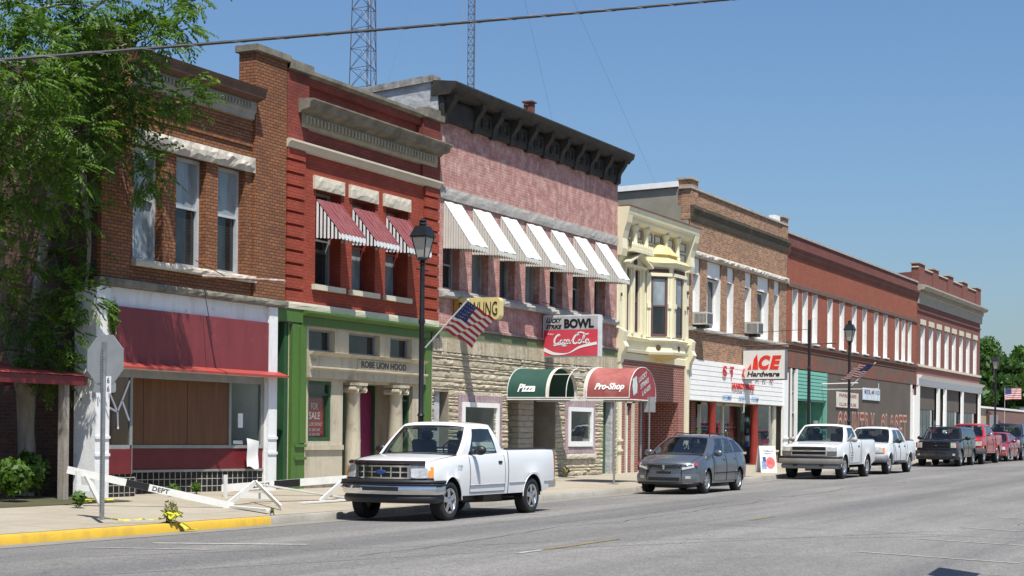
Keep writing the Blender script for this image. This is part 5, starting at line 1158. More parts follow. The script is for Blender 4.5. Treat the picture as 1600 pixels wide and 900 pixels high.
MB().box(151.93, 151.98, 22.5, 24, 1.0, 2.6).box(151.93, 151.98, 26, 28, 1.5, 2.8).parts('window', PANED, Wb)

# ---------------------------------------------------------------- trees
LEAF = leafmat('ailanthus_leaf', (.058,.120,.018), (.115,.200,.034), (.036,.082,.014))
LEAFY = leafmat('yellowing_leaf', (.20,.22,.02), (.16,.24,.03))
LEAFF = leafmat('maple_leaf', (.050,.110,.018), (.095,.18,.032), (.030,.070,.014))
LEAFG = leafmat('dark_maple_leaf', (.030,.075,.014), (.060,.125,.024), (.020,.050,.012))
BARK = M('pale_bark', (.20,.18,.15), .9, col2=(.33,.30,.25), scale=3, stretch=(3,3,.6), bmp=.5)
BARKD = M('dark_bark', (.06,.05,.04), .9, var=.3)
def frond(V, Fc, p, d, L, n=7, w=.027, droop=.5):
    p = Vector(p); d = Vector(d).normalized(); side = d.cross(Vector((0,0,1)))
    if side.length < .05: side = Vector((1,0,0))
    side.normalize(); q = p.copy(); st = L/n
    for i in range(n):
        d2 = (d+Vector((0,0,-droop*(i/n)**1.2))).normalized(); q2 = q+d2*st
        ll = L*.30*(1-.35*i/n)*rnd(.8, 1.2)
        for s in (-1, 1):
            a = (side*s+d2*.55+Vector((rnd(-.2,.2), rnd(-.2,.2), -.45+rnd(-.35,.2)))).normalized(); wv = (d2+Vector((0,0,rnd(-.3,.5)))).normalized()*w
            m_ = q2+a*ll*.45; e = q2+a*ll; b = len(V)
            V += [tuple(q2), tuple(m_+wv), tuple(e), tuple(m_-wv)]; Fc.append((b, b+1, b+2, b+3))
        q = q2
def foliage(name, clumps, mat, parent, kind='frond', **kw):
    V = []; Fc = []
    for (c, r, n) in clumps:
        c = Vector(c)
        for _ in range(n):
            u = Vector((random.gauss(0,1), random.gauss(0,1), random.gauss(0,1))).normalized(); rad = rnd(.25, 1)**.6
            p = c+Vector((u.x*r[0], u.y*r[1], u.z*r[2]))*rad*.75
            if kind == 'frond': frond(V, Fc, p, u*1.0+Vector((0,0,-.15)), rnd(.26, .48), **kw)
            else:
                s = kw.get('size', .2)*rnd(.6, 1.3); a = Vector((rnd(-1,1), rnd(-1,1), rnd(-1,1))).normalized(); b_ = a.cross(u)
                if b_.length < .1: continue
                b_.normalize(); n0 = len(V); V += [tuple(p-a*s), tuple(p+b_*s*.5), tuple(p+a*s), tuple(p-b_*s*.5)]; Fc.append((n0, n0+1, n0+2, n0+3))
    mb = MB(); mb.v = V; mb.f = Fc; mb.mi = [0]*len(Fc); 
    me = bpy.data.meshes.new(name); off = OFF[parent.name]; me.from_pydata([(a*K-off[0], b*K-off[1], c_*K-off[2]) for a, b, c_ in V], [], Fc); me.materials.append(mat)
    o = bpy.data.objects.new(name, me); link(o); o.parent = parent; OFF[name] = off; return o
# big tree of heaven beside the corner building
T = thing('tree', (20.75, 20.1, .2), 'tall leafy green tree with two pale bent trunks beside the brown brick building', 'tree')
tk = MB()
t1 = [tuple(at(u, v, y)) for u, v, y in ((38, 775, 20.1), (42, 700, 20.1), (37, 615, 20.1), (26, 565, 20.1), (6, 505, 20.1), (0, 410, 20.0), (-4, 280, 19.8), (8, 150, 19.4), (40, 20, 19.0))]
t2 = [tuple(at(u, v, y)) for u, v, y in ((42, 700, 20.1), (45, 640, 20.05), (48, 545, 20.0), (62, 430, 19.9), (76, 330, 19.8), (95, 230, 19.6), (118, 120, 19.3), (135, 20, 18.9))]
tk.tube(t1, [.17,.15,.13,.12,.10,.085,.07,.05,.02], 12); tk.tube(t2, [.11,.11,.10,.09,.08,.07,.05,.02], 10)
tk.build('trunk', BARK, T, smooth=60)
CL = []   # clump centres: (x of photo, y of photo, depth y) read off once and turned into points
spec = [(-60,40,18.6),(20,20,18.2),(90,30,18.5),(150,10,17.9),(210,5,17.6),(255,15,17.4),(285,40,17.3),(60,70,17.8),(120,75,18.2),(175,60,17.8),(225,50,17.5),(262,62,17.3),(-40,110,18.3),(30,120,17.7),(90,125,17.9),(135,150,18.3),(20,175,18.2),(75,190,17.8),(120,205,18.2),(150,190,18.6),(-30,200,18.8),(40,240,18.2),(100,255,18.2),(135,275,18.6),(15,290,18.8),(70,300,18.6),(110,330,19.1),(30,345,19.3),(210,95,17.8),(205,140,18.0),(225,175,18.1),(255,150,17.8),(285,145,17.7),(300,165,17.6),(190,190,18.3),(160,220,18.6),(215,240,18.4),(240,262,18.4),(222,280,18.4),(150,120,18.6),(180,110,18.2),
        (120,410,19.4),(95,450,19.3),(130,465,19.0),(70,500,19.5),(100,520,19.2),(60,555,19.5),(85,575,19.3),(20,400,19.6),(5,460,19.7),(30,95,19.5),(90,90,19.6),(140,60,19.4),(0,250,19.6),(60,150,19.6),(120,160,19.7),(200,30,19.0),(0,-40,18.5),(90,-50,18.4),(180,-50,18.2),(260,-40,17.9),(300,-10,17.6),(20,500,19.8),(120,385,19.5),(-20,350,19),(-20,440,19.3),(115,555,19.6),(0,60,18.4),(55,10,18.8),(120,110,18.9),(45,210,19),(85,240,19.2)]
for (u, v, y) in spec:
    p = at(u, v, y); k_ = .33 if u > 185 else .46; CL.append((p, (k_, k_, k_*.85), (24 if u > 185 else 46) if y < 19.2 else 34))
foliage('crown', CL, LEAF, T); foliage('yellow_sprays', [(at(195, 160, 18.0), (.22,.2,.25), 8), (at(215, 10, 17.6), (.3,.3,.2), 4), (at(300, 115, 17.6), (.2,.2,.15), 3)], LEAFY, T)
br = MB()
for (u, v, y) in spec[::3]:
    p = at(u, v, y); tgt = min([Vector(q) for q in t1+t2 if q[2] < p.z], key=lambda q: (q-p).length, default=Vector(t1[-1])); mid = (tgt+p)/2+Vector((rnd(-.15,.15), rnd(-.15,.15), .12))
    br.tube([tgt, mid, p], [.035, .022, .008], 6)
br.build('limb', BARK, T)
# ivy on the pilaster, yard shrubs and weeds
def plant(name, c, r, n, label, cat='plant', mat=None, stems=3, group=None, **kw):
    t_ = thing(name, (c[0], c[1], c[2]), label, cat, group); foliage('foliage', [((c[0], c[1], c[2]+r[2]), r, n)], mat or LEAF, t_, kind='leaf', **kw)
    q_ = MB()
    for i in range(stems): q_.tube([(c[0]+rnd(-.05,.05), c[1]+rnd(-.05,.05), c[2]-.02), (c[0]+rnd(-.6,.6)*r[0], c[1]+rnd(-.5,.5)*r[1], c[2]+r[2]*rnd(.9,1.5))], .008, 4, r2=.003)
    q_.build('stem', M('weed_stem', (.10,.14,.04), .8), t_); return t_
plant('ivy', (22.62, 18.85, 3.0), (.16,.10,.38), 260, 'green creeper hanging at the top left corner of the red sign panel', 'ivy', size=.05)
plant('shrub', (20.3, 18.9, .25), (.40,.4,.42), 520, 'leafy shrub behind the porch post at far left, the lower one beneath the trunk', 'shrub', size=.07)
plant('shrub', (21.3, 19.5, .25), (.36,.4,.48), 520, 'taller leafy shrub right beside the grey porch post', 'shrub', size=.07)
plant('shrub', (19.3, 18.9, .25), (.30,.35,.36), 360, 'shrub cut by the left edge of the photo under the red porch roof', 'shrub', size=.07)
plant('shrub', (22.0, 19.9, .25), (.2,.3,.45), 260, 'narrow shrub squeezed between the porch post and the white pilaster', 'shrub', size=.06)
plant('weed', (20.3, 17.55, .2), (.16,.16,.16), 90, 'grassy weed at the edge of the pavement in front of the porch', 'weed', size=.06)
plant('weed', (24.05, 18.6, .27), (.17,.12,.12), 90, 'bright weed at the foot of the black tiles nearest the left end', 'weed', size=.05)
plant('weed', (25.0, 18.85, .27), (.15,.10,.12), 80, 'bright weed in the middle of the black tiled base', 'weed', size=.05)
plant('weed', (19.35, 15.05, .1), (.20,.12,.20), 130, 'dry straggly weed growing over the yellow kerb by the caution tape', 'weed', mat=M('dry_weed', (.22,.20,.09), .9), size=.035, stems=14)
plant('weed', (22.0, 15.1, .12), (.04,.04,.07), 24, 'tiny weed in the joint behind the yellow kerb', 'weed', size=.03)
plant('weed', (31.6, 15.25, .14), (.09,.08,.13), 50, 'small upright weed behind the kerb right of the white pickup', 'weed', mat=M('dry_weed', (0,0,0)), size=.04)
plant('weed', (41.2, 18.7, .27), (.25,.12,.16), 110, 'dry weed clump at the foot of the pale stone wall', 'weed', mat=M('dry_weed', (0,0,0)), size=.05)
plant('weed', (46.9, 18.8, .28), (.12,.08,.06), 50, 'low weed at the foot of the smooth red brick by the white door', 'weed', size=.04)
# trees at the end of the street
def far_tree(x, y, h, r, mat, label, seed):
    random.seed(seed); t_ = thing('tree', (x, y, rise(x)), label, 'tree', 'trees at the end of the street'); z0 = rise(x)
    MB().tube([(x, y, z0-.2), (x+.2, y, z0+h*.25), (x, y, z0+h*.55), (x, y, z0+h*.8)], [.35, .28, .2, .05], 10).build('trunk', BARKD, t_)
    cl = []
    for i in range(34):
        a = rnd(0, 6.28); q = rnd(0, 1); zz = rnd(.16, 1); rr_ = r*math.sin(math.pi*min(.97, max(.12, zz)))**.55*rnd(.55, 1.0)
        cl.append(((x+math.cos(a)*rr_*.85, y+math.sin(a)*rr_*.85, z0+h*zz*.96), (r*.34, r*.34, r*.26), 150))
    foliage('crown', cl, mat, t_, kind='leaf', size=.36)
for i, a in enumerate(((150, 31, 8.6, 3.4, LEAFF, 'lighter green far tree just right of the last brick building'), (160, 35.5, 10.2, 4.2, LEAFF, 'far tree behind the third street lamp, pale crown'), (152, 27.2, 9.0, 3.2, LEAFG, 'dark far tree directly behind the far flag'), (168, 31.5, 10.6, 4.6, LEAFG, 'tall dark tree at the right edge above the white building'), (172, 26, 11, 5.0, LEAFF, 'broad far tree cut by the right edge of the photo'), (182, 34, 11.5, 5.2, LEAFG, 'rearmost far tree filling the gap between the crowns'), (190, 44, 11.5, 5.5, LEAFF, 'far tree peeping past the last brick building lowest on the left'), (196, 24, 11.5, 6, LEAFG, 'far dark tree closing the street behind the dark pickup'))):
    far_tree(*a, seed=100+i)
random.seed(77)
plant('shrub', (133, 22.3, .75), (.9,.6,.9), 400, 'bright green shrub in front of the brown awning beyond the cross street', 'shrub', size=.22)
plant('shrub', (139, 22.0, .75), (1.2,.8,1.1), 500, 'second, larger bush right of the far flagpole', 'shrub', size=.22)

# ---------------------------------------------------------------- red porch, left edge
P_ = thing('porch', (18, 19.6, .25), 'red tin porch roof on a grey timber post beside the brown brick building', 'porch')
q = MB()
for i in range(24):
    x = 12+i*.415; q.prism([(x, 0), (x+.19, 0), (x+.19, .006), (x, .006)], (0, 18.75, 2.33), (1,0,0), (0,0,1), (0, .93, .12), 2.0); q.prism([(x+.19, .004), (x+.40, .004), (x+.40, .018), (x+.19, .018)], (0, 18.75, 2.33), (1,0,0), (0,0,1), (0, .93, .12), 2.0)
q.build('tin_roof', REDLIP, P_); MB().box(12, 21.9, 18.78, 18.84, 2.17, 2.32).box(21.84, 21.92, 18.84, 20.6, 2.17, 2.36).build('fascia', MAROON, P_)
MB().box(21.42, 21.54, 18.85, 18.98, .2, 2.2).build('post', WOOD, P_); MB().box(16.3, 16.46, 18.85, 19.01, .2, 2.2).build('post', WOOD, P_)
g = MB().face([(8, 18.1, .20), (22.3, 18.1, .245), (22.3, 19, .276), (8, 19, .25)]).face([(8, 19, .25), (22.3, 19, .276), (22.3, 30, .276), (8, 30, .25)]).build('yard_soil', GRASS); tag(g, kind='structure')
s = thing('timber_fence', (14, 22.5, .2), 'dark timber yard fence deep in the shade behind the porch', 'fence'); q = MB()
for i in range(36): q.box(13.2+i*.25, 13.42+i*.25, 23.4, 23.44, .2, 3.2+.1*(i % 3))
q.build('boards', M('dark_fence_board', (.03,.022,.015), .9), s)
q = MB(); q.grid(lambda u, v: (22.29, 19.12+.06*math.sin(v*17)+.12*u*(1+.4*math.sin(v*9)), .2+6.8*v), 2, 40); q.build('mortar_strip', M('pale_mortar', (.36,.29,.23), .9, col2=(.46,.40,.33), scale=4), A)

# ---------------------------------------------------------------- stop sign seen from behind
s = thing('stop_sign', (18.43, 15.52, .17), 'grey back of an octagonal stop sign on a perforated steel post at the yellow kerb', 'road sign')
q = MB()
pts = [(math.cos(R(22.5+45*i))*.38, math.sin(R(22.5+45*i))*.38) for i in range(8)]
V0 = Vector((18.43, 15.52, 0)); side_ = Vector((-.10, -.995, 0)).normalized(); nrm_ = Vector((.995, -.10, 0)).normalized()
MB().prism(pts, (V0.x+nrm_.x*.03, V0.y+nrm_.y*.03, 2.42), side_, (0,0,1), nrm_, .008).build('sign_plate', GREYM, s)
MB().prism([(-.19, -.07), (.19, -.07), (.21, -.05), (.21, .05), (.19, .07), (-.19, .07), (-.21, .05), (-.21, -.05)], (V0.x+nrm_.x*.03, V0.y+nrm_.y*.03, 2.03), side_, (0,0,1), nrm_, .008).build('lower_plate', GREYM, s)
o = MB().obox((V0.x, V0.y, 1.42), side_, nrm_, (0,0,1), .028, .022, 1.25).build('post', STEEL, s)
q = MB()
for i in range(60): q.obox((V0.x-nrm_.x*.0225, V0.y-nrm_.y*.0225, .3+i*.038), side_, nrm_, (0,0,1), .007, .001, .008)
q.build('punched_holes', INK, o)
q = MB()
for zz in (2.13, 2.01): letters(q, '6', V0+side_*.05-nrm_*.004+Vector((0,0,zz-.045)), side_, (0,0,1), .07, .10, 0, offset=.02)
for zz in (2.13, 2.01): q.obox(V0+side_*.085+nrm_*.022+Vector((0,0,zz)), side_, nrm_, (0,0,1), .045, .001, .055)
qq = MB()
for zz in (2.13, 2.01): qq.obox(V0+side_*.085+nrm_*.018+Vector((0,0,zz)), side_, nrm_, (0,0,1), .05, .002, .06)
qq.build('number_plate', WHITEINK, s); q2 = MB()
for zz in (2.13, 2.01): letters(q2, '6', V0+side_*.058+nrm_*.014+Vector((0,0,zz-.04)), side_, (0,0,1), .05, .085, 0, offset=.02)
q2.build('numeral', M('navy_ink', (0,0,0)), s)

# ---------------------------------------------------------------- street lamps, poles, flags
def lamp(x, y, H, label):
    z = walk_z(x, y); r = thing('street_lamp', (x, y, z), label, 'street lamp', 'black street lamps along the kerb')
    MB().lathe((x, y, z), [(.0, 0), (.19, 0), (.19, .08), (.14, .14), (.13, .55), (.09, .66), (.0, .66)], 12).build('base', IRON, r)
    MB().lathe((x, y, z), [(.068, .6), (.055, 1.6), (.075, 1.63), (.05, 1.68), (.048, H*.62), (.07, H*.63), (.05, H*.645), (.045, H-.92), (.07, H-.9), (.04, H-.86), (.03, H-.8)], 12).build('pole', IRON, r, smooth=40)
    MB().tube([(x-.22, y, z+H-1.02), (x+.22, y, z+H-1.02)], .014, 6).build('cross_arm', IRON, r)
    zt = z+H-.82
    o = MB().lathe((x, y, zt), [(.10, .0), (.11, .04), (.21, .40), (.20, .41)], 4).build('lantern_glass', LAMPGLASS, r)
    q_ = MB()
    for i in range(4):
        a = 2*math.pi*(i+.5)/4; c, s_ = math.cos(a), math.sin(a); q_.beam((x+.11*c, y+.11*s_, zt+.03), (x+.215*c, y+.215*s_, zt+.41), .018, .018)
    q_.lathe((x, y, zt), [(.05, -.04), (.11, .0), (.105, .035), (.0, .035)], 8)
    q_.lathe((x, y, zt), [(.0, .41), (.255, .41), (.255, .44), (.235, .47), (.155, .62), (.0, .625)], 4); q_.lathe((x, y, zt), [(.0, .62), (.06, .62), (.075, .66), (.06, .70), (.085, .72), (.0, .78)], 10); q_.build('lantern_frame', IRON, o)
    return r
z_ = lambda x, y: walk_z(x, y)
L1 = at(661, 337, 15.35); lamp(L1.x, 15.35, L1.z-z_(L1.x, 15.35), 'black lantern street lamp behind the nearest white pickup')
L2 = at(1328, 498, 15.35); lamp(L2.x, 15.35, L2.z-z_(L2.x, 15.35), 'black lantern street lamp in front of the painted COUNTRY lettering')
L3 = at(1556, 552, 15.35); lamp(L3.x, 15.35, L3.z-z_(L3.x, 15.35), 'farthest black lantern street lamp, against the green trees')
PX = at(1265, 500, 15.35); s = thing('utility_pole', (PX.x, 15.35, z_(PX.x, 15.35)), 'slim headless black pole in front of the teal shopfront', 'pole')
MB().lathe((PX.x, 15.35, z_(PX.x, 15.35)), [(.1, 0), (.08, .5), (.06, .6), (.052, 3.3), (.07, 3.32), (.045, 3.4), (.05, PX.z-z_(PX.x, 15.35)), (0, PX.z-z_(PX.x, 15.35))], 12).build('pole', IRON, s)
MB().tube([(PX.x, 15.35, PX.z-.3), (PX.x, 18.9, PX.z-.45)], .008, 4).build('span_wire', IRON, s)
FR_ = M('flag_red', (.42,.02,.03), .7, var=.1); FW = M('flag_white', (.72,.70,.66), .7, var=.05); FB = M('flag_blue', (.02,.03,.13), .7, var=.1)
def flag(x, y, z, pole_v, fly_v, hl, fl, label, plen=1.25):
    r = thing('flag', (x, y, z), label, 'flag', 'flags on the street lamps'); pv = Vector(pole_v).normalized(); fv = Vector(fly_v).normalized(); n_ = pv.cross(fv).normalized(); b = Vector((x, y, z))
    MB().tube([b, b+pv*plen], .014, 6).lathe(b+pv*(plen+.0), [(0, .03), (.025, .015), (.025, 0), (0, -.01)], 8, axis=tuple(pv)).build('flagpole', M('white_flagpole', (.6,.6,.58), .4), r)
    top = b+pv*(plen-.03)
    def S(u, v): return top-pv*hl*v+fv*fl*u+n_*(.055*math.sin(u*8+v*2.2)*u**.6+.03*math.sin(u*17+v*5))+Vector((0, 0, -.10*u*u*fl))
    nu = 30
    def mi(i, j): return 2 if (j < 14 and i < 12) else (0 if (j//2) % 2 == 0 else 1)
    m_ = MB().grid(S, nu, 26, mi)
    st = m_
    st.m = 1
    for a in range(6):
        for c in range(5): 
            u, v = (.035+a*.06), (.05+c*.10); p = S(u, v); 
            for sg_ in (1, -1): st.prism([(.011*(1 if k_ % 2 == 0 else .42)*math.cos(R(36*k_+90)), .011*(1 if k_ % 2 == 0 else .42)*math.sin(R(36*k_+90))) for k_ in range(10)], p+n_*sg_*.004, fv, pv, n_, .001)
    m_.build('cloth', [FR_, FW, FB], r, smooth=80)
flag(L1.x, 15.27, at(659, 543, 15.3).z, (0, -1, .98), (1.0, -.05, -.16), .72, 1.08, 'US flag on the nearest lamp, partly in front of the yellow bowling sign', 1.24)
p2 = at(1330, 603, 15.3); flag(L2.x, 15.27, p2.z, (.3, -.9, .95), (-.95, .35, -.02), .72, 1.20, 'US flag on the lamp by the painted lettering, canton at its right', 1.15)
fx_ = 110.0; flag(fx_, 19, .6, (0, 0, 1), (.35, -.9, .15), .75, 1.05, 'farthest US flag on an upright white pole before the green trees', 4.1)
# small round-topped no parking plate near the bay building, and the far plate
def plate(u, vt, vb, y, label, wd=.30):
    a = at(u, vt, y); b = at(u, vb, y); z0 = walk_z(a.x, y); r = thing('parking_sign', (a.x, y, z0), label, 'road sign', 'grey backs of kerbside signs')
    MB().tube([(a.x, y, z0), (a.x, y, a.z)], .022, 6).build('post', STEEL, r); MB().box(a.x-.012, a.x-.004+.03, y-wd/2, y+wd/2, b.z, a.z).build('sign_plate', GREYM, r)
plate(1015, 620, 644, 15.5, 'grey back of a kerbside sign behind the dark hatchback wagon'); plate(1553, 648, 668, 15.5, 'grey back of a kerbside sign near the farthest lamp', .42)

# ---------------------------------------------------------------- radio towers, cable
def tower(bx, by, w0, wt, H, name, label, pitch, r0):
    t_ = thing(name, (bx, by, 0), label, 'radio tower'); q_ = MB(); q2_ = MB()
    def wd(z): return w0+(wt-w0)*z/H
    def leg(i, z): a = R(90+120*i+20); ww = wd(z)/math.sqrt(3); return Vector((bx+math.cos(a)*ww, by+math.sin(a)*ww, z))
    for i in range(3): q_.tube([leg(i, 0), leg(i, H)], r0, 6)
    z = 0; k_ = 0
    while z < H-pitch:
        for i in range(3):
            j = (i+1) % 3; q2_.tube([leg(i, z), leg(j, z)], r0*.55, 4, cap=False); q2_.tube([leg(i, z), leg(j, z+pitch)], r0*.6, 4, cap=False)
            if pitch > 1: q2_.tube([leg(j, z), (leg(i, z+pitch)+leg(j, z+pitch))/2], r0*.5, 4, cap=False)
        z += pitch
    q_.build('leg', M('tower_steel', (.11,.10,.11), .5, metal=.3), t_); q2_.build('lattice', M('tower_steel', (0,0,0)), t_); return t_
t0 = at(571, 135, 90); tw = tower(t0.x, 90, 4.6, 2.0, 58, 'radio_tower', 'broad three legged lattice radio tower rising behind the red brick parapet', 2.05, .055)
MB().tube([(t0.x+.1, 89.8, 0), (t0.x+.1, 89.8, 57)], .05, 6).tube([(t0.x+.5, 90.2, 0), (t0.x+.5, 90.2, 57)], .03, 6).build('cable_run', M('tower_steel', (0,0,0)), tw)
t1_ = at(737, 130, 70); tw2 = tower(t1_.x, 70, .66, .66, 62, 'radio_mast', 'slim guyed lattice mast rising behind the black bracketed cornice', .7, .035)
q = MB()
for (u, v) in ((1020, 277), (860, 175), (712, 135), (610, 115)):
    p = at(u, v, 95 if u > 760 else 60); top = Vector((t1_.x, 70, 60 if u != 712 else 48)); q.tube([top, top+(p-top)*1.25], .012 if u != 712 else .025, 3, cap=False)
q.build('guy_wire', M('guy_grey', (.16,.17,.19), .6), tw2)
def rp_(u, v, d): 
    a = _ray(u, v); return Vector((a[0]*d, a[1]*d, a[2]*d+EYE))
ca, cb = rp_(-500, 132, 12), rp_(1750, -60, 22)
pts = []
for i in range(41):
    t = i/40; p = ca+(cb-ca)*t; p.z -= .05*4*t*(1-t); pts.append(p)
s = thing('overhead_cable', tuple(ca), 'twisted dark overhead cable crossing the sky and the tree top', 'cable'); dz = Vector((0, 0, 0))
MB().tube(pts, .0135, 8).build('cable', M('weathered_cable', (.03,.028,.028), .6), s)
tw_ = []
for i in range(900):
    t = i/899; p = ca+(cb-ca)*t; p.z -= .05*4*t*(1-t); a = t*260; tw_.append(p+Vector((0, math.cos(a), math.sin(a)))*.013)
MB().tube(tw_, .005, 4).build('strand', M('pale_strand', (.14,.135,.13), .5), s)

# ---------------------------------------------------------------- barricades, tape, A board
def plank(mb, p, q, w=.13, th=.03, n=(0,-1,0)): mb.beam(p, q, th, w) if n is None else mb.obox((Vector(p)+Vector(q))/2, Vector(q)-Vector(p), Vector(q).__sub__(Vector(p)).cross(Vector(n)), n, (Vector(q)-Vector(p)).length/2, w/2, th/2)
BW = M('barricade_white', (.70,.70,.67), .6, col2=(.60,.60,.56), scale=5)
s = thing('barricade', (20.5, 17.8, .2), 'white sawhorse barricade with its long DEPT plank fallen to the pavement, left one', 'barricade')
a0, a1 = Vector((20.42, 17.9, .80)), Vector((22.7, 16.35, .19)); dd = (a1-a0); Lp = dd.length; dd.normalize(); nn = Vector((dd.y, -dd.x, 0)).normalized(); upn = dd.cross(nn); upn = upn if upn.z > 0 else -upn
pl = MB().obox((a0+a1)/2, dd, upn, nn, Lp/2, .058, .014).build('plank', BW, s)
bb = MB().obox(a0+dd*Lp*.41, dd, upn, nn, .19, .057, .0155).build('black_band', INK, pl)
fo = 1 if nn.dot(Vector((-1,-1,0))) > 0 else -1
lt = MB(); letters(lt, 'DEPT', a0+dd*Lp*.50-upn*.038+nn*fo*.016, dd, upn, .28, .075, 0, offset=.02); lt.build('lettering', INK, pl)
q = MB().beam((20.52, 17.72, .22), (20.50, 17.75, .78), .09, .03, upv=(0,1,0)); q.beam((20.9, 17.62, .24), (20.66, 17.72, .72), .09, .03, upv=(0,1,0)); q.beam((20.45, 17.74, .52), (20.78, 17.7, .50), .10, .03, upv=(0,1,0)); q.build('leg_frame', BW, s)
s = thing('barricade', (25, 17.9, .25), 'white barricade lying over by the white pickup, lettering upside down', 'barricade')
b0, b1 = at(346, 763, 18.3), at(545, 748, 17.1); dd = (b1-b0); Lp = dd.length; dd.normalize(); nn = Vector((dd.y, -dd.x, 0)).normalized(); upn = Vector((0,0,1))
pl = MB().obox((b0+b1)/2, dd, upn, nn, Lp/2, .07, .014).build('plank', BW, s)
MB().obox(b0+dd*Lp*.50, dd, upn, nn, .28, .069, .0155).build('black_band', INK, pl)
fo = 1 if nn.dot(Vector((-1,-1,0))) > 0 else -1
letters(MB(), 'DEPT', b0+dd*Lp*.36+upn*.045+nn*fo*.016, -dd, -upn, .36, .08, 0, offset=.02).build('lettering', INK, pl)
q = MB()
zg = .2
def gp(u, v, z): 
    r_ = _ray(u, v); t = (z-EYE)/r_[2]; return Vector((r_[0]*t, r_[1]*t, z))
ap = gp(404, 787, .19)
A1, A2, A3 = gp(354, 790, .18), gp(440, 793, .18), None
tp = at(398, 756, A1.y+.1)
q.beam(A1, tp+Vector((0,0,.02)), .09, .025, upv=(0,1,0)); q.beam(A2, tp+Vector((.05,0,.02)), .09, .025, upv=(0,1,0)); q.beam(at(374, 773, A1.y+.05), at(424, 776, A1.y-.1), .10, .03, upv=(0,1,0))
q.beam(at(395, 755, A1.y+.2), gp(545, 779, .19), .12, .03, upv=(0,0,1)); q.beam(gp(340, 790, .18), gp(420, 797, .18), .10, .04)
c0 = gp(352, 778, .22); q.beam(c0, c0+Vector((0,0,.42)), .08, .03, upv=(0,1,0)); q.beam(gp(500, 784, .18), at(540, 748, 16.9), .09, .03, upv=(0,1,0)); q.beam(gp(470, 786, .18), gp(545, 781, .19), .1, .03)
q.build('leg_frame', BW, s)
TAPE = M('caution_tape', (.55,.52,.03), .4, col2=(.40,.42,.05), scale=9)
q = MB(); rg = random.Random(5)
def strip(pts, w_=.045):
    for a, b in zip(pts, pts[1:]):
        a = Vector(a); b = Vector(b); d_ = (b-a).normalized(); sd = d_.cross(Vector((rg.uniform(-.6,.6), rg.uniform(-.6,.6), 1))).normalized()*w_/2; q.face([a-sd, b-sd, b+sd, a+sd])
ps = [(18.42+(i/16)*.9, 15.46-.42*(i/16)+rg.uniform(-.02,.02), .155+rg.uniform(0,.03)) for i in range(17)]; strip(ps)
for k_ in range(16): 
    a = Vector((19.33+rg.uniform(-.12,.12), 14.98+rg.uniform(-.08,.08), .14+rg.uniform(0,.10))); strip([a, a+Vector((rg.uniform(-.14,.14), rg.uniform(-.1,.1), rg.uniform(-.03,.12))), a+Vector((rg.uniform(-.2,.2), rg.uniform(-.1,.1), rg.uniform(-.02,.1)))])
for k_ in range(3): strip([(19.33, 15.0, .16), (19.38+.03*k_, 14.88, .10), (19.42+.05*k_, 14.80, .02), (19.5+.05*k_, 14.74, .012)])
tag(q.build('caution_tape', TAPE), 'crumpled yellow caution tape running from the stop sign post over the yellow kerb', 'tape')
q = MB(); rg = random.Random(9)
for k_ in range(7):
    a = Vector((21.2+rg.uniform(-.3,.3), 18.25+rg.uniform(-.15,.15), .27)); strip([a, a+Vector((.2, .03, .01)), a+Vector((.35, -.02, .015))], .07)
tag(q.build('caution_tape', TAPE), 'flattened yellow tape scrap on the pavement by the white pilaster', 'tape')
s = thing('sandwich_board', (52.9, 16.7, .3), 'white folding sandwich board with a red picture outside the hardware shop', 'sign board')
a_ = gp(1189, 736, .36); a2_ = gp(1214, 736, .36); ux_ = (a2_-a_).normalized(); wl = (a2_-a_).length; nf = Vector((ux_.y, -ux_.x, 0)); nf = nf if nf.x < 0 else -nf; up_ = (Vector((0,0,1))-nf*.16).normalized()
a_.z = a2_.z = walk_z(a_.x, a_.y)
MB().obox((a_+a2_)/2+up_*.42, ux_, nf, up_, wl/2, .018, .42).build('front_panel', WHITE, s); bk_ = -nf*.30; up2 = (Vector((0,0,1))+nf*.16).normalized(); MB().obox((a_+a2_)/2+bk_+up2*.42, ux_, nf, up2, wl/2, .015, .41).build('rear_panel', WHITE, s)
def bd_(u, v, e=.02): return a_+ux_*wl*u+up_*.84*v+nf*e
q = MB(); q.prism([(math.cos(R(20*i))*.17, math.sin(R(20*i))*.19) for i in range(18)], bd_(.62, .36, .0205), ux_, up_, nf, .001); q.build('red_picture', M('red_picture', (.62,.05,.06), .5, col2=(.75,.25,.25), scale=9), s)
q = MB(); q.prism([(0, 0), (wl*.30, 0), (wl*.30, .26), (0, .26)], bd_(.06, .12, .0203), ux_, up_, nf, .001); q.build('blue_picture', M('blue_picture', (.06,.14,.40), .5, col2=(.4,.5,.65), scale=9), s)
q = MB(); q.prism([(0, 0), (.12, 0), (.12, .14), (0, .14)], bd_(.15, .42, .0207), ux_, up_, nf, .001); letters(q, 'We Make and', bd_(.22, .77, .021), ux_, up_, wl*.6, .07, 0); letters(q, 'Repair', bd_(.30, .67, .021), ux_, up_, wl*.42, .07, 0); q.build('dark_print', M('navy_ink', (0,0,0)), s)
# sign outside the frame whose shadow falls on the road at lower right
s = thing('road_sign', (17.2, 1.9, .1), 'road sign outside the right edge of the photo, only its shadow on the road', 'road sign')
MB().tube([(17.2, 1.9, .1), (17.2, 1.9, 3.3)], .03, 8).build('post', STEEL, s)
MB().obox((17.15, 2.6, 2.95), (1, .10, 0), (-.1,1,0), (0,0,1), .55, .012, .75).build('sign_plate', GREYM, s); MB().tube([(17.2, 1.9, 3.05), (17.3, 2.5, 3.03)], .02, 6).build('arm', STEEL, s)
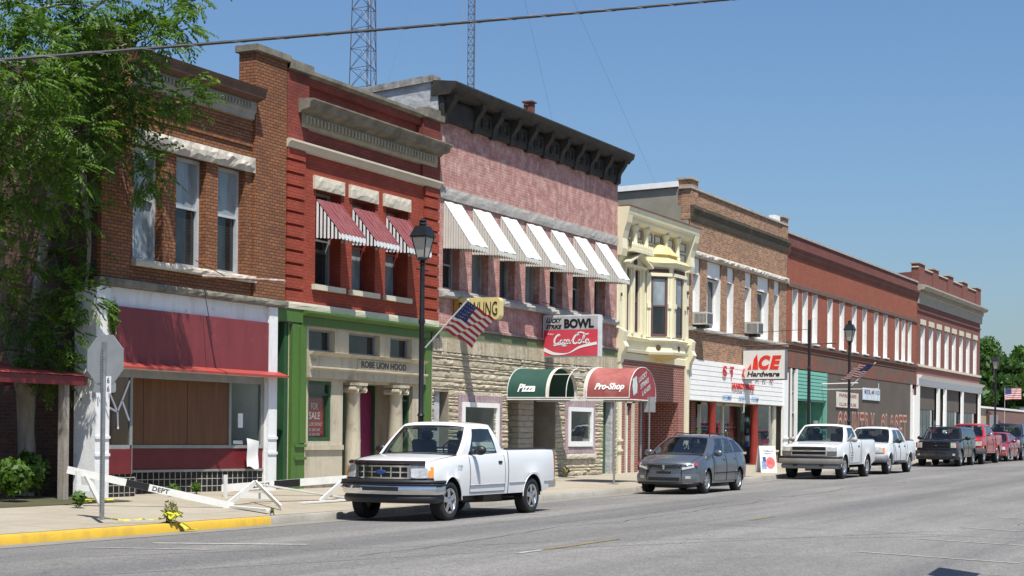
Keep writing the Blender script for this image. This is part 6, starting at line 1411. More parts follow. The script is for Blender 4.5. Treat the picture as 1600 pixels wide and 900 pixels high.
# ================================================================ vehicles (real metres, nose toward the camera)
def carpaint(name, c, rough=.25, metal=0., var=.04):
    if name in MC: return MC[name]
    mt, n, b = nodes(name); tc = add(n, 'ShaderNodeTexCoord').outputs['Object']
    out = mix(n, ramp(n, noise(n, tc, 1.2, 4, .6), .3, .7), tuple(x*(1-var) for x in c), c)
    sp = add(n, 'ShaderNodeSeparateXYZ'); n.links.new(tc, sp.inputs[0])
    dn = add(n, 'ShaderNodeMath', operation='MULTIPLY'); n.links.new(ramp(n, sp.outputs[2], .25, .62, .55, 0), dn.inputs[0]); n.links.new(ramp(n, noise(n, tc, 5, 6, .7), .35, .7), dn.inputs[1])
    out = mix(n, dn.outputs[0], out, (.22,.20,.17))
    n.links.new(out, b.inputs['Base Color']); b.inputs['Roughness'].default_value = rough; b.inputs['Metallic'].default_value = metal
    b.inputs['Coat Weight'].default_value = .7; b.inputs['Coat Roughness'].default_value = .05; MC[name] = mt; return mt
LENS = M('headlamp_lens', (.36,.36,.33), .10, metal=.3, col2=(.72,.71,.66), scale=9, coat=1)
AMBER = M('amber_lens', (.75,.25,.02), .15, var=.1, coat=1); REDL = M('red_lens', (.35,.02,.02), .15, var=.1, coat=1)
SEAT = M('grey_seat_cloth', (.05,.05,.055), .9); GRILL = M('black_grille', (.008,.008,.009), .5); CLAD = M('grey_cladding', (.18,.18,.185), .55, var=.05)
def vehicle(name, loc, label, cat, P):
    L, W, wb, fo, r = P['L'], P['W'], P['wb'], P['fo'], P['r']; hw = W/2; AR = r*P.get('arch', 1.19)
    root = thing(name, loc, label, cat, None, rz=math.pi+P.get('yaw', 0)); b_ = P.get('nose', .16); paint = P['paint']
    def df(xs, y, ext=0):
        t = min(1.1, abs(y)/hw)
        s = b_*(t**2.6)*max(0, 1-xs/1.0)**1.2 if xs < 1.0 else 0
        if xs < 0: s = b_*t**2.6
        e = L-xs; s2 = P.get('tail', .06)*(t**3)*max(0, 1-e/.6) if e < .6 else 0
        return xs+s-s2
    def G(xs, y, z): return (L/2-df(xs, y), y, z)
    def N_(): return MB(k=1)
    prof = P['prof']; sill = P.get('sill', .36); axl = [fo, fo+wb]
    def top(xs): return interp(xs, [(p[0], p[1]) for p in prof])
    def crn(xs): return interp(xs, [(p[0], p[2]) for p in prof])
    def tap(xs): return interp(xs, P.get('taper', [(0, .93), (.15, .965), (.5, .99), (.9, 1), (L-.5, 1), (L, .965)]))
    def zbot(xs):
        z = interp(xs, P.get('sillp', [(0, sill+.08), (.5, sill), (L-.6, sill), (L, sill+.12)]))
        for c in axl:
            d = abs(xs-c)
            if d < AR: z = max(z, r+math.sqrt(max(0, AR*AR-d*d)))
        return z
    st = set([p[0] for p in prof])
    for c in axl:
        for i in range(17): st.add(round(c-AR*math.cos(math.pi*i/16), 4))
        st.add(round(c-AR-.004, 4)); st.add(round(c+AR+.004, 4))
    x = 0
    while x < L: st.add(round(x, 3)); x += .22
    st.add(L); st = sorted(s for s in st if 0 <= s <= L)
    bed = P.get('bed'); flare = P.get('flare', .02)
    def ys(xs):
        w_ = hw*tap(xs); f = 0
        for c in axl: f = max(f, flare*math.exp(-((xs-c)/(AR*1.05))**4))
        return w_, f
    def sect(xs, y_off=0.):
        w_, f = ys(xs); zb, zt, cr = zbot(xs), top(xs), crn(xs); w_ += y_off; bel = P.get('waist', .55); tum = P.get('tum', .05)
        zm = max(zb+.02, sill+(zt-sill)*bel)
        pts = [(w_*.90+f, zb), (w_*.975+f, zb+.012), (w_*.99+f, zb+(zm-zb)*.5), (w_*1.0, zm), (w_*(1-tum*.35), zm+(zt-zm)*.5), (w_*(1-tum), zt-.055), (w_*(1-tum)-.018, zt-.016), (w_*(1-tum)-.055, zt)]
        if bed and bed[0] <= xs <= bed[1]: pts += [(w_*(1-tum)-.10, zt-.004), (w_*(1-tum)-.11, zt-.5), (w_*.3, zt-.5), (0, zt-.5)]
        else: pts += [(w_*.72, zt+cr*.45), (w_*.48, zt+cr*.78), (w_*.24, zt+cr*.95), (0, zt+cr)]
        return pts
    if bed: st = sorted(set(st)|{bed[0]-.004, bed[0], bed[1], bed[1]+.004})
    NK = 12; B = N_(); S = [sect(x) for x in st]; ghr = P['gh']
    def mi_(k, x0, x1):
        if P.get('clad') and k < 3: return 2
        if bed and bed[0] <= (x0+x1)/2 <= bed[1] and k >= 7: return 1
        if k >= 7 and ghr['base'][0]+.12 < (x0+x1)/2 < ghr['base'][1]-.1: return 1
        if k == 0: return 1
        return 0
    for sgn in (1, -1):
        for i in range(len(st)-1):
            for k in range(NK-1):
                a, b2 = S[i], S[i+1]; B.m = mi_(k, st[i], st[i+1])
                B.face([G(st[i], sgn*a[k][0], a[k][1]), G(st[i+1], sgn*b2[k][0], b2[k][1]), G(st[i+1], sgn*b2[k+1][0], b2[k+1][1]), G(st[i], sgn*a[k+1][0], a[k+1][1])])
    for xs in (0, L):     # end caps
        sc = sect(xs); cols = [(p[0], p[1]) for p in sc[5:]]; cols = [(-a, z) for a, z in cols]+[(a, z) for a, z in reversed(cols[:-1])]
        zb = sc[0][1]
        for (ya, za), (yb, zb2) in zip(cols, cols[1:]):
            for j in range(5): 
                B.m = 2 if (P.get('clad') and j < 2) else 0
                q = lambda y, z, t: G(xs, y, zb+(z-zb)*t); B.face([q(ya, za, j/5), q(yb, zb2, j/5), q(yb, zb2, (j+1)/5), q(ya, za, (j+1)/5)])
        for sgn in (1, -1):
            e = [(sgn*p[0], p[1]) for p in sc[:6]]; B.m = 0
            B.face([G(xs, y, z) for y, z in e]+[G(xs, e[-1][0], zb)])
    body = B.build('body', [paint, BLACK, P.get('cladmat', CLAD)], root, smooth=38)
    # underbody and wheel wells
    U = N_(); U.box(L/2-.5, -L/2+.4, -hw*.50, hw*.50, sill-.12, sill+.12)
    for c in axl:
        for s in (1, -1):
            n0 = 14
            for i in range(n0):
                a0_, a1_ = math.pi*i/n0, math.pi*(i+1)/n0; X0, Z0, X1, Z1 = L/2-c+AR*1.0*math.cos(a0_), r+AR*math.sin(a0_), L/2-c+AR*math.cos(a1_), r+AR*math.sin(a1_)
                U.face([(X0, s*hw*.96, Z0), (X1, s*hw*.96, Z1), (X1, s*hw*.55, Z1), (X0, s*hw*.55, Z0)])
            U.face([(L/2-c+AR*math.cos(math.pi*i/n0), s*hw*.58, r+AR*math.sin(math.pi*i/n0)) for i in range(n0+1)])
    U.build('underbody', BLACK, root)
    # wheels
    tw = P.get('tw', .24)
    for c in axl:
        for s in (1, -1):
            yo = s*(hw*P.get('track', .985)); ax_ = (0, s, 0); cc = (L/2-c, yo, r)
            ty = N_().lathe(cc, [(r*.60, -tw), (r*.86, -tw), (r*.97, -tw*.93), (r, -tw*.75), (r, -tw*.22), (r*.97, -.02), (r*.86, 0), (r*.66, -.008), (r*.62, -.03), (r*.60, -.05)], 36, axis=ax_)
            whl = ty.build('wheel', RUBBER, root, smooth=50); rm = N_()
            rm.lathe(cc, [(r*.63, -.006), (r*.61, -.02), (r*.56, -.05), (r*.56, -.12), (r*.2, -.10), (0, -.10)], 30, axis=ax_)
            rim = rm.build('rim', P.get('rimback', STEEL), whl, smooth=40); sp_ = N_(); ns = P.get('spokes', 5)
            for i in range(ns):
                a = 2*math.pi*i/ns+.2; d = Vector((math.cos(a), 0, math.sin(a))); t_ = Vector((-math.sin(a), 0, math.cos(a)))
                sp_.prism([(.05, -P.get('spw', .05)), (r*.60, -P.get('spw', .05)*.8), (r*.60, P.get('spw', .05)*.8), (.05, P.get('spw', .05))], Vector(cc)+Vector((0, s*-.035, 0)), d, t_, (0, s, 0), .018)
            sp_.lathe(cc, [(0, .0), (.045, -.002), (.065, -.015), (.075, -.035)], 14, axis=ax_); sp_.lathe(cc, [(r*.63, -.004), (r*.60, -.002), (r*.57, -.02)], 30, axis=ax_); sp_.build('spokes', P.get('rimmat', ALLOY), rim, smooth=40)
            dk = N_().lathe(cc, [(r*.55, -.07), (0, -.07)], 20, axis=ax_); dk.build('brake', BLACK, rim)
    # greenhouse
    g = ghr; xf, xr = g['base']; rf, rb = g['roof']; yb_, yr_ = g['yb'], g['yr']; z0a, z0b = g['z0']; z1a, z1b = g['z1']; arc = g.get('arc', .03); cr = g.get('crown', .05); wb_ = g.get('wb', .16); bb_ = g.get('bb', .05)
    def Rz(s): return z1a+(z1b-z1a)*s+arc*4*s*(1-s)
    def Bp(s): return xf+(xr-xf)*s, z0a+(z0b-z0a)*s
    def SD(u, v, sg):
        bx, bz = Bp(u); rx = rf+(rb-rf)*u; y = yb_+(yr_-yb_)*v+.035*math.sin(math.pi*v); z = bz+(Rz(u)-bz)*v; return Vector((L/2-(bx+(rx-bx)*v), sg*y, z))
    def WS(u, v, e=0, rear=False):
        t = 2*u-1; yy = (yb_+(yr_-yb_)*v+.035*math.sin(math.pi*v))*t
        if not rear: bx, bz, rx, rz, bl = xf, z0a, rf, z1a, -wb_*(1-v*.45)
        else: bx, bz, rx, rz, bl = xr, z0b, rb, z1b, bb_
        x_ = bx+(rx-bx)*v+bl*(1-t*t); z = bz+(rz-bz)*v+cr*(1-abs(t)**3)*v*v
        return Vector((L/2-x_, yy, z))
    def split(F_, nu, nv, holes, sub):
        fr = N_(); panes = [N_() for _ in holes]; us = sorted({0, 1}|{h[0] for h in holes}|{h[1] for h in holes}|{i/nu for i in range(nu+1)}); vs = sorted({0, 1}|{h[2] for h in holes}|{h[3] for h in holes}|{i/nv for i in range(nv+1)})
        for a, b2 in zip(us, us[1:]):
            for c, d in zip(vs, vs[1:]):
                um, vm = (a+b2)/2, (c+d)/2; t = fr
                for i, h in enumerate(holes):
                    if h[0] < um < h[1] and h[2] < vm < h[3]: t = panes[i]
                t.face([F_(a, c), F_(b2, c), F_(b2, d), F_(a, d)])
        return fr, panes
    fr, pn = split(lambda u, v: WS(u, v), 12, 6, [(.05, .95, .04, .90)], 1); cab = N_(); cab.add(fr); WSP = pn[0]
    sidep = []
    for sg in (1, -1):
        fr, pn = split(lambda u, v: SD(u, v, sg), 8, 5, [(h[0], h[1], .05, h[2] if len(h) > 2 else .86) for h in g['side']], 1); cab.add(fr); sidep.append(pn)
    fr, pn = split(lambda u, v: WS(u, v, 0, True), 10, 4, [(.08, .92, .10, .86)], 1); cab.add(fr); RW = pn[0]
    def RF(s, t):
        t2 = 2*t-1; xa = rf-wb_*.55*(1-t2*t2); xb = rb+bb_*(1-t2*t2); return Vector((L/2-(xa+(xb-xa)*s), yr_*t2, Rz(s)+cr*(1-abs(t2)**3)))
    cab.grid(RF, 12, 14); cabo = cab.build('cabin', paint, root, smooth=45)
    WSP.build('windshield', CARGLASS, cabo, smooth=60); RW.build('rear_window', CARGLASS, cabo, smooth=60)
    for pn in sidep:
        for p_ in pn: p_.build('side_window', CARGLASS, cabo, smooth=60)
    # dark rubber around the screen
    q = N_()
    loop = [WS(.05+.9*i/12, .04) for i in range(13)]+[WS(.95, .04+.86*i/6) for i in range(1, 7)]+[WS(.95-.9*i/12, .90) for i in range(1, 13)]+[WS(.05, .90-.86*i/6) for i in range(1, 7)]
    q.tube(loop, .010, 5, cap=False)
    for sg in (1, -1):
        for h in g['side']:
            v1 = h[2] if len(h) > 2 else .86; lp_ = [SD(h[0], .05, sg), SD(h[1], .05, sg), SD(h[1], v1, sg), SD((h[0]+h[1])/2, v1, sg), SD(h[0], v1, sg), SD(h[0], .05, sg)]; q.tube(lp_, .009, 5, cap=False)
    q.build('window_seal', BLACK, cabo)
    if g.get('rails'):
        q = N_()
        for sg in (1, -1): q.tube([Vector((L/2-(rf+.2), sg*yr_*.86, Rz(.1)+.02)), Vector((L/2-(rf+.3), sg*yr_*.86, Rz(.15)+.07+cr*.4)), Vector((L/2-(rb-.3), sg*yr_*.86, Rz(.85)+.07+cr*.4)), Vector((L/2-(rb-.2), sg*yr_*.86, Rz(.9)+.02))], .016, 6)
        q.parts('roof_rail', P.get('railmat', BLACK), cabo)
    # cabin interior
    q = N_(); zs = z0a
    for sg in (.45, -.45): 
        q.obox((L/2-(xf+.95), sg*hw*.9, zs+.02), (1,0,0), (0,1,0), (.18,0,1), .10, .24, .30); q.obox((L/2-(xf+1.03), sg*hw*.9, zs+.40), (1,0,0), (0,1,0), (.1,0,1), .05, .12, .09)
    if xr-xf > 2.2: q.obox((L/2-(xf+1.95), 0, zs-.02), (1,0,0), (0,1,0), (.2,0,1), .1, hw*.7, .28)
    q.parts('seat', SEAT, root, gap=.001, bevel=.03)
    q = N_(); q.box(L/2-(xf+.02), L/2-(xf+.45), -hw*.82, hw*.82, zs-.15, zs+.03); q.build('dashboard', BLACK, root)
    q = N_(); cc = Vector((L/2-(xf+.55), hw*.42, zs+.10)); n_ = Vector((-.85, 0, .5)).normalized(); e1 = Vector((0,1,0)); e2 = n_.cross(e1)
    q.tube([cc+(e1*math.cos(a)+e2*math.sin(a))*.18 for a in [2*math.pi*i/16 for i in range(17)]], .014, 6, cap=False); q.beam(cc-e1*.17, cc+e1*.17, .03, .02); q.build('steering_wheel', BLACK, root)
    q = N_(); q.obox(WS(.5, .80)+Vector((-.09,0,0)), (1,0,0), (0,1,0), (0,0,1), .012, .12, .03); q.build('rear_view_mirror', BLACK, cabo)
    # mirrors
    for sg in (1, -1):
        mx = L/2-(xf+P.get('mirx', .35)); mz = z0a+P.get('mirz', .10); my = yb_+.02
        q = N_().box(mx-.03, mx+.03, sg*(my-.05), sg*(my+.10), mz-.08, mz-.03); q.lathe((mx+.06, sg*(my+.17), mz), [(0, .0), (.07, .015), (.105, .05), (.11, .09), (.10, .12), (.0, .121)], 14, axis=(-1,0,0)); 
        for i in range(len(q.v)):
            v_ = Vector(q.v[i]); dy = v_.y-sg*(my+.17)
            if abs(v_.y) > my+.03 and v_.x > mx-.2: q.v[i] = (v_.x, sg*(my+.17)+dy*1.15, mz+(v_.z-mz)*.85)
        q.build('mirror', P.get('mirmat', BLACK), root, smooth=50)
    # bonnet gap, cowl, wheel arch lips
    def hz(xs, y):
        sc = [(p[0], p[1]) for p in sect(xs)[7:]]; return interp(abs(y), [(a, b) for a, b in reversed(sc)])
    xh = P.get('hoodx', (.10, xf+.10)); q = N_()
    for sg in (1, -1):
        pts = []
        for i in range(13):
            xs = xh[0]+(xh[1]-xh[0])*i/12; y = sect(xs)[7][0]-.045; pts.append(G(xs, sg*y, hz(xs, y)+.001))
        q.tube(pts, .0055, 4)
    q.parts('bonnet_gap', BLACK, root)
    q = N_(); q.grid(lambda u, v: Vector(WS(.03+.94*u, .0))+Vector((.02+.10*v, 0, .012-.012*v)) if False else (lambda p: Vector((p.x+.11*v, p.y, hz(L/2-p.x-.11*v, p.y)+.010)))(WS(.03+.94*u, .0)), 14, 2); q.build('cowl', BLACK, root)
    q = N_()
    for c in axl:
        for sg in (1, -1):
            pts = []
            for i in range(19):
                a = math.pi*(i/18); xs = c+AR*math.cos(a); w_, f = ys(xs); pts.append(G(xs, sg*(w_*.985+f), r+AR*math.sin(a)+.004))
            q.tube(pts, .009, 5)
    q.parts('wheel_arch_lip', P.get('lipmat', paint), root, gap=.05, smooth=60)
    # doors
    def surf(xs, k, off): 
        p = sect(xs)[k]; return p[0]+off, p[1]
    for (x0, x1) in P['doors']:
        for sg in (1, -1):
            m_ = N_(); nx = max(4, int((x1-x0)/.12)); 
            def DS(u, v, off):
                xs = x0+(x1-x0)*u; sc = sect(xs); zlo, zhi = sill+.07, top(xs)-.03; z = zlo+(zhi-zlo)*v
                seg = [(p[0], p[1]) for p in sc[1:7]]; y = interp(z, [(p[1], p[0]) for p in seg]); return G(xs, sg*(y+off), z)
            m_.grid(lambda u, v: DS(u, v, .006), nx, 8); d_ = m_.build('door', paint if not P.get('clad2') else [paint], root, smooth=50)
            q = N_()
            edge = [DS(0, i/8, .0065) for i in range(9)]; edge2 = [DS(1, i/8, .0065) for i in range(9)]; q.tube(edge, .0055, 4); q.tube(edge2, .0055, 4); q.tube([DS(i/8, 0, .0065) for i in range(9)], .0055, 4); q.build('door_gap', BLACK, d_)
            hx = .86; h = DS(hx, .80, .012); q = N_().obox(h, (1,0,0), (0,1,0), (0,0,1), .075, .012, .028); q.build('handle', P.get('handmat', BLACK), d_, bevel=.008)
            if P.get('trim'):
                q = N_(); t1 = [DS(i/8, P['trim'], .012) for i in range(9)]; q.tube(t1, .014, 4); q.build('rub_strip', P.get('trimmat', M('trim_grey', (.35,.35,.36), .4)), d_)
    # fuel: body side moulding along the bed
    if P.get('trim') and bed:
        q = N_()
        for sg in (1, -1):
            for (xa, xb) in P.get('trimx', []):
                pts = []
                for i in range(9):
                    xs = xa+(xb-xa)*i/8; zlo, zhi = sill+.07, top(xs)-.03; z = zlo+(zhi-zlo)*P['trim']; sc = sect(xs); y = interp(z, [(p[1], p[0]) for p in sc[1:7]]); pts.append(G(xs, sg*(y+.006), z))
                q.tube(pts, .012, 4)
        q.build('side_moulding', P.get('trimmat', M('trim_grey', (.35,.35,.36), .4)), root)
    if bed:
        q = N_()
        for sg in (1, -1): q.tube([G(bed[0]+i/6*(bed[1]-bed[0]), sg*(hw*(1-P.get('tum', .05))*tap(bed[0]+.5)-.07), top(bed[0]+i/6*(bed[1]-bed[0]))+.012) for i in range(7)], .028, 6)
        q.parts('bed_rail_cap', BLACK, root)
        q = N_()
        for sg in (1, -1): q.tube([G(bed[0]-.01, sg*p[0]+sg*.003, p[1]) for p in sect(bed[0]-.01)[1:7]], .008, 4)
        q.parts('bed_gap', BLACK, root)
    # front furniture
    def fpath(w_, back=0., off=.0, n=20):
        pts = []; ww = w_
        if back: pts += [(back*(1-i/4), -ww) for i in range(4)]
        pts += [(0, -ww+2*ww*i/n) for i in range(n+1)]
        if back: pts += [(back*((i+1)/4), ww) for i in range(4)]
        out = []
        for xs, y in pts: out.append(Vector((L/2-df(max(0, xs), y), y, 0)))
        return out
    def bar(name, w_, z0, z1, out, mt, back=0., bulge=.03, parent=None, part=None, th=.04, xoff=0.):
        pts = fpath(w_, back); m_ = N_(); ring = [(-th, z0), (out-bulge*.6, z0), (out, z0+(z1-z0)*.3), (out, z0+(z1-z0)*.7), (out-bulge*.6, z1), (-th, z1)]; n = len(pts); base = len(m_.v); nr = len(ring)
        for i, p in enumerate(pts):
            d = (pts[min(i+1, n-1)]-pts[max(i-1, 0)]).normalized(); nn_ = Vector((d.y, -d.x, 0)); nn_ = nn_ if (nn_.x > 0 or nn_.y*p.y > 0) else -nn_
            if nn_.x < -.05: nn_ = -nn_
            for (o_, z) in ring: m_.v.append(tuple(p+nn_*o_+Vector((xoff,0,z))))
        for i in range(n-1):
            for j in range(nr): 
                m_.f.append((base+i*nr+j, base+(i+1)*nr+j, base+(i+1)*nr+(j+1)%nr, base+i*nr+(j+1)%nr)); m_.mi.append(0)
        m_.f.append(tuple(base+j for j in range(nr))); m_.mi.append(0); m_.f.append(tuple(base+(n-1)*nr+j for j in range(nr))); m_.mi.append(0)
        return m_.build(name, mt, parent or root, smooth=40)
    def patch(name, y0, y1, z0, z1, out, mt, parent=None, th=.05, slant=0., n=8, zc=0., sides=(1, -1), x0=0.):
        """block standing on the curved nose between y0 and y1 (mirrored)"""
        for sg in sides:
            m_ = N_(); base = 0; R_ = []
            for i in range(n+1):
                t_ = i/n; za = z0[0]+(z0[1]-z0[0])*t_ if isinstance(z0, tuple) else z0; zb = z1[0]+(z1[1]-z1[0])*t_ if isinstance(z1, tuple) else z1
                y = y0+(y1-y0)*i/n; d = .004; t = Vector((df(x0, y+d)-df(x0, y-d), 0, 0)).x/(2*d); nn_ = Vector((1, t, 0)).normalized(); p = Vector((L/2-df(x0, y), y, 0))
                k_ = abs(i/n*2-1)**2*zc; R_.append([p+nn_*(-th)+Vector((-slant*0, 0, za)), p+nn_*(out-.0)+Vector((0,0,za+k_)), p+nn_*(out-slant)+Vector((0,0,zb-k_)), p+nn_*(-th-slant)+Vector((0,0,zb))])
            for a, b2 in zip(R_, R_[1:]):
                for j in range(4): m_.face([(q_.x, sg*q_.y, q_.z) for q_ in (a[j], b2[j], b2[(j+1)%4], a[(j+1)%4])])
            m_.face([(q_.x, sg*q_.y, q_.z) for q_ in R_[0]]); m_.face([(q_.x, sg*q_.y, q_.z) for q_ in R_[-1]]); o_ = m_.build(name, mt, parent or root, smooth=30)
        return o_
    ctx = dict(root=root, body=body, bar=bar, patch=patch, G=G, df=df, sect=sect, top=top, N=N_, L=L, hw=hw, fo=fo, r=r, wb=wb, AR=AR, paint=paint, cabo=cabo)
    P['extra'](ctx); return root
def vy(R_, y): return R_*y
GY = 13.0
def place(ratio, wbase, fo, L, W, near=12.93, dx=0.):
    """origin of a parked vehicle from the street position of its near front wheel"""
    xw = ratio*near*K+dx; xc = (xw-fo+L/2)/K; yc = near+W/2/K; return (xc, yc, road_z(xc, yc-.3)-.0)
BLUEOV = M('blue_oval', (.02,.045,.16), .3, var=.05)
# ---- nearest white pickup
def ex_a(c):
    bar, patch, N_, G, root, L = c['bar'], c['patch'], c['N'], c['G'], c['root'], c['L']
    bar('bumper', .93, .50, .70, .09, CHROME, back=.42, bulge=.05); bar('bumper_pad', .93, .70, .76, .11, BLACK, back=.42); bar('valance', .93, .34, .50, .05, BLACK, back=.45, bulge=.06)
    patch('bumper_slot', 0, .36, .565, .64, .104, BLACK); bar('bumper_insert', .985, .66, .70, .102, BLACK, back=.30, bulge=.01)
    g_ = patch('grille', 0, .50, .80, 1.015, .015, GRILL); 
    for z0, z1 in ((.785, .815), (.895, .915), (1.0, 1.03)): patch('grille_bar', 0, .54, z0, z1, .045, CHROME, parent=g_)
    for y in (.0, .20, .38, .52): patch('grille_bar', y-.014 if y else 0, y+.014, .80, 1.02, .035, CHROME, parent=g_)
    q = N_().lathe((L/2+.045, 0, .905), [(0, .015), (.05, .014), (.075, .004), (.08, 0)], 20, axis=(1,0,0)); q.v = [(a, b*1.35, .905+(z-.905)*.62) for a, b, z in q.v]; q.build('oval_badge', BLUEOV, g_)
    h_ = patch('headlight', .57, .84, .80, 1.02, .03, LENS, slant=.035, zc=.02); patch('headlight_bezel', .545, .565, .79, 1.04, .05, CHROME, parent=h_)
    patch('turn_signal', .845, .925, .81, 1.01, .02, AMBER, slant=.03, zc=.01)
    bar('bug_shield', .80, 1.03, 1.12, .035, M('smoked_plastic', (.02,.012,.012), .12, coat=1), back=.0, bulge=.05, th=.02)
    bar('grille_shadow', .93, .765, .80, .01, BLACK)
    q = N_()
    for s_, y in (('F-150', c['hw']-.0),): letters(q, 'F150', (L/2-1.12, y+.012, .98), (-1,0,0), (0,0,1), .17, .055, 0, offset=.03)
    q.build('badge', M('badge_grey', (.12,.12,.13), .4), root)
    q = N_(); 
    for y0, y1 in ((.62, .05), (.10, -.45)): q.tube([Vector((L/2-1.40, y0, 1.205)), Vector((L/2-1.46, (y0+y1)/2, 1.25)), Vector((L/2-1.52, y1, 1.27))], .010, 5)
    q.build('wiper', BLACK, root)
    bt = N_().box(-L/2-.10, -L/2+.02, -.92, .92, .52, .70); bt.box(-L/2-.02, -L/2+.35, .86, .95, .52, .70); bt.box(-L/2-.02, -L/2+.35, -.95, -.86, .52, .70); bt.build('rear_bumper', CHROME, root, bevel=.02)
    for s in (1, -1): N_().box(-L/2-.012, -L/2+.05, s*.80, s*.935, .78, 1.18).build('tail_light', REDL, root)
    N_().tube([(0.2, .3, .30), (-1.2, .3, .28), (-1.9, .45, .30)], .035, 8).box(-.1, -.9, .45, .62, .30, .42).build('exhaust', M('brown_steel', (.09,.07,.055), .7), root)
WPAINT = carpaint('white_car_paint', (.70,.71,.72), .3)
base = dict(L=5.52, W=1.96, wb=3.52, fo=.85, r=.375, tw=.25, nose=.33, paint=WPAINT, sill=.44, waist=.50, tum=.035, flare=.025,
    prof=[(0, 1.00, .03), (.03, 1.045, .035), (.08, 1.075, .04), (.2, 1.10, .045), (.45, 1.135, .05), (.9, 1.17, .055), (1.38, 1.21, .05), (1.45, 1.215, .03), (3.12, 1.245, .0), (3.20, 1.31, .0), (5.42, 1.32, 0), (5.52, 1.31, 0)],
    bed=(3.26, 5.44), doors=[(1.62, 3.10)], trim=.20, trimx=[(3.3, 4.0), (4.92, 5.55)],
    gh=dict(base=(1.36, 3.12), roof=(2.02, 2.88), yb=.90, yr=.70, z0=(1.19, 1.24), z1=(1.80, 1.80), arc=.01, crown=.045, wb=.20, side=[(.17, .86, .84)]), mirx=.42, mirz=.12, extra=ex_a, spokes=5, spw=.055, rimmat=CHROME)
vehicle('pickup_truck', place(1.8457, 3.52, .85, 5.52, 1.96, dx=.10), 'nearest and largest vehicle, white two door pickup truck with chrome bumper and dark bonnet shield', 'pickup truck', base)
# ---- dark wagon
def ex_b(c):
    bar, patch, N_, G, root, L = c['bar'], c['patch'], c['N'], c['G'], c['root'], c['L']
    p = c['paint']
    bar('bumper', .80, .30, .52, .04, p, back=.45, bulge=.03); g_ = patch('grille', .03, .40, (.655, .70), (.74, .765), .014, GRILL, slant=.015); patch('grille_bar', 0, .03, (.62, .66), (.755, .75), .035, CHROME, parent=g_)
    patch('grille_rim', .39, .47, (.665, .74), (.70, .775), .022, M('silver_crease', (.30,.31,.33), .3, metal=.7), parent=g_)
    patch('lower_grille', 0, .42, .345, .43, .047, GRILL); patch('plate_recess', 0, .20, .52, .585, .016, BLACK)
    patch('bumper_crease', .46, .475, .34, .62, .05, M('silver_crease', (0,0,0)))
    patch('headlight', .48, .76, (.625, .69), (.73, .80), .014, LENS, slant=.03); patch('turn_signal', .78, .845, (.73, .75), (.805, .82), .010, REDL, slant=.03)
    patch('fog_light', .56, .68, .40, .47, .045, LENS)
    bar('splitter', .78, .24, .30, .03, BLACK, back=.4)
    q = N_(); q.tube([Vector((L/2-1.05, .5, 1.02)), Vector((L/2-1.12, -.1, 1.05))], .008, 5); q.build('wiper', BLACK, root)
    N_().box(-L/2-.03, -L/2+.1, -.75, .75, .40, .62).build('rear_bumper', p, root, bevel=.03)
    q = N_(); 
    for k_ in range(14): a = Vector((L/2-1.6+rnd(-.05,.05), rnd(-.08,.08), 1.22+rnd(-.08,.1))); q.face([a, a+Vector((0, .03, .01)), a+Vector((0, .02, .05))])
    q.build('hanging_ornament', WHITEINK, root)
DPAINT = carpaint('gunmetal_paint', (.13,.145,.17), .28, metal=.55)
vehicle('hatchback_wagon', place(2.8135, 2.6, .88, 4.365, 1.775, near=13.0), 'dark grey blue hatchback wagon with roof rails in front of the brick recess', 'car',
    dict(L=4.365, W=1.775, wb=2.6, fo=.90, r=.32, tw=.21, nose=.30, tail=.12, paint=DPAINT, sill=.26, waist=.58, tum=.07, flare=.03, arch=1.16, taper=[(0, .90), (.2, .96), (.6, 1), (3.8, 1), (4.365, .93)],
    prof=[(0, .76, .03), (.05, .80, .05), (.15, .84, .07), (.5, .92, .08), (.95, 1.0, .07), (1.1, 1.02, .04), (3.9, 1.10, .0), (4.2, 1.08, 0), (4.365, .95, 0)], doors=[(1.42, 2.42), (2.45, 3.30)],
    gh=dict(base=(1.0, 4.12), roof=(1.90, 3.70), yb=.80, yr=.58, z0=(1.0, 1.10), z1=(1.49, 1.46), arc=.045, crown=.04, wb=.22, bb=.04, side=[(.16, .42, .85), (.455, .70, .85), (.74, .93, .78)], rails=True), mirx=.42, mirz=.06, mirmat=DPAINT, handmat=DPAINT, extra=ex_b, spokes=7, spw=.03, rimmat=ALLOY, trim=.30, trimmat=M('silver_crease', (0,0,0))))
